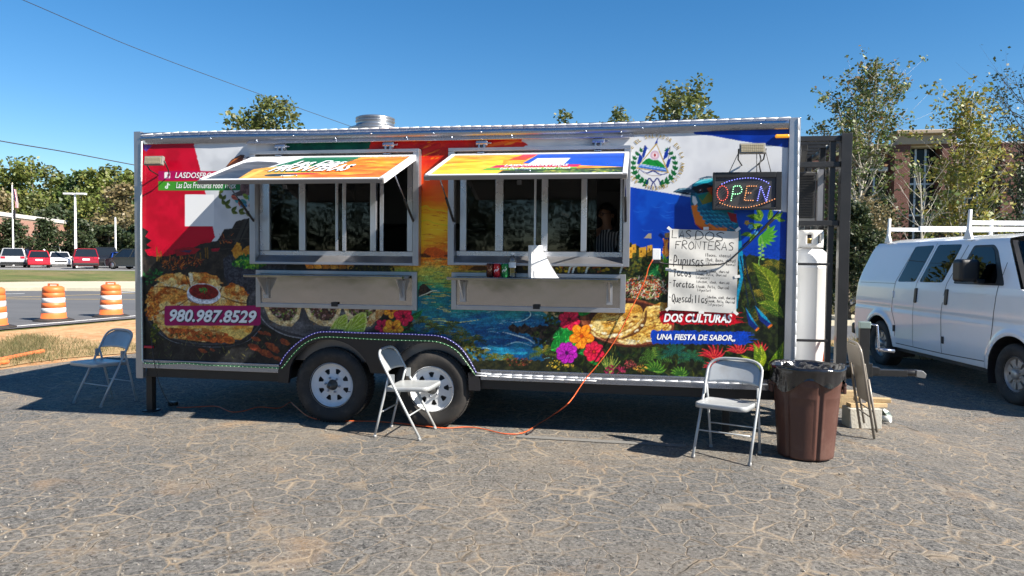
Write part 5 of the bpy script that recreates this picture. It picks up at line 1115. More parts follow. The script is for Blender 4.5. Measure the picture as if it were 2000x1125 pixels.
arc2 = [(549, 720), (556, 713), (566, 700), (580, 684), (598, 669), (620, 660), (645, 658), (700, 661), (760, 664), (830, 665.5), (855, 668), (878, 676), (895, 688), (908, 704), (918, 718), (928, 732)]
led_strip([P(x, y, -.036) for x, y in spline(arc2, 60)], E_mint, E_strip_g, .036, .006)
def white_strip(pts, y, seg):
    path = wallpath(pts, y); mb = MB(); acc = []
    for i in range(len(path) - 1):
        L = (path[i+1] - path[i]).length; n = max(1, round(L / seg))
        for k in range(n): a, b = path[i].lerp(path[i+1], (k + .04) / n), path[i].lerp(path[i+1], (k + .96) / n); mb.tube([a, b], .0052, 6)
    tag(mb.build('led_strip', M_ledwhite, trailer)); MB().tube(path, .0032, 6).build('strip_wire', M_ledtube, trailer)
white_strip([(274, 264), (300, 262), (350, 258.5), (480, 255), (600, 254), (740, 250.5), (900, 247), (1000, 245.5), (1150, 242), (1250, 239), (1400, 234), (1545, 229.5)], -.03, .1)
white_strip([(1560, 230), (1558, 420), (1556, 560), (1553, 700)], -.024, .1)
white_strip([(930, 728), (960, 731), (1060, 735), (1200, 741), (1300, 744), (1400, 747.5), (1500, 751)], -.028, .1); white_strip([(928, 733), (1000, 737), (1060, 740), (1165, 744)], -.028, .1)

# roof vent
p = A(733, 262, 8.1); mb = MB(); s = .1
mb.lathe([(.27, -.14), (.285, .035), (.292, .05), (.25, .065), (.21, .075), (.205, .12), (.215, .125), (.215, .135), (.2, .14), (.2, .15), (.212, .155), (.212, .168), (.19, .178), (.0, .185)], 40, 0, Matrix.Translation((p.x, p.y, p.z)))
mb.build('roof_vent', mat('galvanised vent', (.36, .37, .38, 1), .3, .85, .08, 8), trailer)
MB().box((p.x - .3, p.y - .3, 2.69), (p.x + .3, p.y + .3, 2.74)).build('vent_kerb', M_alu2, trailer)
# power inlet with its cover
p = F(1282, 495); ob = MB().box((p.x - .033, -.03, p.z - .055), (p.x + .033, -.001, p.z + .04)).build('outlet_box', M_white, trailer, .004)
MB().box((p.x - .034, -.05, p.z - .085), (p.x + .034, -.004, p.z - .057)).build('outlet_plug', M_blackplastic, ob, .003)

# interior seen through the serving windows
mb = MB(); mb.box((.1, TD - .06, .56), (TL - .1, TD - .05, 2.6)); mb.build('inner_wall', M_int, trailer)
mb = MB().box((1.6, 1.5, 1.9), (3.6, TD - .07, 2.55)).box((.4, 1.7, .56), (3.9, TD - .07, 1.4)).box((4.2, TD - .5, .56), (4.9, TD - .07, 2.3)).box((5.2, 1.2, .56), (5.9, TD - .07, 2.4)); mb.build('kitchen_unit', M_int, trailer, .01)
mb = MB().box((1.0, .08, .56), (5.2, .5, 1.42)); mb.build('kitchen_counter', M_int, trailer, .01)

# front cage, condenser, hitch
yc0, yc1, xc0, xc1 = .32, 1.95, TL + .03, 6.47; zc0, zc1 = .50, 2.60
cg = MB().box((xc0, yc0, zc0 - .06), (xc1 - .05, yc1, zc0 - .02)).build('cage', M_blackmetal, trailer)
def cbar(a, b, w=.045, name='bar'): MB().bar(a, b, w).build(name, M_blackmetal, cg, .003)
cbar((xc1, yc0, zc0 - .1), (xc1, yc0, zc1 + .02), .085); cbar((xc1 - .1, yc0 + .02, zc0), (xc1 - .1, yc0 + .02, zc1), .045); cbar((xc1, yc1, zc0), (xc1, yc1, zc1)); cbar((xc0, yc1, zc0), (xc0, yc1, zc1))
cbar((xc1 - .06, yc0 + .55, zc0), (xc1 - .06, yc0 + .55, zc1), .05); cbar((xc1 - .06, yc0 + 1.1, zc0), (xc1 - .06, yc0 + 1.1, zc1), .05)
for z in (zc1 - .02, 2.36, 1.86): cbar((xc0, yc0, z), (xc1 - .045, yc0, z)); cbar((xc1, yc0 + .045, z), (xc1, yc1 - .03, z)); cbar((xc0, yc1, z), (xc1 - .03, yc1, z))
for py in (516, 665): z = P(1590, py, yc0).z; cbar((xc0, yc0 - .01, z), (xc1 - .11, yc0 - .01, z), .022)
for k in range(8): y = yc0 + .12 + k * .2; cbar((xc0, y, zc1 - .01), (xc1 - .04, y, zc1 - .01), .03, 'slat')
cbar((xc0 + .1, yc0 + .1, zc1 - .08), (xc1 - .05, yc1 - .1, 2.42), .05)
cu = MB().box((xc0 + .03, yc0 + .35, 1.90), (xc0 + .26, yc1 - .3, 2.34))  .build('condenser_unit', mat('grey unit casing', (.24, .24, .24, 1), .5), None, .008); tag(cu, 'grey louvred metal unit mounted in the black cage above the gas cylinder', 'vent unit')
MB().box((xc0 + .032, yc0 + .335, 1.925), (xc0 + .245, yc0 + .348, 2.335)).build('grille', M_dark, cu)
for k in range(17): MB().box((xc0 + .036, yc0 + .326, 1.935 + k * .023), (xc0 + .24, yc0 + .334, 1.943 + k * .023)).build('louvre', M_blackmetal, cu)
MB().box((xc0 + .27, yc0 + .33, 1.90), (xc0 + .315, yc0 + .37, 2.36)).build('mounting_leg', M_alu2, cu)
yh = 1.2
ht = MB().box((TL, yh - .06, .43), (6.98, yh + .06, .56)).prism([(6.75, .40), (7.05, .46), (7.05, .52), (6.75, .56)], yh - .055, yh + .055, 'y').build('drawbar', M_blackmetal, trailer, .005)
MB().bar((TL, .2, .5), (6.85, yh - .05, .5), .08, .1).bar((TL, TD - .2, .5), (6.85, yh + .05, .5), .08, .1).build('a_frame', M_blackmetal, trailer, .004)
p1 = P(1745, 735, yh); MB().box((6.98, yh - .04, .44), (7.3, yh + .04, .50)).tube([(7.28, yh, .475), (7.42, yh, .475)], .032, 12).build('coupler', M_blackmetal, trailer, .004)
MB().prism([(7.38, .44), (7.46, .43), (7.47, .47), (7.44, .5), (7.38, .505)], yh - .035, yh + .035, 'y').build('coupler_latch', mat('worn steel', (.25, .25, .25, 1), .4, .7), trailer, .004)
MB().box((6.56, yh - .064, .44), (6.62, yh - .0605, .53)).build('rating_plate', M_alu, trailer)
jk = MB().box((6.84, yh - .12, .40), (6.93, yh - .065, .93)).build('tongue_jack', M_blackmetal, trailer, .004)
MB().box((6.835, yh - .125, .90), (6.935, yh - .06, .965)).build('jack_cap', mat('green grey metal', (.26, .33, .31, 1), .4, .5), jk, .006)
MB().tube([(6.94, yh - .09, .94), (7.0, yh - .09, .93), (7.02, yh - .09, .72), (7.0, yh - .09, .70)], .011, 8).tube([(7.02, yh - .09, .70), (7.16, yh - .09, .69)], .016, 8).build('jack_crank', M_alu, jk)
MB().box((6.855, yh - .11, .1), (6.915, yh - .075, .4)).lathe([(0, 0), (.07, 0), (.07, .012), (.04, .03), (0, .03)], 14, 0, Matrix.Translation((6.885, yh - .09, .085))).build('jack_foot', M_alu2, jk)
mb = MB()
for k in range(11):
    q = Vector((6.93 + .012 * math.sin(k * 1.7), yh - .02, .40 - k * .03)); t = 2 * math.pi / 8; pl = k % 2
    mb.tube([q + Vector((.011 * math.cos(j * t) * (1 if pl else .3), .011 * math.cos(j * t) * (.3 if pl else 1), .021 * math.sin(j * t))) for j in range(8)], .004, 5, 0, True)
tag(mb.build('safety_chain', mat('galvanised chain', (.4, .4, .38, 1), .4, .7), trailer))
# ------------------------------------------------------------------ things on, under and round the trailer
# hand-lettered menu: pen-stroke alphabet (each stroke a polyline in a unit box)
GL = {'A': [[(0,0),(.5,1),(1,0)],[(.2,.35),(.8,.35)]], 'B': [[(0,0),(0,1),(.7,.85),(.6,.55),(0,.5)],[(0,.5),(.9,.3),(.7,0),(0,0)]], 'C': [[(.9,.85),(.5,1),(.05,.6),(.1,.2),(.5,0),(.95,.2)]], 'D': [[(.1,0),(.1,1),(.7,.9),(1,.5),(.7,.1),(0,0)]], 'E': [[(1,1),(0,1),(0,0),(1,0)],[(0,.5),(.7,.5)]], 'F': [[(0,0),(.1,1),(1,1)],[(-.1,.55),(.7,.55)]], 'L': [[(0,1),(0,0),(.9,.05)]], 'N': [[(0,0),(.05,1),(.9,0),(1,1)]], 'O': [[(.5,1),(.05,.7),(.05,.25),(.5,0),(.95,.3),(.95,.75),(.5,1)]], 'P': [[(.1,-.1),(.15,1),(.7,.95),(.9,.7),(.7,.45),(.15,.4)]], 'Q': [[(.5,1),(.05,.7),(.1,.2),(.5,0),(.95,.3),(.9,.8),(.5,1)],[(.5,.3),(1.1,-.25)]], 'R': [[(0,0),(.05,1),(.7,.95),(.8,.65),(.1,.5),(.95,0)]], 'S': [[(.95,.9),(.5,1),(.1,.75),(.8,.35),(.7,.05),(0,.05)]], 'T': [[(0,1),(1,1)],[(.5,1),(.5,0)]], 'I': [[(.5,1),(.5,0)]],
      'a': [[(.9,.55),(.4,.6),(.05,.25),(.4,0),(.85,.3),(.9,.6),(.95,0)]], 'b': [[(.1,1),(.1,0),(.8,.05),(.8,.5),(.1,.45)]], 'c': [[(.9,.5),(.4,.6),(.1,.3),(.4,0),(.9,.1)]], 'd': [[(.85,.5),(.3,.55),(.1,.2),(.4,0),(.85,.2)],[(.9,1),(.9,0)]], 'e': [[(.1,.3),(.9,.35),(.6,.6),(.15,.4),(.3,0),(.9,.05)]], 'h': [[(.1,1),(.1,0)],[(.1,.4),(.6,.6),(.85,.3),(.85,0)]], 'i': [[(.5,.6),(.5,0)],[(.5,.85),(.52,.9)]], 'k': [[(.1,1),(.1,0)],[(.8,.6),(.1,.3),(.85,0)]], 'l': [[(.5,1),(.5,0)]], 'm': [[(0,0),(0,.6),(.4,.5),(.45,0)],[(.45,.4),(.9,.55),(1,0)]], 'n': [[(.1,0),(.1,.6)],[(.1,.4),(.6,.6),(.9,0)]], 'o': [[(.5,.6),(.1,.3),(.5,0),(.9,.3),(.5,.6)]], 'p': [[(.1,.6),(.1,-.4)],[(.1,.5),(.7,.6),(.9,.3),(.6,0),(.1,.05)]], 'r': [[(.15,.6),(.15,0)],[(.15,.4),(.5,.6),(.9,.5)]], 's': [[(.85,.55),(.3,.55),(.3,.35),(.8,.2),(.6,0),(.1,.05)]], 't': [[(.5,.95),(.5,.05),(.8,0)],[(.1,.6),(.9,.6)]], 'u': [[(.1,.6),(.15,.1),(.5,0),(.85,.2),(.9,.6)],[(.9,.6),(.95,0)]], 'v': [[(.1,.6),(.5,0),(.9,.6)]], 'z': [[(.1,.6),(.9,.6),(.1,0),(.9,0)]],
      '(': [[(.7,1.05),(.25,.5),(.7,-.15)]], ')': [[(.3,1.05),(.75,.5),(.3,-.15)]], ',': [[(.5,.1),(.3,-.25)]], '-': [[(.1,.4),(.9,.4)]]}
def write(cv, s, x, y, w, h, pen, col=(34, 34, 38), jit=.04, rise=0):
    n = len(s)
    for k, ch in enumerate(s):
        if ch == ' ': continue
        nar = .45 if ch in 'ilI(),' else .78
        x0 = x + w * k / n; cw = w / n * nar; dy = cv.rng.randn() * h * jit + rise * k
        for st in GL[ch]:
            q = [(x0 + (p[0] + p[1] * .08) * cw + cv.rng.randn() * cw * .03, y - p[1] * h + dy + cv.rng.randn() * h * .02) for p in st]
            d = spline(q, 4 * len(q)) if len(q) > 2 and ch not in 'ALEFNTz' else np.array(q); cv.stroke(d, pen, col)
cv = Canvas(0, 0, 136, 164, 4, 3)
nz = cv.noise(30); cv.poly([(0, 0), (136, 0), (136, 164), (0, 164)], lambda X, Y, sl: A_((222, 220, 214)) * (1 - .09 * nz[sl][..., None]))
write(cv, 'LAS', 5, 18, 40, 16, 1.6); write(cv, 'DOS', 50, 20, 62, 17, 1.7); write(cv, 'FRONTERAS', 12, 40, 118, 16, 1.6, rise=-.2)
write(cv, 'Pupusas', 9, 72, 62, 20, 1.9); write(cv, '(Beans, cheese)', 72, 52, 52, 5.5, .9); write(cv, '(Pork, Beans, cheese)', 73, 62, 60, 6, .9); write(cv, '(Revueltas, Beans)', 75, 69, 58, 4.5, .8)
write(cv, 'Tacos', 9, 95, 38, 15, 1.8); write(cv, '(chicken, steak, chorizo)', 55, 84, 66, 5, .9); write(cv, '(Asada, Pollo, Chorizo)', 54, 91, 62, 5, .8); write(cv, '(Alpastor)', 55, 98, 28, 5, .8)
write(cv, 'Toratas', 9, 117, 44, 13, 1.8); write(cv, '(chicken, steak, chorizo)', 56, 106, 66, 5, .8); write(cv, '(Asada, Pollo, Chorizo)', 56, 116, 66, 5.5, .9); write(cv, '(Alpastor)', 58, 123, 28, 5, .8)
write(cv, 'Quesadillas', 8, 147, 72, 16, 1.7); write(cv, '(chicken, steak, chorizo)', 78, 136, 56, 5, .9); write(cv, '(Asada, Pollo, Chorizo)', 79, 144, 55, 5, .9); write(cv, '(Alpastor)', 80, 151, 32, 5, .8)
for y in (66, 90, 112, 141): write(cv, '-', 1, y, 6, 8, 1.2)
bl, br, tl = P(1304, 605, -.012), P(1437.5, 612.5, -.012), P(1308.5, 447, -.012)
nu, nv = 270, 320; uu, vv = np.meshgrid(np.linspace(0, 1, nu), np.linspace(0, 1, nv))
def pw(u, v): return np.stack([0*u, -.004 * np.sin(u * 6 + v * 3) * np.sin(v * 5) - .003 * np.sin(v * 17 + u * 8) - .006 * (np.abs(u - .5) * 2) ** 6, 0*u], -1)
M_paper = attr_mat('poster paper', .8, .2)
menu = grid_mesh('menu_poster', bl, br - bl, tl - bl, nu, nv, sample(cv, (uu * 136).ravel(), ((1 - vv) * 164).ravel()), M_paper, None, None, pw)
tag(menu, 'white paper menu handwritten in black marker, taped beside the right window', 'menu')
M_tape = mat('clear tape', (.7, .7, .68, 1), .2, 0, .05, 30)
for px, py, r in ((1308, 447, 40), (1379, 446, 0), (1441, 448, -40), (1305, 526, 5), (1440, 540, -8), (1305, 603, -40), (1370, 610, 0), (1437, 611, 40)):
    p = P(px, py, -.023); MB().box((-.022, -.001, -.012), (.022, .001, .012), 0, Matrix.Translation(p) @ Matrix.Rotation(R(r), 4, 'Y')).build('tape', M_tape, menu)

# OPEN sign: LED dots on a black board hung from the lamp bracket
ys = -.085
def S_(px, py, y=ys): return P(px, py, y)
c0, c1, c2 = S_(1391, 410), S_(1525, 412), S_(1393, 337)
sg = empty('open_sign', (c0.x, ys, c0.z)); tag(sg, 'black LED board reading OPEN hung above the handwritten menu', 'open sign')
def rel(o, root): o.parent = root; o.matrix_parent_inverse = Matrix.Translation(-root.location); return o
x0, x1, z0, z1 = c0.x, c1.x, c0.z, c2.z
rel(MB().box((x0 + .02, ys - .006, z0 + .02), (x1 - .02, ys + .012, z1 - .02)).build('board', mat('dark grey board', (.035, .034, .036, 1), .5, 0, .1, 8)), sg)
rel(MB().box((x0, ys - .018, z0), (x0 + .02, ys + .02, z1)).box((x1 - .045, ys - .018, z0), (x1, ys + .02, z1)).box((x0 + .0202, ys - .018, z0), (x1 - .0452, ys + .02, z0 + .02)).box((x0 + .0202, ys - .018, z1 - .045), (x1 - .0452, ys + .02, z1)).build('frame', M_blackplastic, None, .003), sg)
E_red = emis('red led', (1, .14, .1, 1), .38); E_or = emis('orange led', (1, .42, .16, 1), .32); E_gr2 = emis('bright green led', (.4, 1, .55, 1), .75); E_bl2 = emis('bright blue led', (.26, .28, 1, 1), .75)
def dots(path, gap, m, nm, r=.0040, mb=None):
    path = [S_(px, py, ys - .012) for px, py in path]; mb = mb or MB(); acc = 0; pos = 0
    for i in range(len(path) - 1):
        L = (path[i+1] - path[i]).length
        while pos <= acc + L: q = path[i].lerp(path[i+1], (pos - acc) / L); mb.lathe([(0, -.012), (r * .8, -.009), (r, -.003), (r, .006)], 6, 0, Matrix.Translation(q) @ Matrix.Rotation(R(-90), 4, 'X')); pos += gap
        acc += L
    if nm: rel(mb.build(nm, m), sg)
    return mb
g = .0185
dots([(1411 + 10.5 * math.cos(a), 377.5 + 14.5 * math.sin(a)) for a in np.linspace(0, 6.1, 40)], g, E_red, 'letter')
dots([(1428, 391.5), (1433, 363.5), (1446, 363), (1449, 369), (1448, 375), (1443, 379), (1431.5, 379)], g, E_gr2, 'letter')
o = dots([(1457, 377), (1470, 377)], g, E_or, None); dots([(1477, 363.5), (1459, 363.5), (1453.5, 391.5), (1471, 391.5)], g, E_or, 'letter', mb=o)
dots([(1479.5, 391.5), (1486, 363.5), (1496.5, 393), (1504, 363)], g * .95, E_bl2, 'letter')
dots([(1410, 359.5), (1424, 353.5), (1440, 349.5), (1455, 347.8), (1470, 347.6), (1485, 350), (1496, 354.5), (1504, 360)], g * 1.15, E_bl2, 'dotted_arc')
dots([(1406, 396), (1416, 400), (1430, 404), (1446, 405.7), (1462, 405), (1480, 401), (1500, 394), (1517, 387)], g * 1.15, E_or, 'dotted_arc')
M_gcord = mat('grey cord', (.12, .12, .12, 1), .6)
for a, b in (((1443, 297), (1424, 337)), ((1496, 297), (1506, 337)), ((1478, 300), (1478, 337))): rel(MB().tube([S_(*a, -.12), S_(*b, ys)], .0035, 5).build('hanging_cord', M_gcord), sg)
mb = MB().tube([S_(1484, 300, -.1), S_(1486, 312, -.1), S_(1483, 322, -.1), S_(1486, 337, -.07)], .006, 6)
rel(mb.build('hanging_cord', M_gcord), sg)

# cords
def cord(name, pts, r, m, label, cat='cord', n=160):
    pts = np.array([list(p) for p in pts]); k = len(pts); d = spline3(pts, n); o = MB().tube([Vector(p) for p in d], r, 6).build(name, m); tag(o, label, cat); return o
def spline3(p, n):
    k = len(p); out = []
    for t in np.linspace(0, k - 1, n):
        i = min(int(t), k - 2); f = t - i; a, b, c, d = p[max(i-1, 0)], p[i], p[i+1], p[min(i+2, k-1)]
        out.append(.5 * ((2*b) + (c-a)*f + (2*a-5*b+4*c-d)*f*f + (3*b-a-3*c+d)*f**3))
    return np.array(out)
hang = [P(1275, 507, -.05), P(1266, 524, -.05), P(1262, 540, -.045), P(1250, 568, -.04), P(1232, 606, -.04), P(1212, 646, -.04), P(1190, 682, -.04), P(1165, 715, -.045), P(1146, 737, -.06), P(1132, 757, -.10), P(1118, 778, -.15), P(1104, 793, -.20)]
gr = [G(1078, 812, .06), G(1050, 829, .012), G(1022, 845, .012), G(985, 847, .012), G(945, 838, .012), G(912, 834, .012), G(870, 836, .012), G(835, 833, .012), G(800, 829, .012), G(772, 826, .012), G(730, 823, .012), G(680, 822, .012), G(630, 820, .012), G(600, 812, .012), G(575, 792, .012), G(566, 786, .012), G(545, 797, .012), G(505, 795, .012), G(475, 803, .012), G(450, 804, .012), G(425, 794, .012), G(395, 794, .012), G(360, 796, .012), G(345, 795, .012)]
cord('extension_cord', hang + gr, .0048, M_orange, 'orange extension cord running from the outlet down under the wheels')
cord('cable', [P(1287, 512, -.06), P(1300, 515, -.05), P(1330, 517.5, -.04), P(1375, 518, -.035), P(1415, 514, -.035), P(1440, 495, -.03), P(1470, 468, -.03), P(1500, 435, -.03), P(1522, 412, -.05)], .006, M_blackplastic, 'black cable drooping across the handwritten menu', 'cable', 60)
cord('cable', [P(296, 660, -.02), P(300, 700, -.05), P(310, 745, -.02), P(325, 778, -.0), G(336, 790, .02), G(343, 795, .015)], .004, M_blackplastic, 'thin black cable dropping from the rear corner of the trailer', 'cable', 40)
MB().box((-.04, -.03, 0), (.04, .03, .04), 0, Matrix.Translation(G(338, 792, .002))).build('power_adapter', M_blackplastic, bpy.data.objects['cable.001'], .006)

# drinks and paper roll on the right shelf
zsh = 1.369; ysh = -.15
def onshelf(px): return P(px, 538, ysh).x
def can(px, cols, label, script):
    c = empty('soda_can', (onshelf(px), ysh, zsh)); tag(c, label, 'soda can', 'soda cans on the right shelf')
    x = MB().lathe([(.0, .002), (.024, .0), (.026, .004), (.0325, .014), (.0325, .104), (.0325, .106), (.028, .116), (.0265, .119)], 28).build('body', cols[0], c)
    t = MB().lathe([(.0265, .119), (.027, .1215), (.025, .1215), (.0235, .117), (0, .117)], 24).box((-.006, -.012, .1172), (.006, .008, .119)).build('lid', M_alu, c)
    # lettering wrapped round the can front
    mb = MB(); vs = []
    for i, (u, v, du, dv) in enumerate(script):
        a = R(-90) + u; q = [(a - du, v - dv), (a + du, v - dv * .4), (a + du, v + dv), (a - du, v + dv * .4)]
        mb.add([(.0329 * math.cos(t_), .0329 * math.sin(t_), h) for t_, h in q], [(0, 1, 2, 3)])
    mb.build('printed_mark', cols[1], c); return c
sw = [(-.45, .055, .16, .012), (-.1, .064, .14, .010), (.2, .058, .12, .012), (.5, .07, .14, .012), (-.25, .085, .3, .004), (.1, .04, .45, .004), (.35, .088, .1, .006)]
can(957, (mat('brown can', (.10, .028, .016, 1), .25, .5, .2, 20), mat('tan print', (.45, .25, .14, 1), .3)), 'dark brown soda can, left of the red can', sw[1:])
can(970.5, (mat('red can', (.50, .012, .02, 1), .25, .4, .1, 20), mat('white can print', (.7, .7, .7, 1), .3)), 'red soda can with white script between brown and green cans', sw)
can(986, (mat('green can', (.015, .20, .05, 1), .25, .4, .1, 20), mat('white green can print', (.65, .7, .66, 1), .3)), 'green soda can beside the water bottle', sw)
wb = empty('water_bottle', (onshelf(1000.5), ysh, zsh)); tag(wb, 'clear plastic water bottle between green can and paper roll', 'bottle')
M_pet = glass_mat('clear plastic', (.86, .89, .90), .06, .06)
prof = [(.0, .004), (.022, 0), (.03, .006)]
for k in range(9): prof += [(.0315, .014 + k * .013), (.0295, .0205 + k * .013)]
prof += [(.0315, .135), (.031, .15), (.024, .172), (.0135, .188), (.0125, .196), (.0125, .2)]
MB().lathe(prof, 24).build('body', M_pet, wb); MB().lathe([(.0, .216), (.0135, .216), (.0145, .212), (.0145, .199), (.0128, .197)], 18).build('cap', M_white, wb); MB().lathe([(.0320, .085), (.0320, .13)], 24).build('band', mat('pale blue label', (.55, .62, .68, 1), .4), wb)
pr = empty('paper_towel_roll', (onshelf(1045), ysh, zsh)); tag(pr, 'white paper towel roll standing on the right shelf with loose sheet', 'paper roll')
M_towel = mat('paper towel', (.82, .82, .81, 1), .9, 0, .03, 30, .3, 60)
MB().lathe([(.0, .002), (.058, .001), (.06, .006), (.06, .272), (.057, .276), (.021, .275), (.02, .2)], 32).build('roll', M_towel, pr)
n = 14; mb = MB(); vs = []; m_ = 8
for i in range(n + 1):
    t = i / n; h = .272 * (1 - t)
    for j in range(m_ + 1):
        s_ = j / m_; reach = .064 + .115 * t ** 1.15 * s_; a = R(-60 - 55 * (1 - s_)); vs.append((reach * math.cos(a) * (.85 if s_ < .99 else 1) + .02 * s_ + .1 * t * s_, -.066 * (1 - s_ * .4) + .006 * math.sin(9 * t), max(.002, h - .006)))
mb.add(vs, [(i * (m_ + 1) + j, i * (m_ + 1) + j + 1, (i + 1) * (m_ + 1) + j + 1, (i + 1) * (m_ + 1) + j) for i in range(n) for j in range(m_)], 0, True)
mb.build('loose_sheet', M_towel, pr)

# propane tank standing in the cage
pt = P(1576, 600, .62); pt = empty('propane_tank', (pt.x, .62, .44)); tag(pt, 'tall white propane cylinder standing in the black cage', 'gas cylinder')
MB().lathe([(.16, .0), (.17, .02), (.17, .07), (.155, .075), (.185, .12), (.19, .16), (.19, 1.03), (.193, 1.035), (.19, 1.04), (.185, 1.1), (.165, 1.16), (.12, 1.2), (.05, 1.215), (0, 1.215)], 40).build('cylinder', M_whitemetal, pt)
mb = MB(); nn = 40; hs = [1.215, 1.25, 1.27, 1.31, 1.33, 1.37]
vs = []; fs = []
for h in hs:
    for k in range(nn): a = 2*math.pi*k/nn; vs.append((.125 * math.cos(a), .125 * math.sin(a), h - (.0)))
for i in range(5):
    for k in range(nn):
        deg = 360 * k / nn
        if i in (1, 2, 3) and any(abs((deg - q + 180) % 360 - 180) < 8 for q in (255, 300, 75)): continue
        if deg > 20 and deg < 110: continue
        fs.append((i*nn+k, i*nn+(k+1) % nn, (i+1)*nn+(k+1) % nn, (i+1)*nn+k))
mb.add(vs, fs, 0, True); o = mb.build('collar', M_whitemetal, pt); md = o.modifiers.new('thick', 'SOLIDIFY'); md.thickness = .006
MB().lathe([(0, 1.2), (.02, 1.2), (.02, 1.27), (.03, 1.275), (.03, 1.3), (0, 1.3)], 12).build('valve', mat('brass valve', (.4, .28, .1, 1), .35, .9), pt)
strap = cord('strap', [P(1618, 658, .42), P(1615, 672, .40), P(1611, 690, .38), P(1609, 706, .36)], .012, M_orange, 'short orange strap hanging on the cage beside the gas cylinder', 'strap', 12)

# brown bin with black liner
bc = Vector((6.075, -.275, 0)); bn = empty('trash_can', bc, R(12)); tag(bn, 'brown plastic trash can with black liner over its rim', 'trash can')
M_brown = mat('brown bin plastic', (.082, .034, .025, 1), .48, 0, .12, 5, .1, 40, dirt=(.3, .2, .16, 1), dirt_amt=.22)
n = 144; hs = [0, .006, .02, .10, .20, .30, .40, .47, .48, .49, .56, .57, .58, .68, .69, .70]; mb = MB(); vs = []
for h in hs:
    for k in range(n):
        a = 2*math.pi*k/n; r = .208 + .052 * h / .7 - (.012 if h < .003 else 0)
        c_ = (k * 360 / n) % 60; groove = max(0, 1 - abs(c_ - 30) / 5.0); r -= .014 * min(1, groove * 1.6) * (1 if h < .6 else .1)
        panel = 1 if (c_ < 22 or c_ > 38) else 0
        r -= .004 * panel * (1 if .02 < h < .48 else 0); r += .005 * (1 if h > .565 else 0)
        vs.append((r * math.cos(a), r * math.sin(a), h))
m_ = len(hs); mb.add(vs, [(i*n+k, i*n+(k+1) % n, (i+1)*n+(k+1) % n, (i+1)*n+k) for i in range(m_ - 1) for k in range(n)] + [tuple(range(n))[::-1]], 0, True)
mb.build('body', M_brown, bn)
for a in (R(-12), R(168)): MB().box((.245, -.05, .56), (.285, .05, .585), 0, Matrix.Rotation(a, 4, 'Z')).box((.262, -.05, .50), (.285, -.03, .56), 0, Matrix.Rotation(a, 4, 'Z')).box((.262, .03, .50), (.285, .05, .56), 0, Matrix.Rotation(a, 4, 'Z')).build('handle', M_brown, bn, .006)
M_bag = mat('black bin liner', (.010, .010, .012, 1), .16, 0, .2, 12, .35, 22, spec=.8)
n = 150; prof = [(.17, .50, 1), (.22, .60, 1), (.250, .675, .6), (.262, .705, .35), (.278, .72, .5), (.288, .708, .4), (.284, .69, .3), (.277, .665, .5), (.276, .63, .9), (.274, .595, 1), (.276, .56, 1)]; vs = []; rg = np.random.RandomState(5); ph = rg.rand(12) * 6.28
hang_ = [.55 + .45 * math.sin(2*math.pi*k/n * 2 + 1.2) * .6 + .35 * math.sin(2*math.pi*k/n * 5 + 2) for k in range(n)]
for i, (r, h, q) in enumerate(prof):
    for k in range(n):
        a = 2*math.pi*k/n; w = sum(math.sin(a * f + ph[j] + i * .6 * (j % 3)) / (1 + j * .35) for j, f in enumerate((5, 9, 13, 17, 23, 31, 41))) * .0045 * q
        hh = h
        if i > 7: hh = .665 - (.665 - h) * max(.25, min(1.35, hang_[k] + .25))
        if i < 5: hh += .009 * math.sin(a * 5 + i * .7) * q + .012 * math.sin(a * 3 + 2) * q
        vs.append(((r + w) * math.cos(a), (r + w) * math.sin(a), hh))
mb = MB().add(vs, [(i*n+k, i*n+(k+1) % n, (i+1)*n+(k+1) % n, (i+1)*n+k) for i in range(len(prof) - 1) for k in range(n)], 0, True)
for cxy, sc in (((-.12, .08), .10), ((.02, .10), .12), ((.13, .04), .10), ((-.2, .02), .07), ((-.02, -.02), .10)):    # crumpled film bunched up inside
    b = len(mb.v); vs = []; g = 10
    for i in range(g):
        for j in range(g): u, v = i / (g-1) - .5, j / (g-1) - .5; vs.append((cxy[0] + u * sc * 2, cxy[1] + v * sc * 2, .648 + .055 * math.exp(-(u*u + v*v) * 5) * (1 + .35 * math.sin(9 * u + 5 * v + cxy[0] * 40)) + .008 * math.sin(14 * v - 8 * u) + rg.randn() * .002))
    mb.add(vs, [(i*g+j, i*g+j+1, (i+1)*g+j+1, (i+1)*g+j) for i in range(g-1) for j in range(g-1)], 0, True)
lb = mb.build('trash_bag', M_bag); lb.location = bc; lb.rotation_euler = (0, 0, R(12)); tag(lb, 'shiny black bin liner folded over the rim of the brown can', 'bin liner')

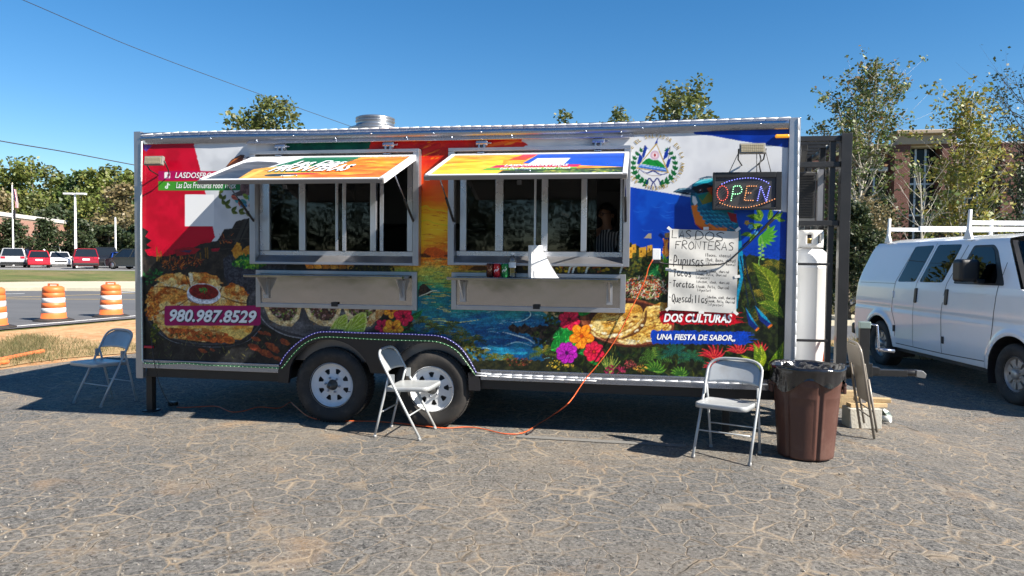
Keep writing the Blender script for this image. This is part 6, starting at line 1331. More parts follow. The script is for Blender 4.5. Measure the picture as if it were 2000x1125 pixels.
# steel folding chairs
M_chair = mat('grey enamelled steel', (.40, .42, .43, 1), .32, .15, .08, 9, dirt=(.26, .2, .15, 1), dirt_amt=.4); M_foot = mat('grey rubber foot', (.30, .30, .30, 1), .6)
def folding_chair(loc, rz, label):
    ch = empty('folding_chair', loc, rz); tag(ch, label, 'chair', 'grey steel folding chairs')
    # side tubes run from front feet up and back to the arched top
    path = []
    fy, ty, h, w = -.21, .19, .745, .215
    def onl(z): return fy + (ty - fy) * z / .76
    path.append((-w, fy, .012)); path.append((-w, onl(.3), .3)); path.append((-w, onl(.58), .58))
    for a in np.linspace(180, 0, 15): z = .64 + .105 * math.sin(R(a)) ** .8; path.append((w * (abs(math.cos(R(a))) ** .6) * (1 if math.cos(R(a)) > 0 else -1), onl(z), z))
    path += [(w, onl(.58), .58), (w, onl(.3), .3), (w, fy, .012)]
    MB().tube(path, .0112, 8).build('frame_tube', M_chair, ch)
    for sx in (-1, 1):
        lg = MB().tube([(sx * .195, .20, .012), (sx * .197, .155, .2), (sx * .2, .10, .42), (sx * .203, onl(.54) - .004, .54)], .0105, 8).build('rear_leg', M_chair, ch)
        MB().tube([(sx * .195, .20, .0), (sx * .195, .198, .022)], .0145, 10).build('foot', M_foot, lg)
        MB().box((sx * .205 - .003, onl(.5) - .03, .47), (sx * .205 + .003, onl(.5) + .012, .545)).build('hinge_plate', M_chair, ch)
        MB().tube([(sx * w, fy, 0), (sx * w, fy + .012, .024)], .0145, 10).build('foot', M_foot, ch)
    MB().tube([(-w, onl(.2), .2), (w, onl(.2), .2)], .0065, 6).build('front_stretcher', M_chair, ch); MB().tube([(-.195, .15, .215), (.195, .15, .215)], .0065, 6).build('rear_stretcher', M_chair, ch)
    # backrest pressed sheet following the arch
    bm = MB(); vs = []; nx, nz = 16, 8
    for j in range(nz + 1):
        for i in range(nx + 1):
            u = -1 + 2 * i / nx; ztop = .64 + .1 * max(0, 1 - abs(u) ** 2.6) ** .55; zb = .555 + .012 * (1 - u * u); z = zb + (ztop - zb) * j / nz; vs.append((u * w * .97, onl(z) + .022 * (1 - u * u) * .9, z))
    bm.add(vs, [(j*(nx+1)+i, j*(nx+1)+i+1, (j+1)*(nx+1)+i+1, (j+1)*(nx+1)+i) for j in range(nz) for i in range(nx)], 0, True); o = bm.build('backrest', M_chair, ch); md = o.modifiers.new('t', 'SOLIDIFY'); md.thickness = .004
    # seat pan with rolled rim
    out = []
    hw, y0, y1 = .198, -.275, .11
    for cx, cy, a0 in ((hw - .06, y0 + .06, -90), (hw - .03, y1 - .03, 0), (-hw + .03, y1 - .03, 90), (-hw + .06, y0 + .06, 180)):
        rr_ = .06 if cy < 0 else .03
        for a in np.linspace(a0, a0 + 90, 7): out.append((cx + rr_ * math.cos(R(a)), cy + rr_ * math.sin(R(a))))
    k = len(out); mb = MB(); rings = [(1.0, .402), (1.0, .432), (.985, .4385), (.93, .438), (.85, .434), (.4, .430)]; vs = []
    for s_, z in rings: vs += [(x * s_, (y + .08) * s_ - .08, z + .018 * (-(y + .08) / .2) * .4) for x, y in out]
    mb.add(vs, [(i*k+j, i*k+(j+1) % k, (i+1)*k+(j+1) % k, (i+1)*k+j) for i in range(len(rings)-1) for j in range(k)] + [tuple((len(rings)-1)*k + j for j in range(k))], 0, True)
    o = mb.build('seat', M_chair, ch); md = o.modifiers.new('t', 'SOLIDIFY'); md.thickness = .002; md.offset = -1
    return ch
folding_chair((5.465, -.44, 0), -.383, 'grey metal folding chair facing out beside the brown trash can')
folding_chair((2.765, -.245, 0), R(88), 'grey metal folding chair seen from the side before the trailer wheel')
folding_chair((-.68, .43, 0), -.30, 'grey metal folding chair in shade at the left end of the trailer')
# folded chair leaning by the hitch
g0, g1 = GT(1709, 860), GT(1680, 838)
wd = (g1 - g0).normalized(); mid = (g0 + g1) / 2; top = A(1652, 668, (mid - CAM_P).dot(FW) + .25); upv = (top - mid).normalized(); nr = wd.cross(upv).normalized(); upv = nr.cross(wd); HL = (top - mid).length
fc = empty('folding_chair', mid); tag(fc, 'beige folded metal chair leaning upright behind the trash can', 'chair')
Mf = Matrix(((wd.x, nr.x, upv.x, 0), (wd.y, nr.y, upv.y, 0), (wd.z, nr.z, upv.z, 0), (0, 0, 0, 1))); M_beige = mat('beige enamelled steel', (.25, .22, .185, 1), .4, .1, .08, 6)
w = .21; q = [(-w, 0, .01), (-w, 0, HL - .12)] + [(w * (abs(math.cos(R(a))) ** .6) * (1 if math.cos(R(a)) > 0 else -1), 0, HL - .12 + .11 * math.sin(R(a)) ** .8) for a in np.linspace(170, 10, 11)] + [(w, 0, HL - .12), (w, 0, .01)]
MB().tube([Mf @ Vector(p) for p in q], .012, 8).build('frame_tube', M_beige, fc)
for sx in (-1, 1): MB().tube([Mf @ Vector((sx * .19, .035, .06)), Mf @ Vector((sx * .19, .03, HL * .62))], .011, 8).build('rear_leg', M_beige, fc)
MB().tube([Mf @ Vector((-.19, .035, .24)), Mf @ Vector((.19, .035, .24))], .007, 6).build('rear_stretcher', M_beige, fc); MB().tube([Mf @ Vector((-w, 0, .2)), Mf @ Vector((w, 0, .2))], .007, 6).build('front_stretcher', M_beige, fc)
MB().box((-.19, .012, HL * .36), (.19, .03, HL * .78), 0, Mf).build('seat', M_beige, fc, .008); MB().box((-.2, -.012, HL - .22), (.2, .0, HL - .03), 0, Mf).build('backrest', M_beige, fc, .008)

# blocks under the hitch
M_wood = mat('weathered pine', (.42, .30, .16, 1), .8, 0, .25, 14, .3, 60); M_block = mat('grey concrete block', (.42, .40, .35, 1), .95, 0, .12, 20, .5, 70)
def block(name, px, py, size, rz, m, label, cat, z0=0, group=None):
    g = G(px, py, T(6.8, .5) + z0); s = size; o = MB().box((-s[0]/2, -s[1]/2, 0), (s[0]/2, s[1]/2, s[2])).build(name, m, None, .006); o.location = (g.x, g.y + s[1]/2, T(g.x, g.y) + z0); o.rotation_euler = (0, 0, rz); tag(o, label, cat, group); return o
cb = block('cinder_block', 1688, 836, (.30, .19, .19), R(8), M_block, 'grey concrete block on the ground under the trailer hitch', 'concrete block')
c = cb.location; bz = c.z + .19
for k, (dx, dy, rz, L, lab) in enumerate(((.05, .02, 12, .36, 'lower pine board lying across the concrete block'), (.12, .1, -4, .32, 'upper pine board on top of the other, under the jack foot'))):
    o = MB().box((-L/2, -.045, 0), (L/2, .045, .038)).build('wood_board', M_wood, None, .004); o.location = (c.x + dx, c.y + dy, bz + .001 + k * .0385); o.rotation_euler = (0, 0, R(rz)); tag(o, lab, 'board', 'boards stacked under the jack')
for k in range(3):
    o = MB().box((-.16, -.045, 0), (.16, .045, .062)).build('wood_block', M_wood, None, .004); gg = G(1645, 796, T(6.8, 1)); o.location = (gg.x, gg.y + .1, T(gg.x, gg.y) + .0005 + .0625 * k); o.rotation_euler = (0, 0, R(4 * k - 3)); tag(o, ('bottom', 'middle', 'top')[k] + ' timber of the small stack behind the trash can', 'timber', 'timber stack by the hitch')
g = GT(1722, 825); o = MB().lathe([(.0, 0), (.028, 0), (.036, .085), (.034, .085), (.027, .006), (0, .006)], 18, 0, Matrix.Rotation(R(80), 4, 'X')).build('plastic_cup', mat('cup plastic', (.6, .62, .58, 1), .3), None); o.location = (g.x, g.y, g.z + .034); o.rotation_euler = (0, 0, R(50)); tag(o, 'crushed pale plastic cup lying beside the concrete block', 'cup')
g = GT(1720, 815); mb = MB(); rg = np.random.RandomState(2); vs = [(u * .1 + rg.randn() * .01, v * .07 + rg.randn() * .01, .02 + abs(rg.randn()) * .03) for u in range(-2, 3) for v in range(-2, 3)]; mb.add([(a * .5, b * .5, h) for a, b, h in vs], [(i*5+j, i*5+j+1, (i+1)*5+j+1, (i+1)*5+j) for i in range(4) for j in range(4)]); o = mb.build('wrapper', mat('foil wrapper', (.28, .33, .29, 1), .3, .4)); o.location = g; tag(o, 'crumpled greenish wrapper lying by the boards', 'litter')

# orange pipes on the verge
M_pipe = mat('orange conduit', (.80, .17, .05, 1), .5, 0, .08, 6)
for (a, b, lab) in (((-60, 720), (84, 690), 'long orange plastic pipe lying on the dry grass'), ((-60, 722), (15, 711), 'short orange pipe end, nearer than the long one')):
    A0, B0 = GT(*a), GT(*b); A0.z += .034; B0.z += .034; d = (B0 - A0).normalized()
    o = MB().tube([A0, B0], .032, 16, 0, False, False).tube([A0, B0], .027, 16, 0, False, False).build('orange_pipe', M_pipe); tag(o, lab, 'pipe', 'orange pipes on the verge')

# traffic drums
M_dor = mat('orange drum plastic', (.72, .15, .035, 1), .5, 0, .08, 8, dirt=(.4, .25, .15, 1), dirt_amt=.2); M_dwh = mat('white reflective band', (.68, .68, .66, 1), .45, 0, .06, 9, dirt=(.3, .28, .25, 1), dirt_amt=.35)
def drum(px, py, h, lab):
    g = GT(px, py); d = empty('traffic_drum', g); tag(d, lab, 'traffic drum', 'orange and white traffic drums along the street'); k = h / .92
    MB().lathe([(.0, .0), (.42, .0), (.42, .02), (.33, .05), (.27, .06), (0, .06)], 32).build('rubber_base', M_rubber, d)
    hs = [.06, .20, .325, .45, .575, .70, .83]; rad = lambda z: (.265 - .045 * z / .83)
    mb = MB(); prof = [(.275, .055), (.275, .075)]
    for i in range(6): prof += [(rad(hs[i]), hs[i] + .002), (rad(hs[i+1]) + .004, hs[i+1] - .006), (rad(hs[i+1]) - .006, hs[i+1])]
    mis = []; 
    for j in range(len(prof) - 1): z = (prof[j][1] + prof[j+1][1]) / 2; mis.append(1 if (.2 < z < .325 or .45 < z < .575) else 0)
    prof += [(.19, .85), (.17, .862), (.0, .865)]; mis += [0, 0, 0]
    mb.lathe([(r, z * k) for r, z in prof], 32, 0, None, True, mis); mb.build('body', [M_dor, M_dwh], d)
    MB().box((-.14, -.02, .862 * k), (-.10, .02, .90 * k)).box((.10, -.02, .862 * k), (.14, .02, .90 * k)).box((-.14, -.02, .90 * k), (.14, .02, .925 * k)).build('handle', M_dor, d, .012)
drum(105, 626, .86, 'orange and white traffic drum, centre one of the three by the street'); drum(217, 618, .86, 'orange and white traffic drum nearest the trailer'); drum(-14, 640, .90, 'orange and white traffic drum cut by the left picture edge')
# ------------------------------------------------------------------ people
def person_mesh(name, J, E, mats, classify, sub=2):
    """one continuous skinned body grown over a joint graph; J: name -> (pos, radius)"""
    names = list(J); me = bpy.data.meshes.new(name); me.from_pydata([J[n][0] for n in names], [(names.index(a), names.index(b)) for a, b in E], [])
    o = bpy.data.objects.new(name, me); COL.objects.link(o); sk = o.modifiers.new('skin', 'SKIN'); sk.use_smooth_shade = True
    if not me.skin_vertices: return o
    for i, n in enumerate(names): r = J[n][1]; me.skin_vertices[0].data[i].radius = r if isinstance(r, tuple) else (r, r); me.skin_vertices[0].data[i].use_root = (i == 0)
    sb = o.modifiers.new('sub', 'SUBSURF'); sb.levels = sub; sb.render_levels = sub
    bpy.context.view_layer.update(); dg = bpy.context.evaluated_depsgraph_get(); m2 = bpy.data.meshes.new_from_object(o.evaluated_get(dg)); o.modifiers.clear(); o.data = m2; m2.name = name
    m2.materials.clear()
    for m in mats: m2.materials.append(m)
    for p in m2.polygons: p.material_index = classify(p.center); p.use_smooth = True
    return o
def person(loc, rz, scale, label, shirt, pants, skin, hair, bend=0.0, arm=0.0, glasses=False, longhair=False):
    B = Matrix.Translation((0, 0, .95)) @ Matrix.Rotation(bend, 4, 'X') @ Matrix.Translation((0, 0, -.95))
    up = lambda *p: tuple(B @ Vector(p))
    J = {'pelvis': ((0, 0, .95), (.155, .11)), 'spine': (up(0, 0, 1.12), (.135, .10)), 'chest': (up(0, .005, 1.31), (.16, .115)), 'collar': (up(0, .01, 1.42), (.09, .08)), 'neck': (up(0, -.005, 1.48), .052), 'jaw': (up(0, -.02, 1.545), (.066, .072)), 'head': (up(0, -.012, 1.625), (.078, .098)), 'crown': (up(0, .0, 1.69), (.05, .06))}
    E = [('pelvis', 'spine'), ('spine', 'chest'), ('chest', 'collar'), ('collar', 'neck'), ('neck', 'jaw'), ('jaw', 'head'), ('head', 'crown')]
    for s, n in ((-1, 'l'), (1, 'r')):
        J[n+'sh'] = (up(s*.175, .01, 1.39), .06); J[n+'el'] = (up(s*.225, .0 - arm * .05, 1.12), .043); J[n+'wr'] = (up(s*(.21 - arm*.06), -.06 - arm*.2, .93 + arm * .1), .03); J[n+'ha'] = (up(s*(.20 - arm*.08), -.09 - arm*.27, .86 + arm * .18), (.04, .022)); J[n+'fi'] = (up(s*(.19 - arm*.09), -.11 - arm*.33, .80 + arm * .22), (.03, .014))
        J[n+'hip'] = ((s*.095, 0, .87), .095); J[n+'kn'] = ((s*.105, -.015, .49), .06); J[n+'an'] = ((s*.11, .015, .08), .042); J[n+'toe'] = ((s*.12, -.15, .035), (.045, .03))
        E += [('chest', n+'sh'), (n+'sh', n+'el'), (n+'el', n+'wr'), (n+'wr', n+'ha'), (n+'ha', n+'fi'), ('pelvis', n+'hip'), (n+'hip', n+'kn'), (n+'kn', n+'an'), (n+'an', n+'toe')]
    Bi = B.inverted()
    def cl(c):
        q = Bi @ Vector(c)
        if c[2] < .06: return 3
        if q.z > 1.455 and abs(q.x) < .12: return 0
        if c[2] < .93 and abs(c[0]) < .2 and c[1] > -.12: return 2
        if abs(q.x) > .12 and q.z < 1.14: return 0
        return 1
    root = empty('person', loc, rz); root.scale = (scale,) * 3; tag(root, label, 'person')
    b = person_mesh('body', J, E, [skin, shirt, pants, M_blackplastic], cl); b.parent = root
    mb = MB(); H = B @ Matrix.Translation((0, .008, 1.635)); vs = []; n, m_ = 18, 9
    for i in range(m_ + 1):
        ph = math.pi * .62 * i / m_
        for k in range(n):
            a = 2*math.pi*k/n; f = 1.0 if math.sin(a) > -.2 else 1 - .0 * i; z = math.cos(ph) * .108; fr = max(0, -math.sin(a)); z = max(z, .045 * fr - (.0 if fr else .2)); vs.append(H @ Vector((.091 * math.sin(ph) * math.cos(a), .108 * math.sin(ph) * math.sin(a) + .004, z)))
    mb.add(vs, [(i*n+k, i*n+(k+1) % n, (i+1)*n+(k+1) % n, (i+1)*n+k) for i in range(m_) for k in range(n)], 0, True)
    if longhair: mb.lathe([(0, .06), (.045, .05), (.05, 0), (.04, -.1), (.0, -.14)], 12, 0, H @ Matrix.Translation((0, .115, -.02)))
    mb.build('hair', hair, root)
    mb = MB(); HF = B @ Matrix.Translation((0, -.1, 1.60))
    mb.tube([HF @ Vector((0, .0, .035)), HF @ Vector((0, -.012, .008)), HF @ Vector((0, .004, -.004))], [.008, .013, .008], 6).build('nose', skin, root)
    mb = MB()
    for s in (-1, 1): mb.lathe([(0, -.004), (.009, -.002), (.011, .004)], 8, 0, HF @ Matrix.Translation((s*.032, .006, .03)) @ Matrix.Rotation(R(-90), 4, 'X'))
    mb.box((-.022, -.0, -.036), (.022, .008, -.028), 0, HF); mb.build('eyes_and_mouth', mat('dark eyes', (.05, .02, .02, 1), .4), root)
    mb = MB()
    for s in (-1, 1): mb.lathe([(.0, 0), (.018, .004), (.022, .012), (.016, .014)], 8, 0, B @ Matrix.Translation((s*.082, 0, 1.60)) @ Matrix.Rotation(s * R(90), 4, 'Y'))
    mb.build('ears', skin, root)
    if glasses:
        mb = MB()
        for s in (-1, 1):
            q = [HF @ Vector((s*.033 + .024 * math.cos(t), -.012, .028 + .018 * math.sin(t))) for t in np.linspace(0, 2*math.pi, 12, endpoint=False)]; mb.tube(q, .0028, 5, 0, True); mb.tube([HF @ Vector((s*.057, -.01, .03)), HF @ Vector((s*.082, .1, .03))], .0025, 5)
        mb.build('glasses', M_blackplastic, root)
    return root
def skin_mat(n, c): return mat(n, c, .5, 0, .05, 8)
def stripes(name, c1, c2, sc):
    m, nt, b = nodemat(name); N = nt.nodes; L = nt.links; tc = N.new('ShaderNodeTexCoord'); w = N.new('ShaderNodeTexWave'); w.inputs['Scale'].default_value = sc; w.inputs['Distortion'].default_value = 1.2
    L.new(tc.outputs['Object'], w.inputs['Vector']); r = N.new('ShaderNodeValToRGB'); r.color_ramp.elements[0].position = .62; r.color_ramp.elements[0].color = c1; r.color_ramp.elements[1].position = .7; r.color_ramp.elements[1].color = c2
    L.new(w.outputs['Fac'], r.inputs[0]); L.new(r.outputs[0], b.inputs['Base Color']); b.inputs['Roughness'].default_value = .8; return m
SK1 = skin_mat('brown skin', (.30, .16, .10, 1)); HAIR = mat('black hair', (.012, .009, .008, 1), .4); M_shirt = stripes('striped dark shirt', (.05, .05, .055, 1), (.5, .5, .5, 1), 9); M_darkcloth = mat('dark cloth', (.015, .016, .025, 1), .8)
p = P(1192, 418, .5); person((p.x, .5, .56), R(-35), (p.z - .56) / 1.62, 'person with glasses and striped shirt standing at the right serving window', M_shirt, M_darkcloth, SK1, HAIR, bend=.12, arm=1, glasses=True, longhair=True)
p = P(1163, 470, .42); person((p.x + .1, .98, .56), R(-12), .98, 'person with black hair bending down inside the right serving window', M_darkcloth, M_darkcloth, SK1, HAIR, bend=1.0, arm=.6)
p = GT(86, 512); p = A(86, 500, 76); person((p.x, p.y, T(p.x, p.y) + .04), R(-40), 1.0, 'person in blue shirt and white cap among the parked cars', mat('blue shirt', (.03, .06, .35, 1), .8), M_darkcloth, SK1, mat('white cap', (.75, .75, .75, 1), .7))
p = A(218, 500, 74); person((p.x, p.y, T(p.x, p.y) + .04), R(20), 1.0, 'person in red top beyond the black pickup', mat('red top', (.6, .03, .03, 1), .8), M_darkcloth, SK1, HAIR)

# ------------------------------------------------------------------ white panel van
VS = 1.0163; vh = Vector((.14342907, -.9896606, 0)); VO = Vector((9.79536443, 7.15411079, -.2))
van = empty('work_van', VO, math.atan2(vh.y, vh.x)); van.scale = (VS,) * 3; tag(van, 'white work van with roof rack parked beyond the hitch', 'van')
M_vanp = mat('white van paint', (.80, .81, .83, 1), .2, 0, .02, 2, coat=.6, dirt=(.55, .52, .48, 1), dirt_amt=.12); M_vglass = glass_mat('tinted van glass', (.04, .05, .055), .0); M_seam = mat('dark seam', (.03, .03, .033, 1), .6)
zw = [(.30, .93), (.38, .965), (.52, .985), (.9, .995), (1.1, .995), (1.3, .985), (1.40, .972), (2.0, .84), (2.05, .80)]
def vW(z): return float(np.interp(z, [a for a, b in zw], [b for a, b in zw]))
def vrear(z): return float(np.interp(z, [.3, .7, 1.08, 1.35, 1.55, 1.9, 2.05], [-1.0, -1.02, -.975, -.925, -.86, -.66, -.50]))
def vfront(z): return float(np.interp(z, [.3, .5, .8, 1.0, 1.15], [4.28, 4.34, 4.36, 4.33, 4.28])) if z <= 1.4 else 3.52 - (z - 1.40) * .74
def ztop(x): return 1.40 - .27 * ss((x - 3.45) / .85)
def vY(x, z):
    w = vW(z); d = x - vrear(z); r = .14
    if d < r: w -= r * .8 * (1 - math.sqrt(max(0, 1 - (1 - max(d, 0) / r) ** 2)))
    d = vfront(min(z, 1.15)) - x; r = .5
    if d < r and z < 1.41: w -= .28 * (1 - math.sqrt(max(0, 1 - (1 - max(d, 0) / r) ** 2)))
    return w
ARC = ((0.0, .36, .47), (3.43, .36, .47))
def van_side(sg):
    mb = MB()
    for (za, zb_, nz, nx) in ((.36, 1.40, 52, 200), (1.40, 2.03, 14, 100)):
        vs = []; keep = []
        for j in range(nz + 1):
            for i in range(nx + 1):
                u = i / nx; v = j / nz
                if za < 1: x0_, x1_ = vrear(za + (zb_ - za) * v), vfront(min(1.15, za + (zb_ - za) * v)); x = x0_ + (x1_ - x0_) * u; z = za + (ztop(x) - za) * v
                else: z = za + (zb_ - za) * v; x = vrear(z) + (vfront(z + 1e-4) - vrear(z)) * u
                for cx, cz, rr_ in ARC:       # snap the skin onto the wheel arch
                    d = math.hypot(x - cx, z - cz)
                    if abs(d - rr_) < .022 and za < 1: x = cx + (x - cx) * rr_ / d; z = cz + (z - cz) * rr_ / d
                y = vY(x, z)
                y -= .012 * math.exp(-((z - .98) / .03) ** 2) if za < 1 and .5 < x < 3.9 or x < .4 and za < 1 else 0
                y += sum(.03 * math.exp(-((math.hypot(x - cx, z - cz) - rr_ - .03) / .04) ** 2) for cx, cz, rr_ in ARC) if za < 1 else 0
                vs.append((x, sg * y, z))
        fs = []
        for j in range(nz):
            for i in range(nx):
                f = (j*(nx+1)+i, j*(nx+1)+i+1, (j+1)*(nx+1)+i+1, (j+1)*(nx+1)+i); c = np.mean([vs[k] for k in f], 0)
                if any(math.hypot(c[0] - cx, c[2] - cz) < rr_ - .004 for cx, cz, rr_ in ARC): continue
                fs.append(f)
        mb.add(vs, fs, 0, True)
    return mb
mb = van_side(-1); m2 = van_side(1); mb.add(m2.v, m2.f, 0, True)
def loft(rows, mb, mi=0):
    n = len(rows[0]); vs = [p for r_ in rows for p in r_]; mb.add(vs, [(i*n+k, i*n+k+1, (i+1)*n+k+1, (i+1)*n+k) for i in range(len(rows)-1) for k in range(n-1)], mi, True)
ts = np.linspace(-1, 1, 17)
loft([[(x, t * vY(x, 2.03), 2.03 + .085 * (1 - abs(t) ** 3.2) * (1 - .35 * ss((x - 2.4) / .7)) * (1 if x > -.3 else .7)) for t in ts] for x in np.linspace(vrear(2.03), vfront(2.03), 14)], mb)
loft([[(vrear(z) - .0 - .05 * (1 - t * t), t * vY(vrear(z), z), z) for t in ts] for z in np.linspace(.36, 2.03, 24)], mb)
loft([[(x, t * vY(x, ztop(x)), ztop(x) + .06 * (1 - t * t)) for t in ts] for x in np.linspace(3.5, vfront(1.13), 10)], mb)
loft([[(vfront(min(z, 1.15)) + .06 * (1 - t * t), t * vY(vfront(min(z, 1.15)), z), z) for t in ts] for z in np.linspace(.36, 1.13, 10)], mb)
body = mb.build('body', M_vanp, van)
MB().box((-.98, -.9, .30), (4.25, .9, .37)).build('underbody', M_dark, van)
for cx, cz, rr_ in ARC:
    for s in (-1, 1):
        mb = MB(); vs = []
        for k in range(21): a = math.pi * (-.12 + 1.24 * k / 20); vs += [(cx + rr_ * math.cos(a), s * .99, cz + rr_ * math.sin(a)), (cx + rr_ * math.cos(a), s * .6, cz + rr_ * math.sin(a))]
        mb.add(vs, [(2*i, 2*i+1, 2*i+3, 2*i+2) for i in range(20)]); mb.box((cx - .48, s * .58 - .01, .3), (cx + .48, s * .58 + .01, .85)); mb.build('wheel_arch', M_dark, van)
# windscreen and its black surround, dash
def wsp(t, u, off=0): z = 1.42 + .56 * u; x = vfront(z + 1e-4) + .02 + off; return (x + .16 * (1 - t * t), t * vW(z) * .97, z + .02)
rows = [[wsp(t, u) for t in np.linspace(-.93, .93, 13)] for u in np.linspace(.02, .98, 8)]; mb = MB(); loft(rows, mb); mb.build('windscreen', M_vglass, van)
rows = [[wsp(t, u, -.012) for t in np.linspace(-1, -.93, 3)] for u in np.linspace(0, 1, 8)]; mb = MB(); loft(rows, mb); loft([[wsp(t, u, -.012) for t in np.linspace(.93, 1, 3)] for u in np.linspace(0, 1, 8)], mb); loft([[wsp(t, u, -.012) for t in np.linspace(-1, 1, 13)] for u in (-.03, .03)], mb); mb.build('windscreen_surround', M_blackplastic, van)
MB().box((2.9, -.8, .9), (3.5, .8, 1.38)).build('dashboard', M_dark, van); MB().box((2.05, -.75, .6), (2.2, .75, 1.75)).build('seats', M_dark, van)
def side_patch(poly, off, thick, name, m, parent, sg=-1, bev=0):
    n = len(poly); vs = [(x, sg * (vY(x, z) + off), z) for x, z in poly] + [(x, sg * (vY(x, z) + off - thick), z) for x, z in poly]
    return MB().add(vs, [tuple(range(n)), tuple(range(2*n-1, n-1, -1))] + [(i, (i+1) % n, (i+1) % n + n, i + n) for i in range(n)]).build(name, m, parent, bev)
def rnd(poly, r=.05):
    out = []; n = len(poly)
    for i in range(n):
        a, b, c = Vector(poly[i-1]), Vector(poly[i]), Vector(poly[(i+1) % n]); u = (a - b).normalized() * r; v = (c - b).normalized() * r
        for t in (0, .33, .67, 1): p = b + u * (1-t) ** 2 + v * t ** 2; out.append((p.x, p.y))
    return out
W3 = [[(.86, 1.96), (1.385, 1.97), (1.09, 1.42), (.56, 1.405)], [(1.49, 1.975), (2.09, 1.97), (1.83, 1.43), (1.21, 1.42)]]
for q in W3:
    g = side_patch(rnd(q), .003, .004, 'side_window', M_vglass, van); 
    side_patch(rnd([(x + (x - 1.3) * .03 * 0, z) for x, z in q]), .0015, .002, 'window_seal', M_blackplastic, g)
fw = [(2.37, 1.95), (2.80, 1.95), (2.9, 1.88), (3.16, 1.50), (3.20, 1.43), (2.10, 1.425)]
g = side_patch(rnd(fw, .04), .004, .004, 'front_window', M_blackplastic, van); side_patch(rnd([(2.41, 1.92), (2.77, 1.92), (2.84, 1.87), (3.02, 1.55), (3.03, 1.455), (2.16, 1.455)], .03), .0075, .003, 'pane', M_vglass, g)
for q in W3: side_patch(rnd(q), .003, .004, 'side_window', M_vglass, van, 1)
side_patch(rnd(fw, .04), .004, .004, 'front_window', M_blackplastic, van, 1)
def seam(pts, w=.012):
    mb = MB()
    for i in range(len(pts) - 1):
        k = 8
        for j in range(k):
            a = Vector(pts[i]).lerp(Vector(pts[i+1]), j / k); b = Vector(pts[i]).lerp(Vector(pts[i+1]), (j+1) / k); d = (b - a).normalized(); n = Vector((-d.y, d.x)) * w / 2; q = [a - n, b - n, b + n, a + n]
            mb.add([(p.x, -(vY(p.x, p.y) + .0022), p.y) for p in q], [(0, 1, 2, 3)])
    return mb.build('door_seam', M_seam, van)
seam([(.90, 2.02), (.50, 1.40), (.44, .95), (.56, .72), (.53, .42)]); seam([(2.27, 2.02), (1.95, 1.42), (1.87, 1.0), (1.885, .42)]); seam([(1.45, 2.0), (1.15, 1.40), (1.10, .95), (1.10, .42)], .008); seam([(3.15, 1.72), (3.09, 1.40), (3.04, .9), (2.955, .45)]); seam([(.53, .425), (1.0, .425), (1.9, .425), (2.95, .45)]); seam([(-.9, 1.36), (.48, 1.375)], .006)
for x, z in ((1.17, 1.215), (1.99, 1.23)): side_patch(rnd([(x - .035, z + .11), (x + .035, z + .115), (x + .03, z - .11), (x - .04, z - .115)], .025), .018, .02, 'door_handle', M_blackplastic, van, -1, .006)
for x, z in ((.47, 1.2), (.53, .66), (1.93, .62), (1.93, 1.2)): side_patch([(x - .025, z + .05), (x + .02, z + .05), (x + .02, z - .05), (x - .025, z - .05)], .018, .018, 'hinge', M_seam if z < 1 else M_vanp, van, -1, .004)
MB().box((2.56, -1.26, 1.46), (2.78, -1.00, 1.76)).build('mirror', M_blackplastic, van, .05, seg=4); MB().box((2.72, -1.06, 1.44), (2.80, -.93, 1.50)).build('mirror_arm', M_blackplastic, van, .01); MB().box((2.62, 1.03, 1.48), (2.80, 1.24, 1.72)).build('mirror', M_blackplastic, van, .05, seg=4)
MB().box((-1.12, -.96, .42), (-.99, .96, .62)).build('rear_bumper', M_blackplastic, van, .04, seg=3)
side_patch([(vrear(z) + .012 + (.05 if s_ else 0), z) for z, s_ in ((1.02, 0), (1.5, 0), (1.5, 1), (1.02, 1))], .004, .01, 'tail_light', M_redlens, van)
for s in (-1, 1): MB().box((4.12, s * .62 - .16, .86), (4.385, s * .62 + .16, 1.04)).build('headlight', mat('headlamp lens', (.7, .72, .74, 1), .1), van, .03)
MB().box((4.3, -.42, .72), (4.44, .42, 1.03)).build('grille', M_blackplastic, van, .02); MB().box((4.28, -.93, .42), (4.46, .93, .62)).build('front_bumper', M_alu, van, .04)
M_vwheel = mat('dull alloy wheel', (.42, .40, .38, 1), .4, .5, .1, 10, dirt=(.12, .1, .09, 1), dirt_amt=.5)
def van_rim():
    mb = MB().lathe([(.206, .0), (.212, .006), (.2, .02), (.185, .045), (.17, .06), (.15, .07)], 40, 0)
    mb.lathe([(0, -.01), (.045, -.012), (.055, .0), (.06, .02), (.06, .05)], 20, 0)
    for k in range(8):
        a = 2*math.pi*k/8; B = Matrix.Rotation(a, 4, 'Z'); mb.prism([(.05, -.028), (.12, -.032), (.172, -.05), (.172, .05), (.12, .032), (.05, .028)], .028, .055, 'z', 0, B)
        mb.lathe([(0, .012), (.011, .012), (.013, .03)], 6, 0, B @ Matrix.Translation((.082, 0, 0)))
    return mb
vw = make_wheel(van, 'wheel', 0, -.955, .365, .37, .235, van_rim(), M_vwheel, False, .215)
v2 = copy_tree(vw, van); v2.location = (3.43, -.955, .365); v2.rotation_euler = (0, R(20), 0)
for x in (0, 3.43): v3 = copy_tree(vw, van); v3.location = (x, .955, .365); v3.rotation_euler = (0, 0, R(180))
for x in (-.06, 2.2):
    for s in (-1, 1):
        zr = 2.04; MB().prism([(x - .10, zr), (x + .10, zr), (x + .035, zr + .13), (x + .05, zr + .40), (x + .01, zr + .40), (x - .02, zr + .13)], s * .84 - .02, s * .84 + .02, 'y').build('rack_post', M_white, van, .006)
    MB().box((x - .025, -.85, 2.04 + .19), (x + .025, .85, 2.04 + .25)).build('rack_bar', M_white, van, .006)
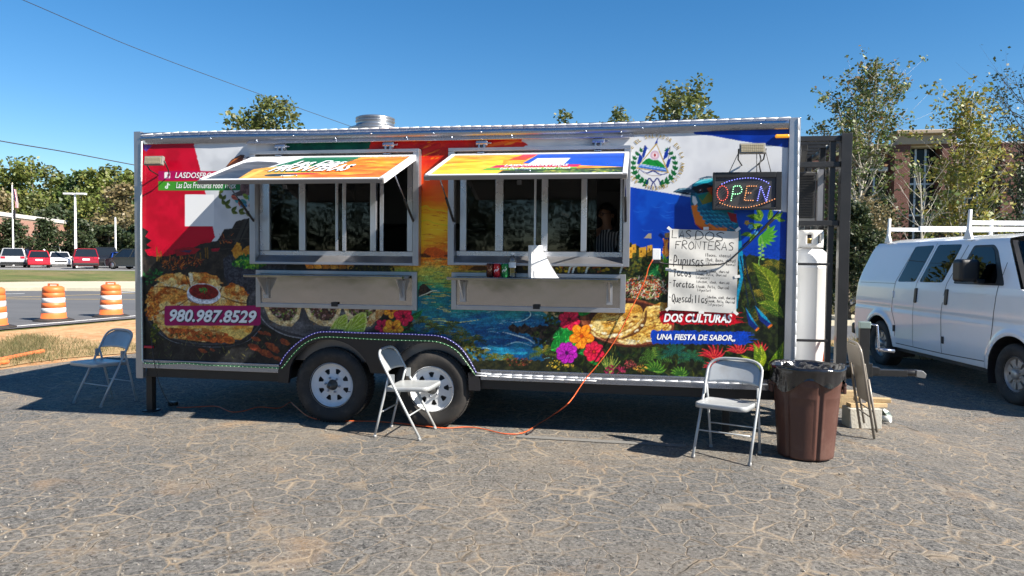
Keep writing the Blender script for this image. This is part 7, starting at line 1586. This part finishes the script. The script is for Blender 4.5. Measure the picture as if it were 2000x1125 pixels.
MB().box((.9, -.85, 2.2), (.96, .85, 2.27)).build('rack_bar', M_white, van, .006)
MB().box((-.03, .78, 2.23), (2.2, .83, 2.27)).build('rack_rail', M_white, van, .004)

# ------------------------------------------------------------------ parked cars in the far car park
def car(px, D, away, yaw, kind, paint, label):
    g = A(px, 500, D); f = (_f0 if away else -_f0); a = math.atan2(f.y, f.x) + R(yaw); c = empty('parked_car', (g.x, g.y, T(g.x, g.y) + .045), a); tag(c, label, 'car' if kind != 'pickup' else 'pickup truck', 'cars in the far car park')
    S = {'suv': (4.6, 1.85, 1.70, 1.02, (-2.2, -1.95, .55, 1.3)), 'sedan': (4.6, 1.80, 1.45, .92, (-1.75, -1.05, .35, 1.15)), 'hatch': (3.9, 1.70, 1.50, .92, (-1.9, -1.55, .4, 1.05)), 'pickup': (5.5, 2.0, 1.9, 1.15, (-.9, -.7, .9, 1.5)), 'van': (5.4, 2.0, 2.1, 1.15, (-2.65, -2.55, 1.4, 2.0))}[kind]
    L, W, H, B, (r0_, r1_, f1_, f0_) = S; h = L / 2; low = .24
    pts = [(-h + .04, low + .08), (-h, .55), (-h + .03, B - .06), (-h + .12, B), (h - 1.0, B - .0), (h - .15, B - .16), (h, B - .3), (h, .45), (h - .1, low), (-h + .2, low)]
    m = MB(); n = len(pts); ws = [(-W/2 + .06, .94), (-W/2, 1), (W/2, 1), (W/2 - .06, .94)]; vs = []
    for y, s in ws: vs += [(x * (s + .04 if s < 1 else 1), y, (z - .6) * s + .6) for x, z in pts]
    m.add(vs, [(k*n+i, k*n+(i+1) % n, (k+1)*n+(i+1) % n, (k+1)*n+i) for k in range(3) for i in range(n)] + [tuple(range(n)), tuple(3*n + i for i in range(n))[::-1]])
    m.build('body', paint, c, .04)
    tw = W/2 - .24; gl = MB(); gv = [(r0_, -W/2 + .06, B - .01), (f0_, -W/2 + .06, B - .01), (f0_, W/2 - .06, B - .01), (r0_, W/2 - .06, B - .01), (r1_, -tw, H - .05), (f1_, -tw, H - .05), (f1_, tw, H - .05), (r1_, tw, H - .05)]
    gl.add(gv, [(0, 1, 5, 4), (1, 2, 6, 5), (2, 3, 7, 6), (3, 0, 4, 7), (4, 5, 6, 7)]).build('windows', M_carglass, c, .03)
    MB().box((r1_ - .02, -tw - .02, H - .06), (f1_ + .03, tw + .02, H)).build('roof', paint, c, .03)
    mb = MB()
    for s in (-1, 1):
        for (xa, xb) in ((r0_, r1_), (f0_, f1_), ((r0_ + f0_) / 2, (r1_ + f1_) / 2)): mb.bar((xa, s * (W/2 - .055), B - .02), (xb, s * (tw + .015), H - .04), .07, .05)
    mb.build('pillar', paint, c)
    for x in (-h * .6, h * .62):
        for s in (-1, 1):
            w = MB().lathe([(.0, 0), (.2, .0), (.21, -.01), (.33, .0), (.34, .03), (.34, .2)], 20, 0, Matrix.Translation((x, s * (W/2 - .01), .34)) @ Matrix.Rotation(R(90) * s, 4, 'X')).build('wheel', M_rubber, c); MB().lathe([(.0, -.012), (.19, -.014), (.205, .0)], 16, 0, Matrix.Translation((x, s * (W/2 - .0), .34)) @ Matrix.Rotation(R(90) * s, 4, 'X')).build('rim', M_alu2, w)
    for s in (-1, 1):
        MB().box((-h - .015, s * (W/2 - .22) - .16, B - .22), (-h + .1, s * (W/2 - .22) + .16, B - .04)).build('tail_light', M_redlens, c, .02); MB().box((h - .18, s * (W/2 - .26) - .18, B - .34), (h + .015, s * (W/2 - .26) + .18, B - .20)).build('headlight', M_hl, c, .02)
    MB().box((-h - .02, -.26, B - .3), (-h + .02, .26, B - .16)).build('number_plate', M_white, c); MB().box((h - .05, -.5, .48), (h + .02, .5, .62)).build('grille', M_blackplastic, c, .01)
    MB().box((-h - .03, -W/2 + .04, .3), (-h + .1, W/2 - .04, .5)).build('rear_bumper', M_blackplastic if kind == 'suv' else paint, c, .03)
    return c
M_carglass = mat('dark car glass', (.012, .015, .018, 1), .06, 0, .1, 2, spec=.8); M_hl = mat('clear lamp', (.7, .72, .74, 1), .1)
def paint(n, c): return mat(n, c, .25, .1, .03, 3, coat=.5)
pb, pw_, pr_, pdr, pdk, pbl, ps, pn = paint('black car paint', (.015, .016, .02, 1)), paint('white car paint', (.75, .75, .75, 1)), paint('red car paint', (.55, .015, .03, 1)), paint('dark red car paint', (.26, .008, .018, 1)), paint('charcoal car paint', (.04, .045, .05, 1)), paint('blue car paint', (.02, .07, .35, 1)), paint('silver car paint', (.42, .43, .45, 1)), paint('navy car paint', (.015, .02, .06, 1))
car(27, 66, True, 32, 'suv', ps, 'silver sport utility car seen from behind, front row left'); car(75, 66, True, 34, 'hatch', pr_, 'bright red hatchback seen from behind'); car(166, 63, True, 32, 'suv', pdr, 'dark red sport utility car with its back to the street'); car(116, 72, False, 34, 'sedan', pw_, 'white saloon facing the street beside the red hatchback')
car(206, 69, False, 30, 'pickup', pb, 'black pickup truck facing the street'); car(236, 68, True, 32, 'sedan', pbl, 'bright blue saloon right of the black pickup'); car(262, 62, True, 70, 'suv', pdk, 'charcoal sport utility car half hidden by the trailer corner')
car(38, 78, False, 30, 'suv', pn, 'navy sport utility car behind the silver one'); car(110, 84, False, 70, 'van', pw_, 'long white van behind the white saloon'); car(-4, 80, False, 40, 'suv', pw_, 'white car cut by the left picture edge')

car(62, 84, True, 32, 'suv', pb, 'black sport utility car half seen behind the bright red hatchback'); car(138, 84, False, 34, 'sedan', pdk, 'charcoal saloon behind the lamp post'); car(190, 82, True, 30, 'suv', pn, 'navy sport utility car behind the dark red one')

# ------------------------------------------------------------------ poles, flag, wires
def at_h(px, D): g = A(px, 500, D); return Vector((g.x, g.y, T(g.x, g.y)))
b = at_h(148, 70); lp = empty('lamp_post', b); tag(lp, 'pale grey lamp post with two flat heads among the parked cars', 'lamp post')
hh = A(148, 379, 70).z - b.z; MB().lathe([(.16, 0), (.16, .5), (.12, .52), (.085, hh)], 12).build('pole', M_white, lp)
for s in (-1, 1): q = RT * s; MB().box((-.45, -.22, -.09), (.45, .22, .09)).build('lamp_head', M_whitemetal, lp, .03).matrix_basis = Matrix.Translation((q.x * .58, q.y * .58, hh)) @ Matrix.Rotation(YAW, 4, 'Z')
b = at_h(226, 76); o = MB().lathe([(.09, 0), (.07, A(226, 425, 76).z - b.z), (0, A(226, 424, 76).z - b.z)], 10).build('lamp_post', M_white); o.location = b; tag(o, 'thin pale pole in front of the dark trees near the trailer', 'pole')
b = at_h(26, 76); fp = empty('flagpole', b); tag(fp, 'white flagpole with gold ball before the brick building', 'flagpole'); hh = A(29, 361, 76).z - b.z
MB().lathe([(.09, 0), (.05, hh), (0, hh)], 10).build('pole', M_white, fp); MB().lathe([(.0, -.12), (.1, -.06), (.12, 0), (.1, .07), (0, .12)], 10, 0, Matrix.Translation((0, 0, hh + .08))).build('ball', mat('gold ball', (.6, .5, .3, 1), .3, .8), fp)
zt_ = hh - .45; mb = MB()
for k in range(14):          # flag hanging limp in folds: stripes run down the drop
    x0 = .06 + .022 * k + .02 * math.sin(k * 2.1); y0 = .05 * math.sin(k * 1.9); x1 = .06 + .022 * (k + 1) + .02 * math.sin((k + 1) * 2.1); y1 = .05 * math.sin((k + 1) * 1.9)
    mb.add([(x0, y0, zt_), (x1, y1, zt_ - .05), (x1 + .2 , y1, zt_ - 1.3), (x0 + .2, y0, zt_ - 1.25)], [(0, 1, 2, 3)], 2 if k < 5 else (k % 2)); mb.add([(x0 + .2, y0, zt_ - 1.25), (x1 + .2, y1, zt_ - 1.3), (x1 + .22, y1, zt_ - 1.95), (x0 + .22, y0, zt_ - 1.9)], [(0, 1, 2, 3)], k % 2)
o = mb.build('flag', [mat('flag red', (.45, .02, .03, 1), .7), M_white, mat('flag blue', (.03, .04, .16, 1), .7)]); o.location = b; o.rotation_euler = (0, 0, YAW); tag(o, 'red, white and blue flag hanging limp on the white pole', 'flag')
o = MB().box((.05, -.03, hh - 3.5), (.32, .03, hh - 2.6)).build('flag', M_darkcloth); o.location = b; tag(o, 'small black flag hanging below the striped flag', 'flag')
def wire(pts, r, lab):
    q = [A(px, py, D) for px, py, D in pts]; d = spline3(np.array([list(p) for p in q]), 60); o = MB().tube([Vector(p) for p in d], r, 5).build('power_line', M_dark); tag(o, lab, 'power line', 'overhead wires')
wire([(-160, -82, 24), (45, 0, 28), (250, 88, 32), (450, 163, 36), (680, 245, 40), (900, 322, 44)], .014, 'thin overhead wire running down to the trailer roof from the upper left'); wire([(-200, 236, 26), (0, 275, 28), (130, 297, 30), (262, 322, 32), (420, 350, 34)], .022, 'thicker low wire reaching the left corner of the trailer')

# ------------------------------------------------------------------ buildings
def brick_mat(name, c1, c2, mort, sc=1.0):
    m, nt, b = nodemat(name); N = nt.nodes; L = nt.links; tc = N.new('ShaderNodeTexCoord'); br = N.new('ShaderNodeTexBrick'); br.inputs['Color1'].default_value = c1; br.inputs['Color2'].default_value = c2; br.inputs['Mortar'].default_value = mort
    br.inputs['Scale'].default_value = 1.0; br.inputs['Brick Width'].default_value = .21 * sc; br.inputs['Row Height'].default_value = .075 * sc; br.inputs['Mortar Size'].default_value = .008 * sc
    sp = N.new('ShaderNodeSeparateXYZ'); cb_ = N.new('ShaderNodeCombineXYZ'); ad = N.new('ShaderNodeMath'); L.new(tc.outputs['Object'], sp.inputs[0]); L.new(sp.outputs[0], ad.inputs[0]); L.new(sp.outputs[1], ad.inputs[1]); L.new(ad.outputs[0], cb_.inputs[0]); L.new(sp.outputs[2], cb_.inputs[1]); L.new(cb_.outputs[0], br.inputs['Vector'])
    L.new(br.outputs['Color'], b.inputs['Base Color']); b.inputs['Roughness'].default_value = .9; return m
M_brickL = brick_mat('pale red brick', (.36, .17, .12, 1), (.30, .13, .095, 1), (.4, .32, .26, 1)); M_brickR = brick_mat('dark red brick', (.15, .05, .036, 1), (.10, .032, .025, 1), (.19, .13, .11, 1)); M_tan = mat('tan cast stone', (.40, .31, .23, 1), .85, 0, .1, 3); M_bwin = mat('dark office glass', (.012, .014, .016, 1), .12, 0, .1, 1, spec=.18); M_coping = mat('white coping', (.62, .60, .55, 1), .7, 0, .08, 3)
a0, a1 = A(-150, 490, 66), A(137, 490, 101); d = (a1 - a0); d.z = 0; L_ = d.length
lb_ = empty('brick_building', (a0.x, a0.y, T(a0.x, a0.y)), math.atan2(d.y, d.x)); tag(lb_, 'low pale brick building with white coping behind the car park', 'building'); h = 6.2 - T(a0.x, a0.y)
MB().box((0, 0, 0), (L_, 14, h - .45)).build('wall', M_brickL, lb_); MB().box((-.15, -.15, h - .45), (L_ + .15, 14.1, h)).build('coping', M_coping, lb_, .03); MB().box((-.01, -.02, h - .62), (L_ + .01, .0, h - .451)).build('tan_band', M_tan, lb_)
for k in range(8):
    x = L_ * (.08 + k * .12); MB().box((x - .5, -.25, 0), (x + .5, -.001, 3.1)).build('pilaster', M_tan, lb_); MB().box((x + 1.2, -.03, .9), (x + 3.2, -.002, 2.7)).build('window', M_bwin, lb_)
D0 = 48; rb0, rb1 = A(1560, 510, D0), A(2250, 520, D0 - 4); d = rb1 - rb0; d.z = 0; L_ = d.length
rb = empty('office_building', (rb0.x, rb0.y, -.3), math.atan2(d.y, d.x)); tag(rb, 'dark brick office building with tall windows behind the right-hand trees', 'building')
def bxx(px): return (px - 1560) / (2250 - 1560) * L_
def bz(py, D=47): return (515 - py) / FOC * D + 1.52 + .3
MB().box((0, 1.2, 0), (L_, 14, bz(283))).build('wall', M_brickR, rb); MB().box((0, .9, bz(283)), (L_, 14.2, bz(279))).build('roof_edge', M_coping, rb, .02)
MB().box((bxx(1755), -.3, bz(286)), (bxx(1872), 1.195, bz(268))).build('stone_band', M_tan, rb); MB().box((bxx(1750), -.6, bz(267.8)), (bxx(1878), 1.5, bz(260))).build('cornice', M_tan, rb, .05)
for x0_, x1_ in ((1640, 1664), (1752, 1783), (1846, 1872), (1962, 1992), (2080, 2110)): MB().box((bxx(x0_), -.2, 0), (bxx(x1_), 1.19, bz(286.2))).build('brick_column', M_brickR, rb)
for x0_, x1_, y0_, y1_ in ((1785, 1845, 290, 470), (1672, 1745, 335, 470), (1880, 1958, 335, 470), (1996, 2075, 335, 470)):
    w = MB().box((bxx(x0_), 1.0, bz(y1_)), (bxx(x1_), 1.18, bz(y0_))).build('window', M_bwin, rb); n = 3
    for k in range(1, n): x = bxx(x0_ + (x1_ - x0_) * k / n); MB().box((x - .06, .93, bz(y1_)), (x + .06, .999, bz(y0_))).build('mullion', M_alu2, w)
    for q in (.28, .62): z = bz(y1_) + (bz(y0_) - bz(y1_)) * q; MB().box((bxx(x0_), .94, z - .06), (bxx(x1_), .992, z + .06)).build('transom', M_alu2, w)
    MB().box((bxx(x0_) + .02, .4, bz(y0_) + .03), (bxx(x1_) - .02, 1.195, bz(y0_) + .28)).build('sunshade', M_coping, w)

# ------------------------------------------------------------------ trees
RG = np.random.RandomState(21)
def leaves_mesh(name, centers, radii, n, size, m, squash=.8, droop=0):
    c = np.array(centers); r = np.array(radii); w = r ** 2; idx = RG.choice(len(c), n, p=w / w.sum()); v = RG.randn(n, 3); v /= np.linalg.norm(v, axis=1)[:, None]; v *= (RG.rand(n) ** .45)[:, None]; v[:, 2] *= squash
    pos = c[idx] + v * r[idx][:, None]; u = RG.randn(n, 3); u[:, 2] *= .6; u /= np.linalg.norm(u, axis=1)[:, None]; t = np.cross(u, RG.randn(n, 3)); t /= np.linalg.norm(t, axis=1)[:, None]; s = size * (.55 + .9 * RG.rand(n))[:, None]
    vs = np.stack([pos - u * s * .5, pos + t * s * .32, pos + u * s * .5 + np.array([0, 0, -droop]) * s, pos - t * s * .32], 1).reshape(-1, 3)
    me = bpy.data.meshes.new(name); me.vertices.add(len(vs)); me.vertices.foreach_set('co', vs.astype(np.float32).ravel()); me.loops.add(len(vs)); me.loops.foreach_set('vertex_index', np.arange(len(vs), dtype=np.int32)); me.polygons.add(n); me.polygons.foreach_set('loop_start', (np.arange(n) * 4).astype(np.int32)); me.update(calc_edges=True); me.materials.append(m); return me
M_bark = mat('grey bark', (.14, .115, .09, 1), .9, 0, .25, 9, .4, 40); M_pale = mat('pale smooth bark', (.46, .43, .37, 1), .8, 0, .2, 6, .2, 30); M_darkbark = mat('dark bark', (.05, .042, .035, 1), .9, 0, .25, 9)
def tree(name, base, H, crown, nleaf, lsize, lm, bark, label, cat='tree', nclump=40, tr=.1, clear=.35, group=None, lean=0, clump=.18, limbs=14, squash=.8, shape='oval', airy=False):
    """crown: (rx, ry) half widths; clear: fraction of height below the first leaves"""
    t = empty(name, base); tag(t, label, cat, group); rx = crown; zc0_, zc1_ = H * clear, H; cs = []; rs = []
    for k in range(nclump):
        u = RG.rand() ** (.8); z = zc0_ + (zc1_ - zc0_) * u * .97
        prof = {'oval': math.sin(math.pi * min(1, .12 + .85 * u)) ** .7, 'cone': (1 - u) ** .7 + .08, 'vase': (.35 + .9 * u) * (1 - max(0, u - .62) / .5) ** .8, 'round': math.sqrt(max(.05, 1 - (2 * u - 1) ** 2))}[shape]
        a = RG.rand() * 6.283; q = math.sqrt(RG.rand()) * rx * prof; cs.append((math.cos(a) * q + lean * z / H, math.sin(a) * q, z)); rs.append(H * clump * (.55 + .7 * RG.rand()) * (.5 + .5 * prof))
    mb = MB(); ex = []; er = []; path = [(lean * z + .02 * H * math.sin(z * 5 + H), .015 * H * math.sin(z * 4), H * z) for z in np.linspace(0, .93, 9)]; mb.tube(path, [tr * (1 - .85 * i / 8) for i in range(9)], 8)
    order = sorted(range(nclump), key=lambda k: -rs[k])[:limbs]
    for k in order:
        c = Vector(cs[k]); z0_ = max(H * clear * .6, c.z - .45 * math.hypot(c.x, c.y) - .1 * H); f = min(.93, z0_ / H); i = min(7, int(f / .93 * 8)); p = Vector(path[i]).lerp(Vector(path[i+1]), f / .93 * 8 - i); mid = p.lerp(c, .5) + Vector((0, 0, -.02 * H)); r0_ = tr * (1 - .85 * f) * .55
        mb.tube([p, mid, c, c + (c - mid) * .35], [r0_, r0_ * .6, r0_ * .3, r0_ * .1], 5)
        for _ in range(3): e = c + Vector(RG.randn(3)) * rs[k] * (1.3 if airy else .6); mb.tube([mid.lerp(c, .6), e], [r0_ * .3, r0_ * .08], 4); ex.append(tuple(e)); er.append(rs[k] * .55)
        for f2 in (.25, .5, .75): ex.append(tuple(mid.lerp(c, f2))); er.append(rs[k] * .6)
    mb.build('trunk', bark, t)
    if airy: cs = cs + ex; rs = rs + er
    o = bpy.data.objects.new('crown', leaves_mesh('crown', cs, rs, nleaf, lsize, lm, squash)); COL.objects.link(o); o.parent = t; return t
L_green = leaf_mat('green leaves', [(.045, .085, .02, 1), (.07, .115, .025, 1), (.03, .06, .016, 1), (.11, .14, .035, 1)]); L_maple = leaf_mat('turning maple leaves', [(.09, .14, .04, 1), (.14, .19, .05, 1), (.06, .10, .03, 1), (.18, .17, .05, 1), (.10, .16, .045, 1), (.26, .14, .06, 1)]); L_yellow = leaf_mat('yellowing leaves', [(.17, .20, .04, 1), (.30, .29, .05, 1), (.10, .14, .03, 1), (.34, .24, .05, 1), (.22, .26, .06, 1)]); L_dark = leaf_mat('dark evergreen leaves', [(.025, .045, .018, 1), (.045, .07, .025, 1), (.06, .075, .03, 1), (.02, .032, .013, 1)]); L_olive = leaf_mat('olive leaves', [(.11, .14, .035, 1), (.15, .175, .045, 1), (.07, .095, .028, 1), (.19, .18, .06, 1)]); L_tan = leaf_mat('tan leaves', [(.22, .17, .08, 1), (.16, .14, .06, 1), (.28, .21, .11, 1), (.10, .10, .04, 1)]); L_fygreen = leaf_mat('forest yellow green', [(.12, .16, .03, 1), (.18, .21, .045, 1), (.08, .115, .025, 1), (.22, .20, .05, 1)])
def gb(px, D): g = A(px, 512, D); return Vector((g.x, g.y, T(g.x, g.y)))
def zpx(px, py, D): return A(px, py, D).z
def htree(px, D, top): b_ = gb(px, D); return b_, zpx(px, top, D) - b_.z
b, H = htree(1676, 30, 124); tree('maple_tree', b, H, 2.1, 6400, .14, L_maple, M_pale, 'tall maple with white trunk, tips turning orange, above the black cage', nclump=84, tr=.085, clear=.53, clump=.045, limbs=84, shape='oval', lean=.3, airy=True)
b, H = htree(1884, 27, 150); tree('yellow_tree', b, H, 1.2, 5600, .14, L_yellow, M_pale, 'narrow yellow-green tree right of the brick column', nclump=60, tr=.08, clear=.25, clump=.055, limbs=60, airy=True)
b, H = htree(1985, 34, 132); tree('sparse_tree', b, H, 2.9, 1900, .14, L_dark, M_darkbark, 'thinly leaved dark tree at the right picture edge', nclump=60, tr=.13, clear=.45, clump=.075, limbs=60, shape='vase', lean=.4, airy=True)
b, H = htree(1793, 25, 300); tree('young_tree', b, H, 1.2, 160, .16, L_maple, M_pale, 'young tree with bare white branches before the office windows', nclump=22, tr=.06, clear=.4, clump=.07, limbs=20, shape='vase')
b, H = htree(1530 - 1000, 62, 193); tree('broad_tree', b, H, 3.0, 4200, .36, L_olive, M_bark, 'broad tree crown showing above the trailer roof near the roof vent', nclump=46, tr=.22, clear=.45, clump=.11, shape='round')
b, H = htree(1325, 46, 168); tree('broad_tree', b, H, 2.6, 3000, .28, L_olive, M_bark, 'broken tree crown above the right half of the trailer roof', nclump=46, tr=.18, clear=.5, clump=.085, shape='vase')
b, H = htree(1098, 60, 224); tree('broad_tree', b, H, 1.6, 1600, .3, L_olive, M_bark, 'small tree top peeping over the middle of the trailer roof', nclump=26, tr=.15, clear=.5, clump=.08)
b, H = htree(1200, 60, 216); tree('broad_tree', b, H, 1.5, 1600, .3, L_olive, M_bark, 'small tree top just left of the broken crown over the roof', nclump=26, tr=.15, clear=.5, clump=.08)
b, H = htree(1664, 21, 400); tree('holly_bush', b, H, .95, 9000, .11, L_dark, M_bark, 'tall dark evergreen between the black cage and the van', cat='bush', nclump=60, tr=.06, clear=.02, clump=.13, limbs=10)
b, H = htree(1694, 23, 388); tree('twiggy_bush', b, H, 1.0, 4200, .09, L_tan, M_bark, 'twiggy olive and tan bush behind the rear of the van', cat='bush', nclump=50, tr=.05, clear=.05, clump=.13, limbs=40)
for px, D, top, rx, m, lab in ((1712, 34, 372, 1.1, L_dark, 'dark tree in front of the office between maple and brick column'), (1835, 33, 385, 1.3, L_dark, 'dark tree below the tall office windows'), (1935, 31, 385, 1.8, L_dark, 'green tree behind the van roof rack'), (1640, 36, 330, 1.3, L_green, 'green tree seen through the black cage'), (2030, 32, 300, 2.2, L_dark, 'dark tree cut by the right picture edge')):
    b, H = htree(px, D, top); tree('dark_tree', b, H, rx, 2400, .15, m, M_bark, lab, nclump=46, tr=.12, clear=.12, clump=.14)
# round clipped trees and the wood behind the car park
for px, top, rx, D, lab in ((22, 430, 1.25, 79, 'round clipped evergreen left of the flagpole base'), (88, 430, 1.4, 82, 'round clipped evergreen in the middle of the brick wall'), (160, 430, 1.5, 84, 'round clipped evergreen behind the lamp post')):
    b, H = htree(px, D, top); tree('round_tree', b, H, rx, 3200, .30, L_dark, M_bark, lab, nclump=44, tr=.14, clear=.16, clump=.19, shape='round', limbs=6, group='round trees along the brick wall')
fl = [(-60, 118, 318, 6, L_fygreen, 'olive wood tree cut by the left picture edge'), (22, 122, 309, 5.5, L_fygreen, 'tallest yellow-green tree of the wood, above the flag'), (62, 120, 312, 5, L_fygreen, 'yellow-green wood tree right of the flag'), (100, 124, 322, 5, L_olive, 'olive wood tree above the end of the coping'), (133, 126, 345, 4.5, L_green, 'lower dark green wood tree by the dip in the skyline'), (162, 122, 336, 4.5, L_green, 'dark green wood tree above the lamp heads'), (190, 118, 330, 4.2, L_fygreen, 'thin-topped wood tree right of the lamp heads'), (216, 120, 328, 4.5, L_olive, 'thin-topped olive wood tree below the low wire'), (250, 118, 338, 4.5, L_fygreen, 'yellow-green wood tree nearest the trailer'), (300, 120, 345, 5, L_green, 'dark wood tree behind the trailer corner')]
for px, D, top, rx, m, lab in fl:
    b, H = htree(px, D, top); tree('wood_tree', b, H, rx, 3400, .62, m, M_bark, lab, nclump=56, tr=.25, clear=.10, clump=.13, limbs=12, group='trees of the wood behind the car park')
for px, D, top, rx, m, lab in ((-10, 112, 366, 4.5, L_tan, 'brownish tree above the left end of the coping'), (120, 108, 398, 4.2, L_dark, 'dark tree at the right end of the brick building'), (190, 100, 384, 3.6, L_fygreen, 'yellow-green rounded tree right of the lamp post'), (246, 96, 362, 3.8, L_tan, 'pale tan leaved tree beside the trailer corner'), (268, 84, 440, 3.2, L_dark, 'low dark tree by the trailer corner'), (212, 92, 440, 3.2, L_dark, 'low dark tree above the blue saloon'), (72, 110, 380, 4.5, L_olive, 'olive tree over the middle of the coping')):
    b, H = htree(px, D, top); tree('wood_tree', b, H, rx, 3000, .5, m, M_bark, lab, nclump=46, tr=.2, clear=.06, clump=.16, limbs=8, group='trees of the wood behind the car park')
# dense wood that reads as one mass, behind those trees, and the wood across the lot (mirrored in the windows)
def mass(name, spots, n, size, m, lab):
    cs = []; rs = []
    for x, y, h_, w in spots:
        for k in range(10): cs.append((x + RG.randn() * w * .5, y + RG.randn() * w * .5, T(x, y) + h_ * (.08 + .86 * RG.rand()))); rs.append(w * (.4 + .4 * RG.rand()))
    o = bpy.data.objects.new(name, leaves_mesh(name, cs, rs, n, size, m, 1.0)); COL.objects.link(o); tag(o, lab, kind='stuff')
sp = []
for px in range(-300, 420, 22): b_ = gb(px, 134 + RG.rand() * 10); sp.append((b_.x, b_.y, zpx(px, 372 + RG.rand() * 20, 136), 5.0))
mass('woodland', sp, 26000, .8, L_green, 'dense dark green wood behind the car park')
sp = [(x, -40 - 6 * RG.rand(), 6 + 4 * RG.rand(), 2.6) for x in range(-44, 54, 2)]
mass('woodland', sp, 70000, .34, L_dark, 'wood across the lot, mirrored in the serving windows')
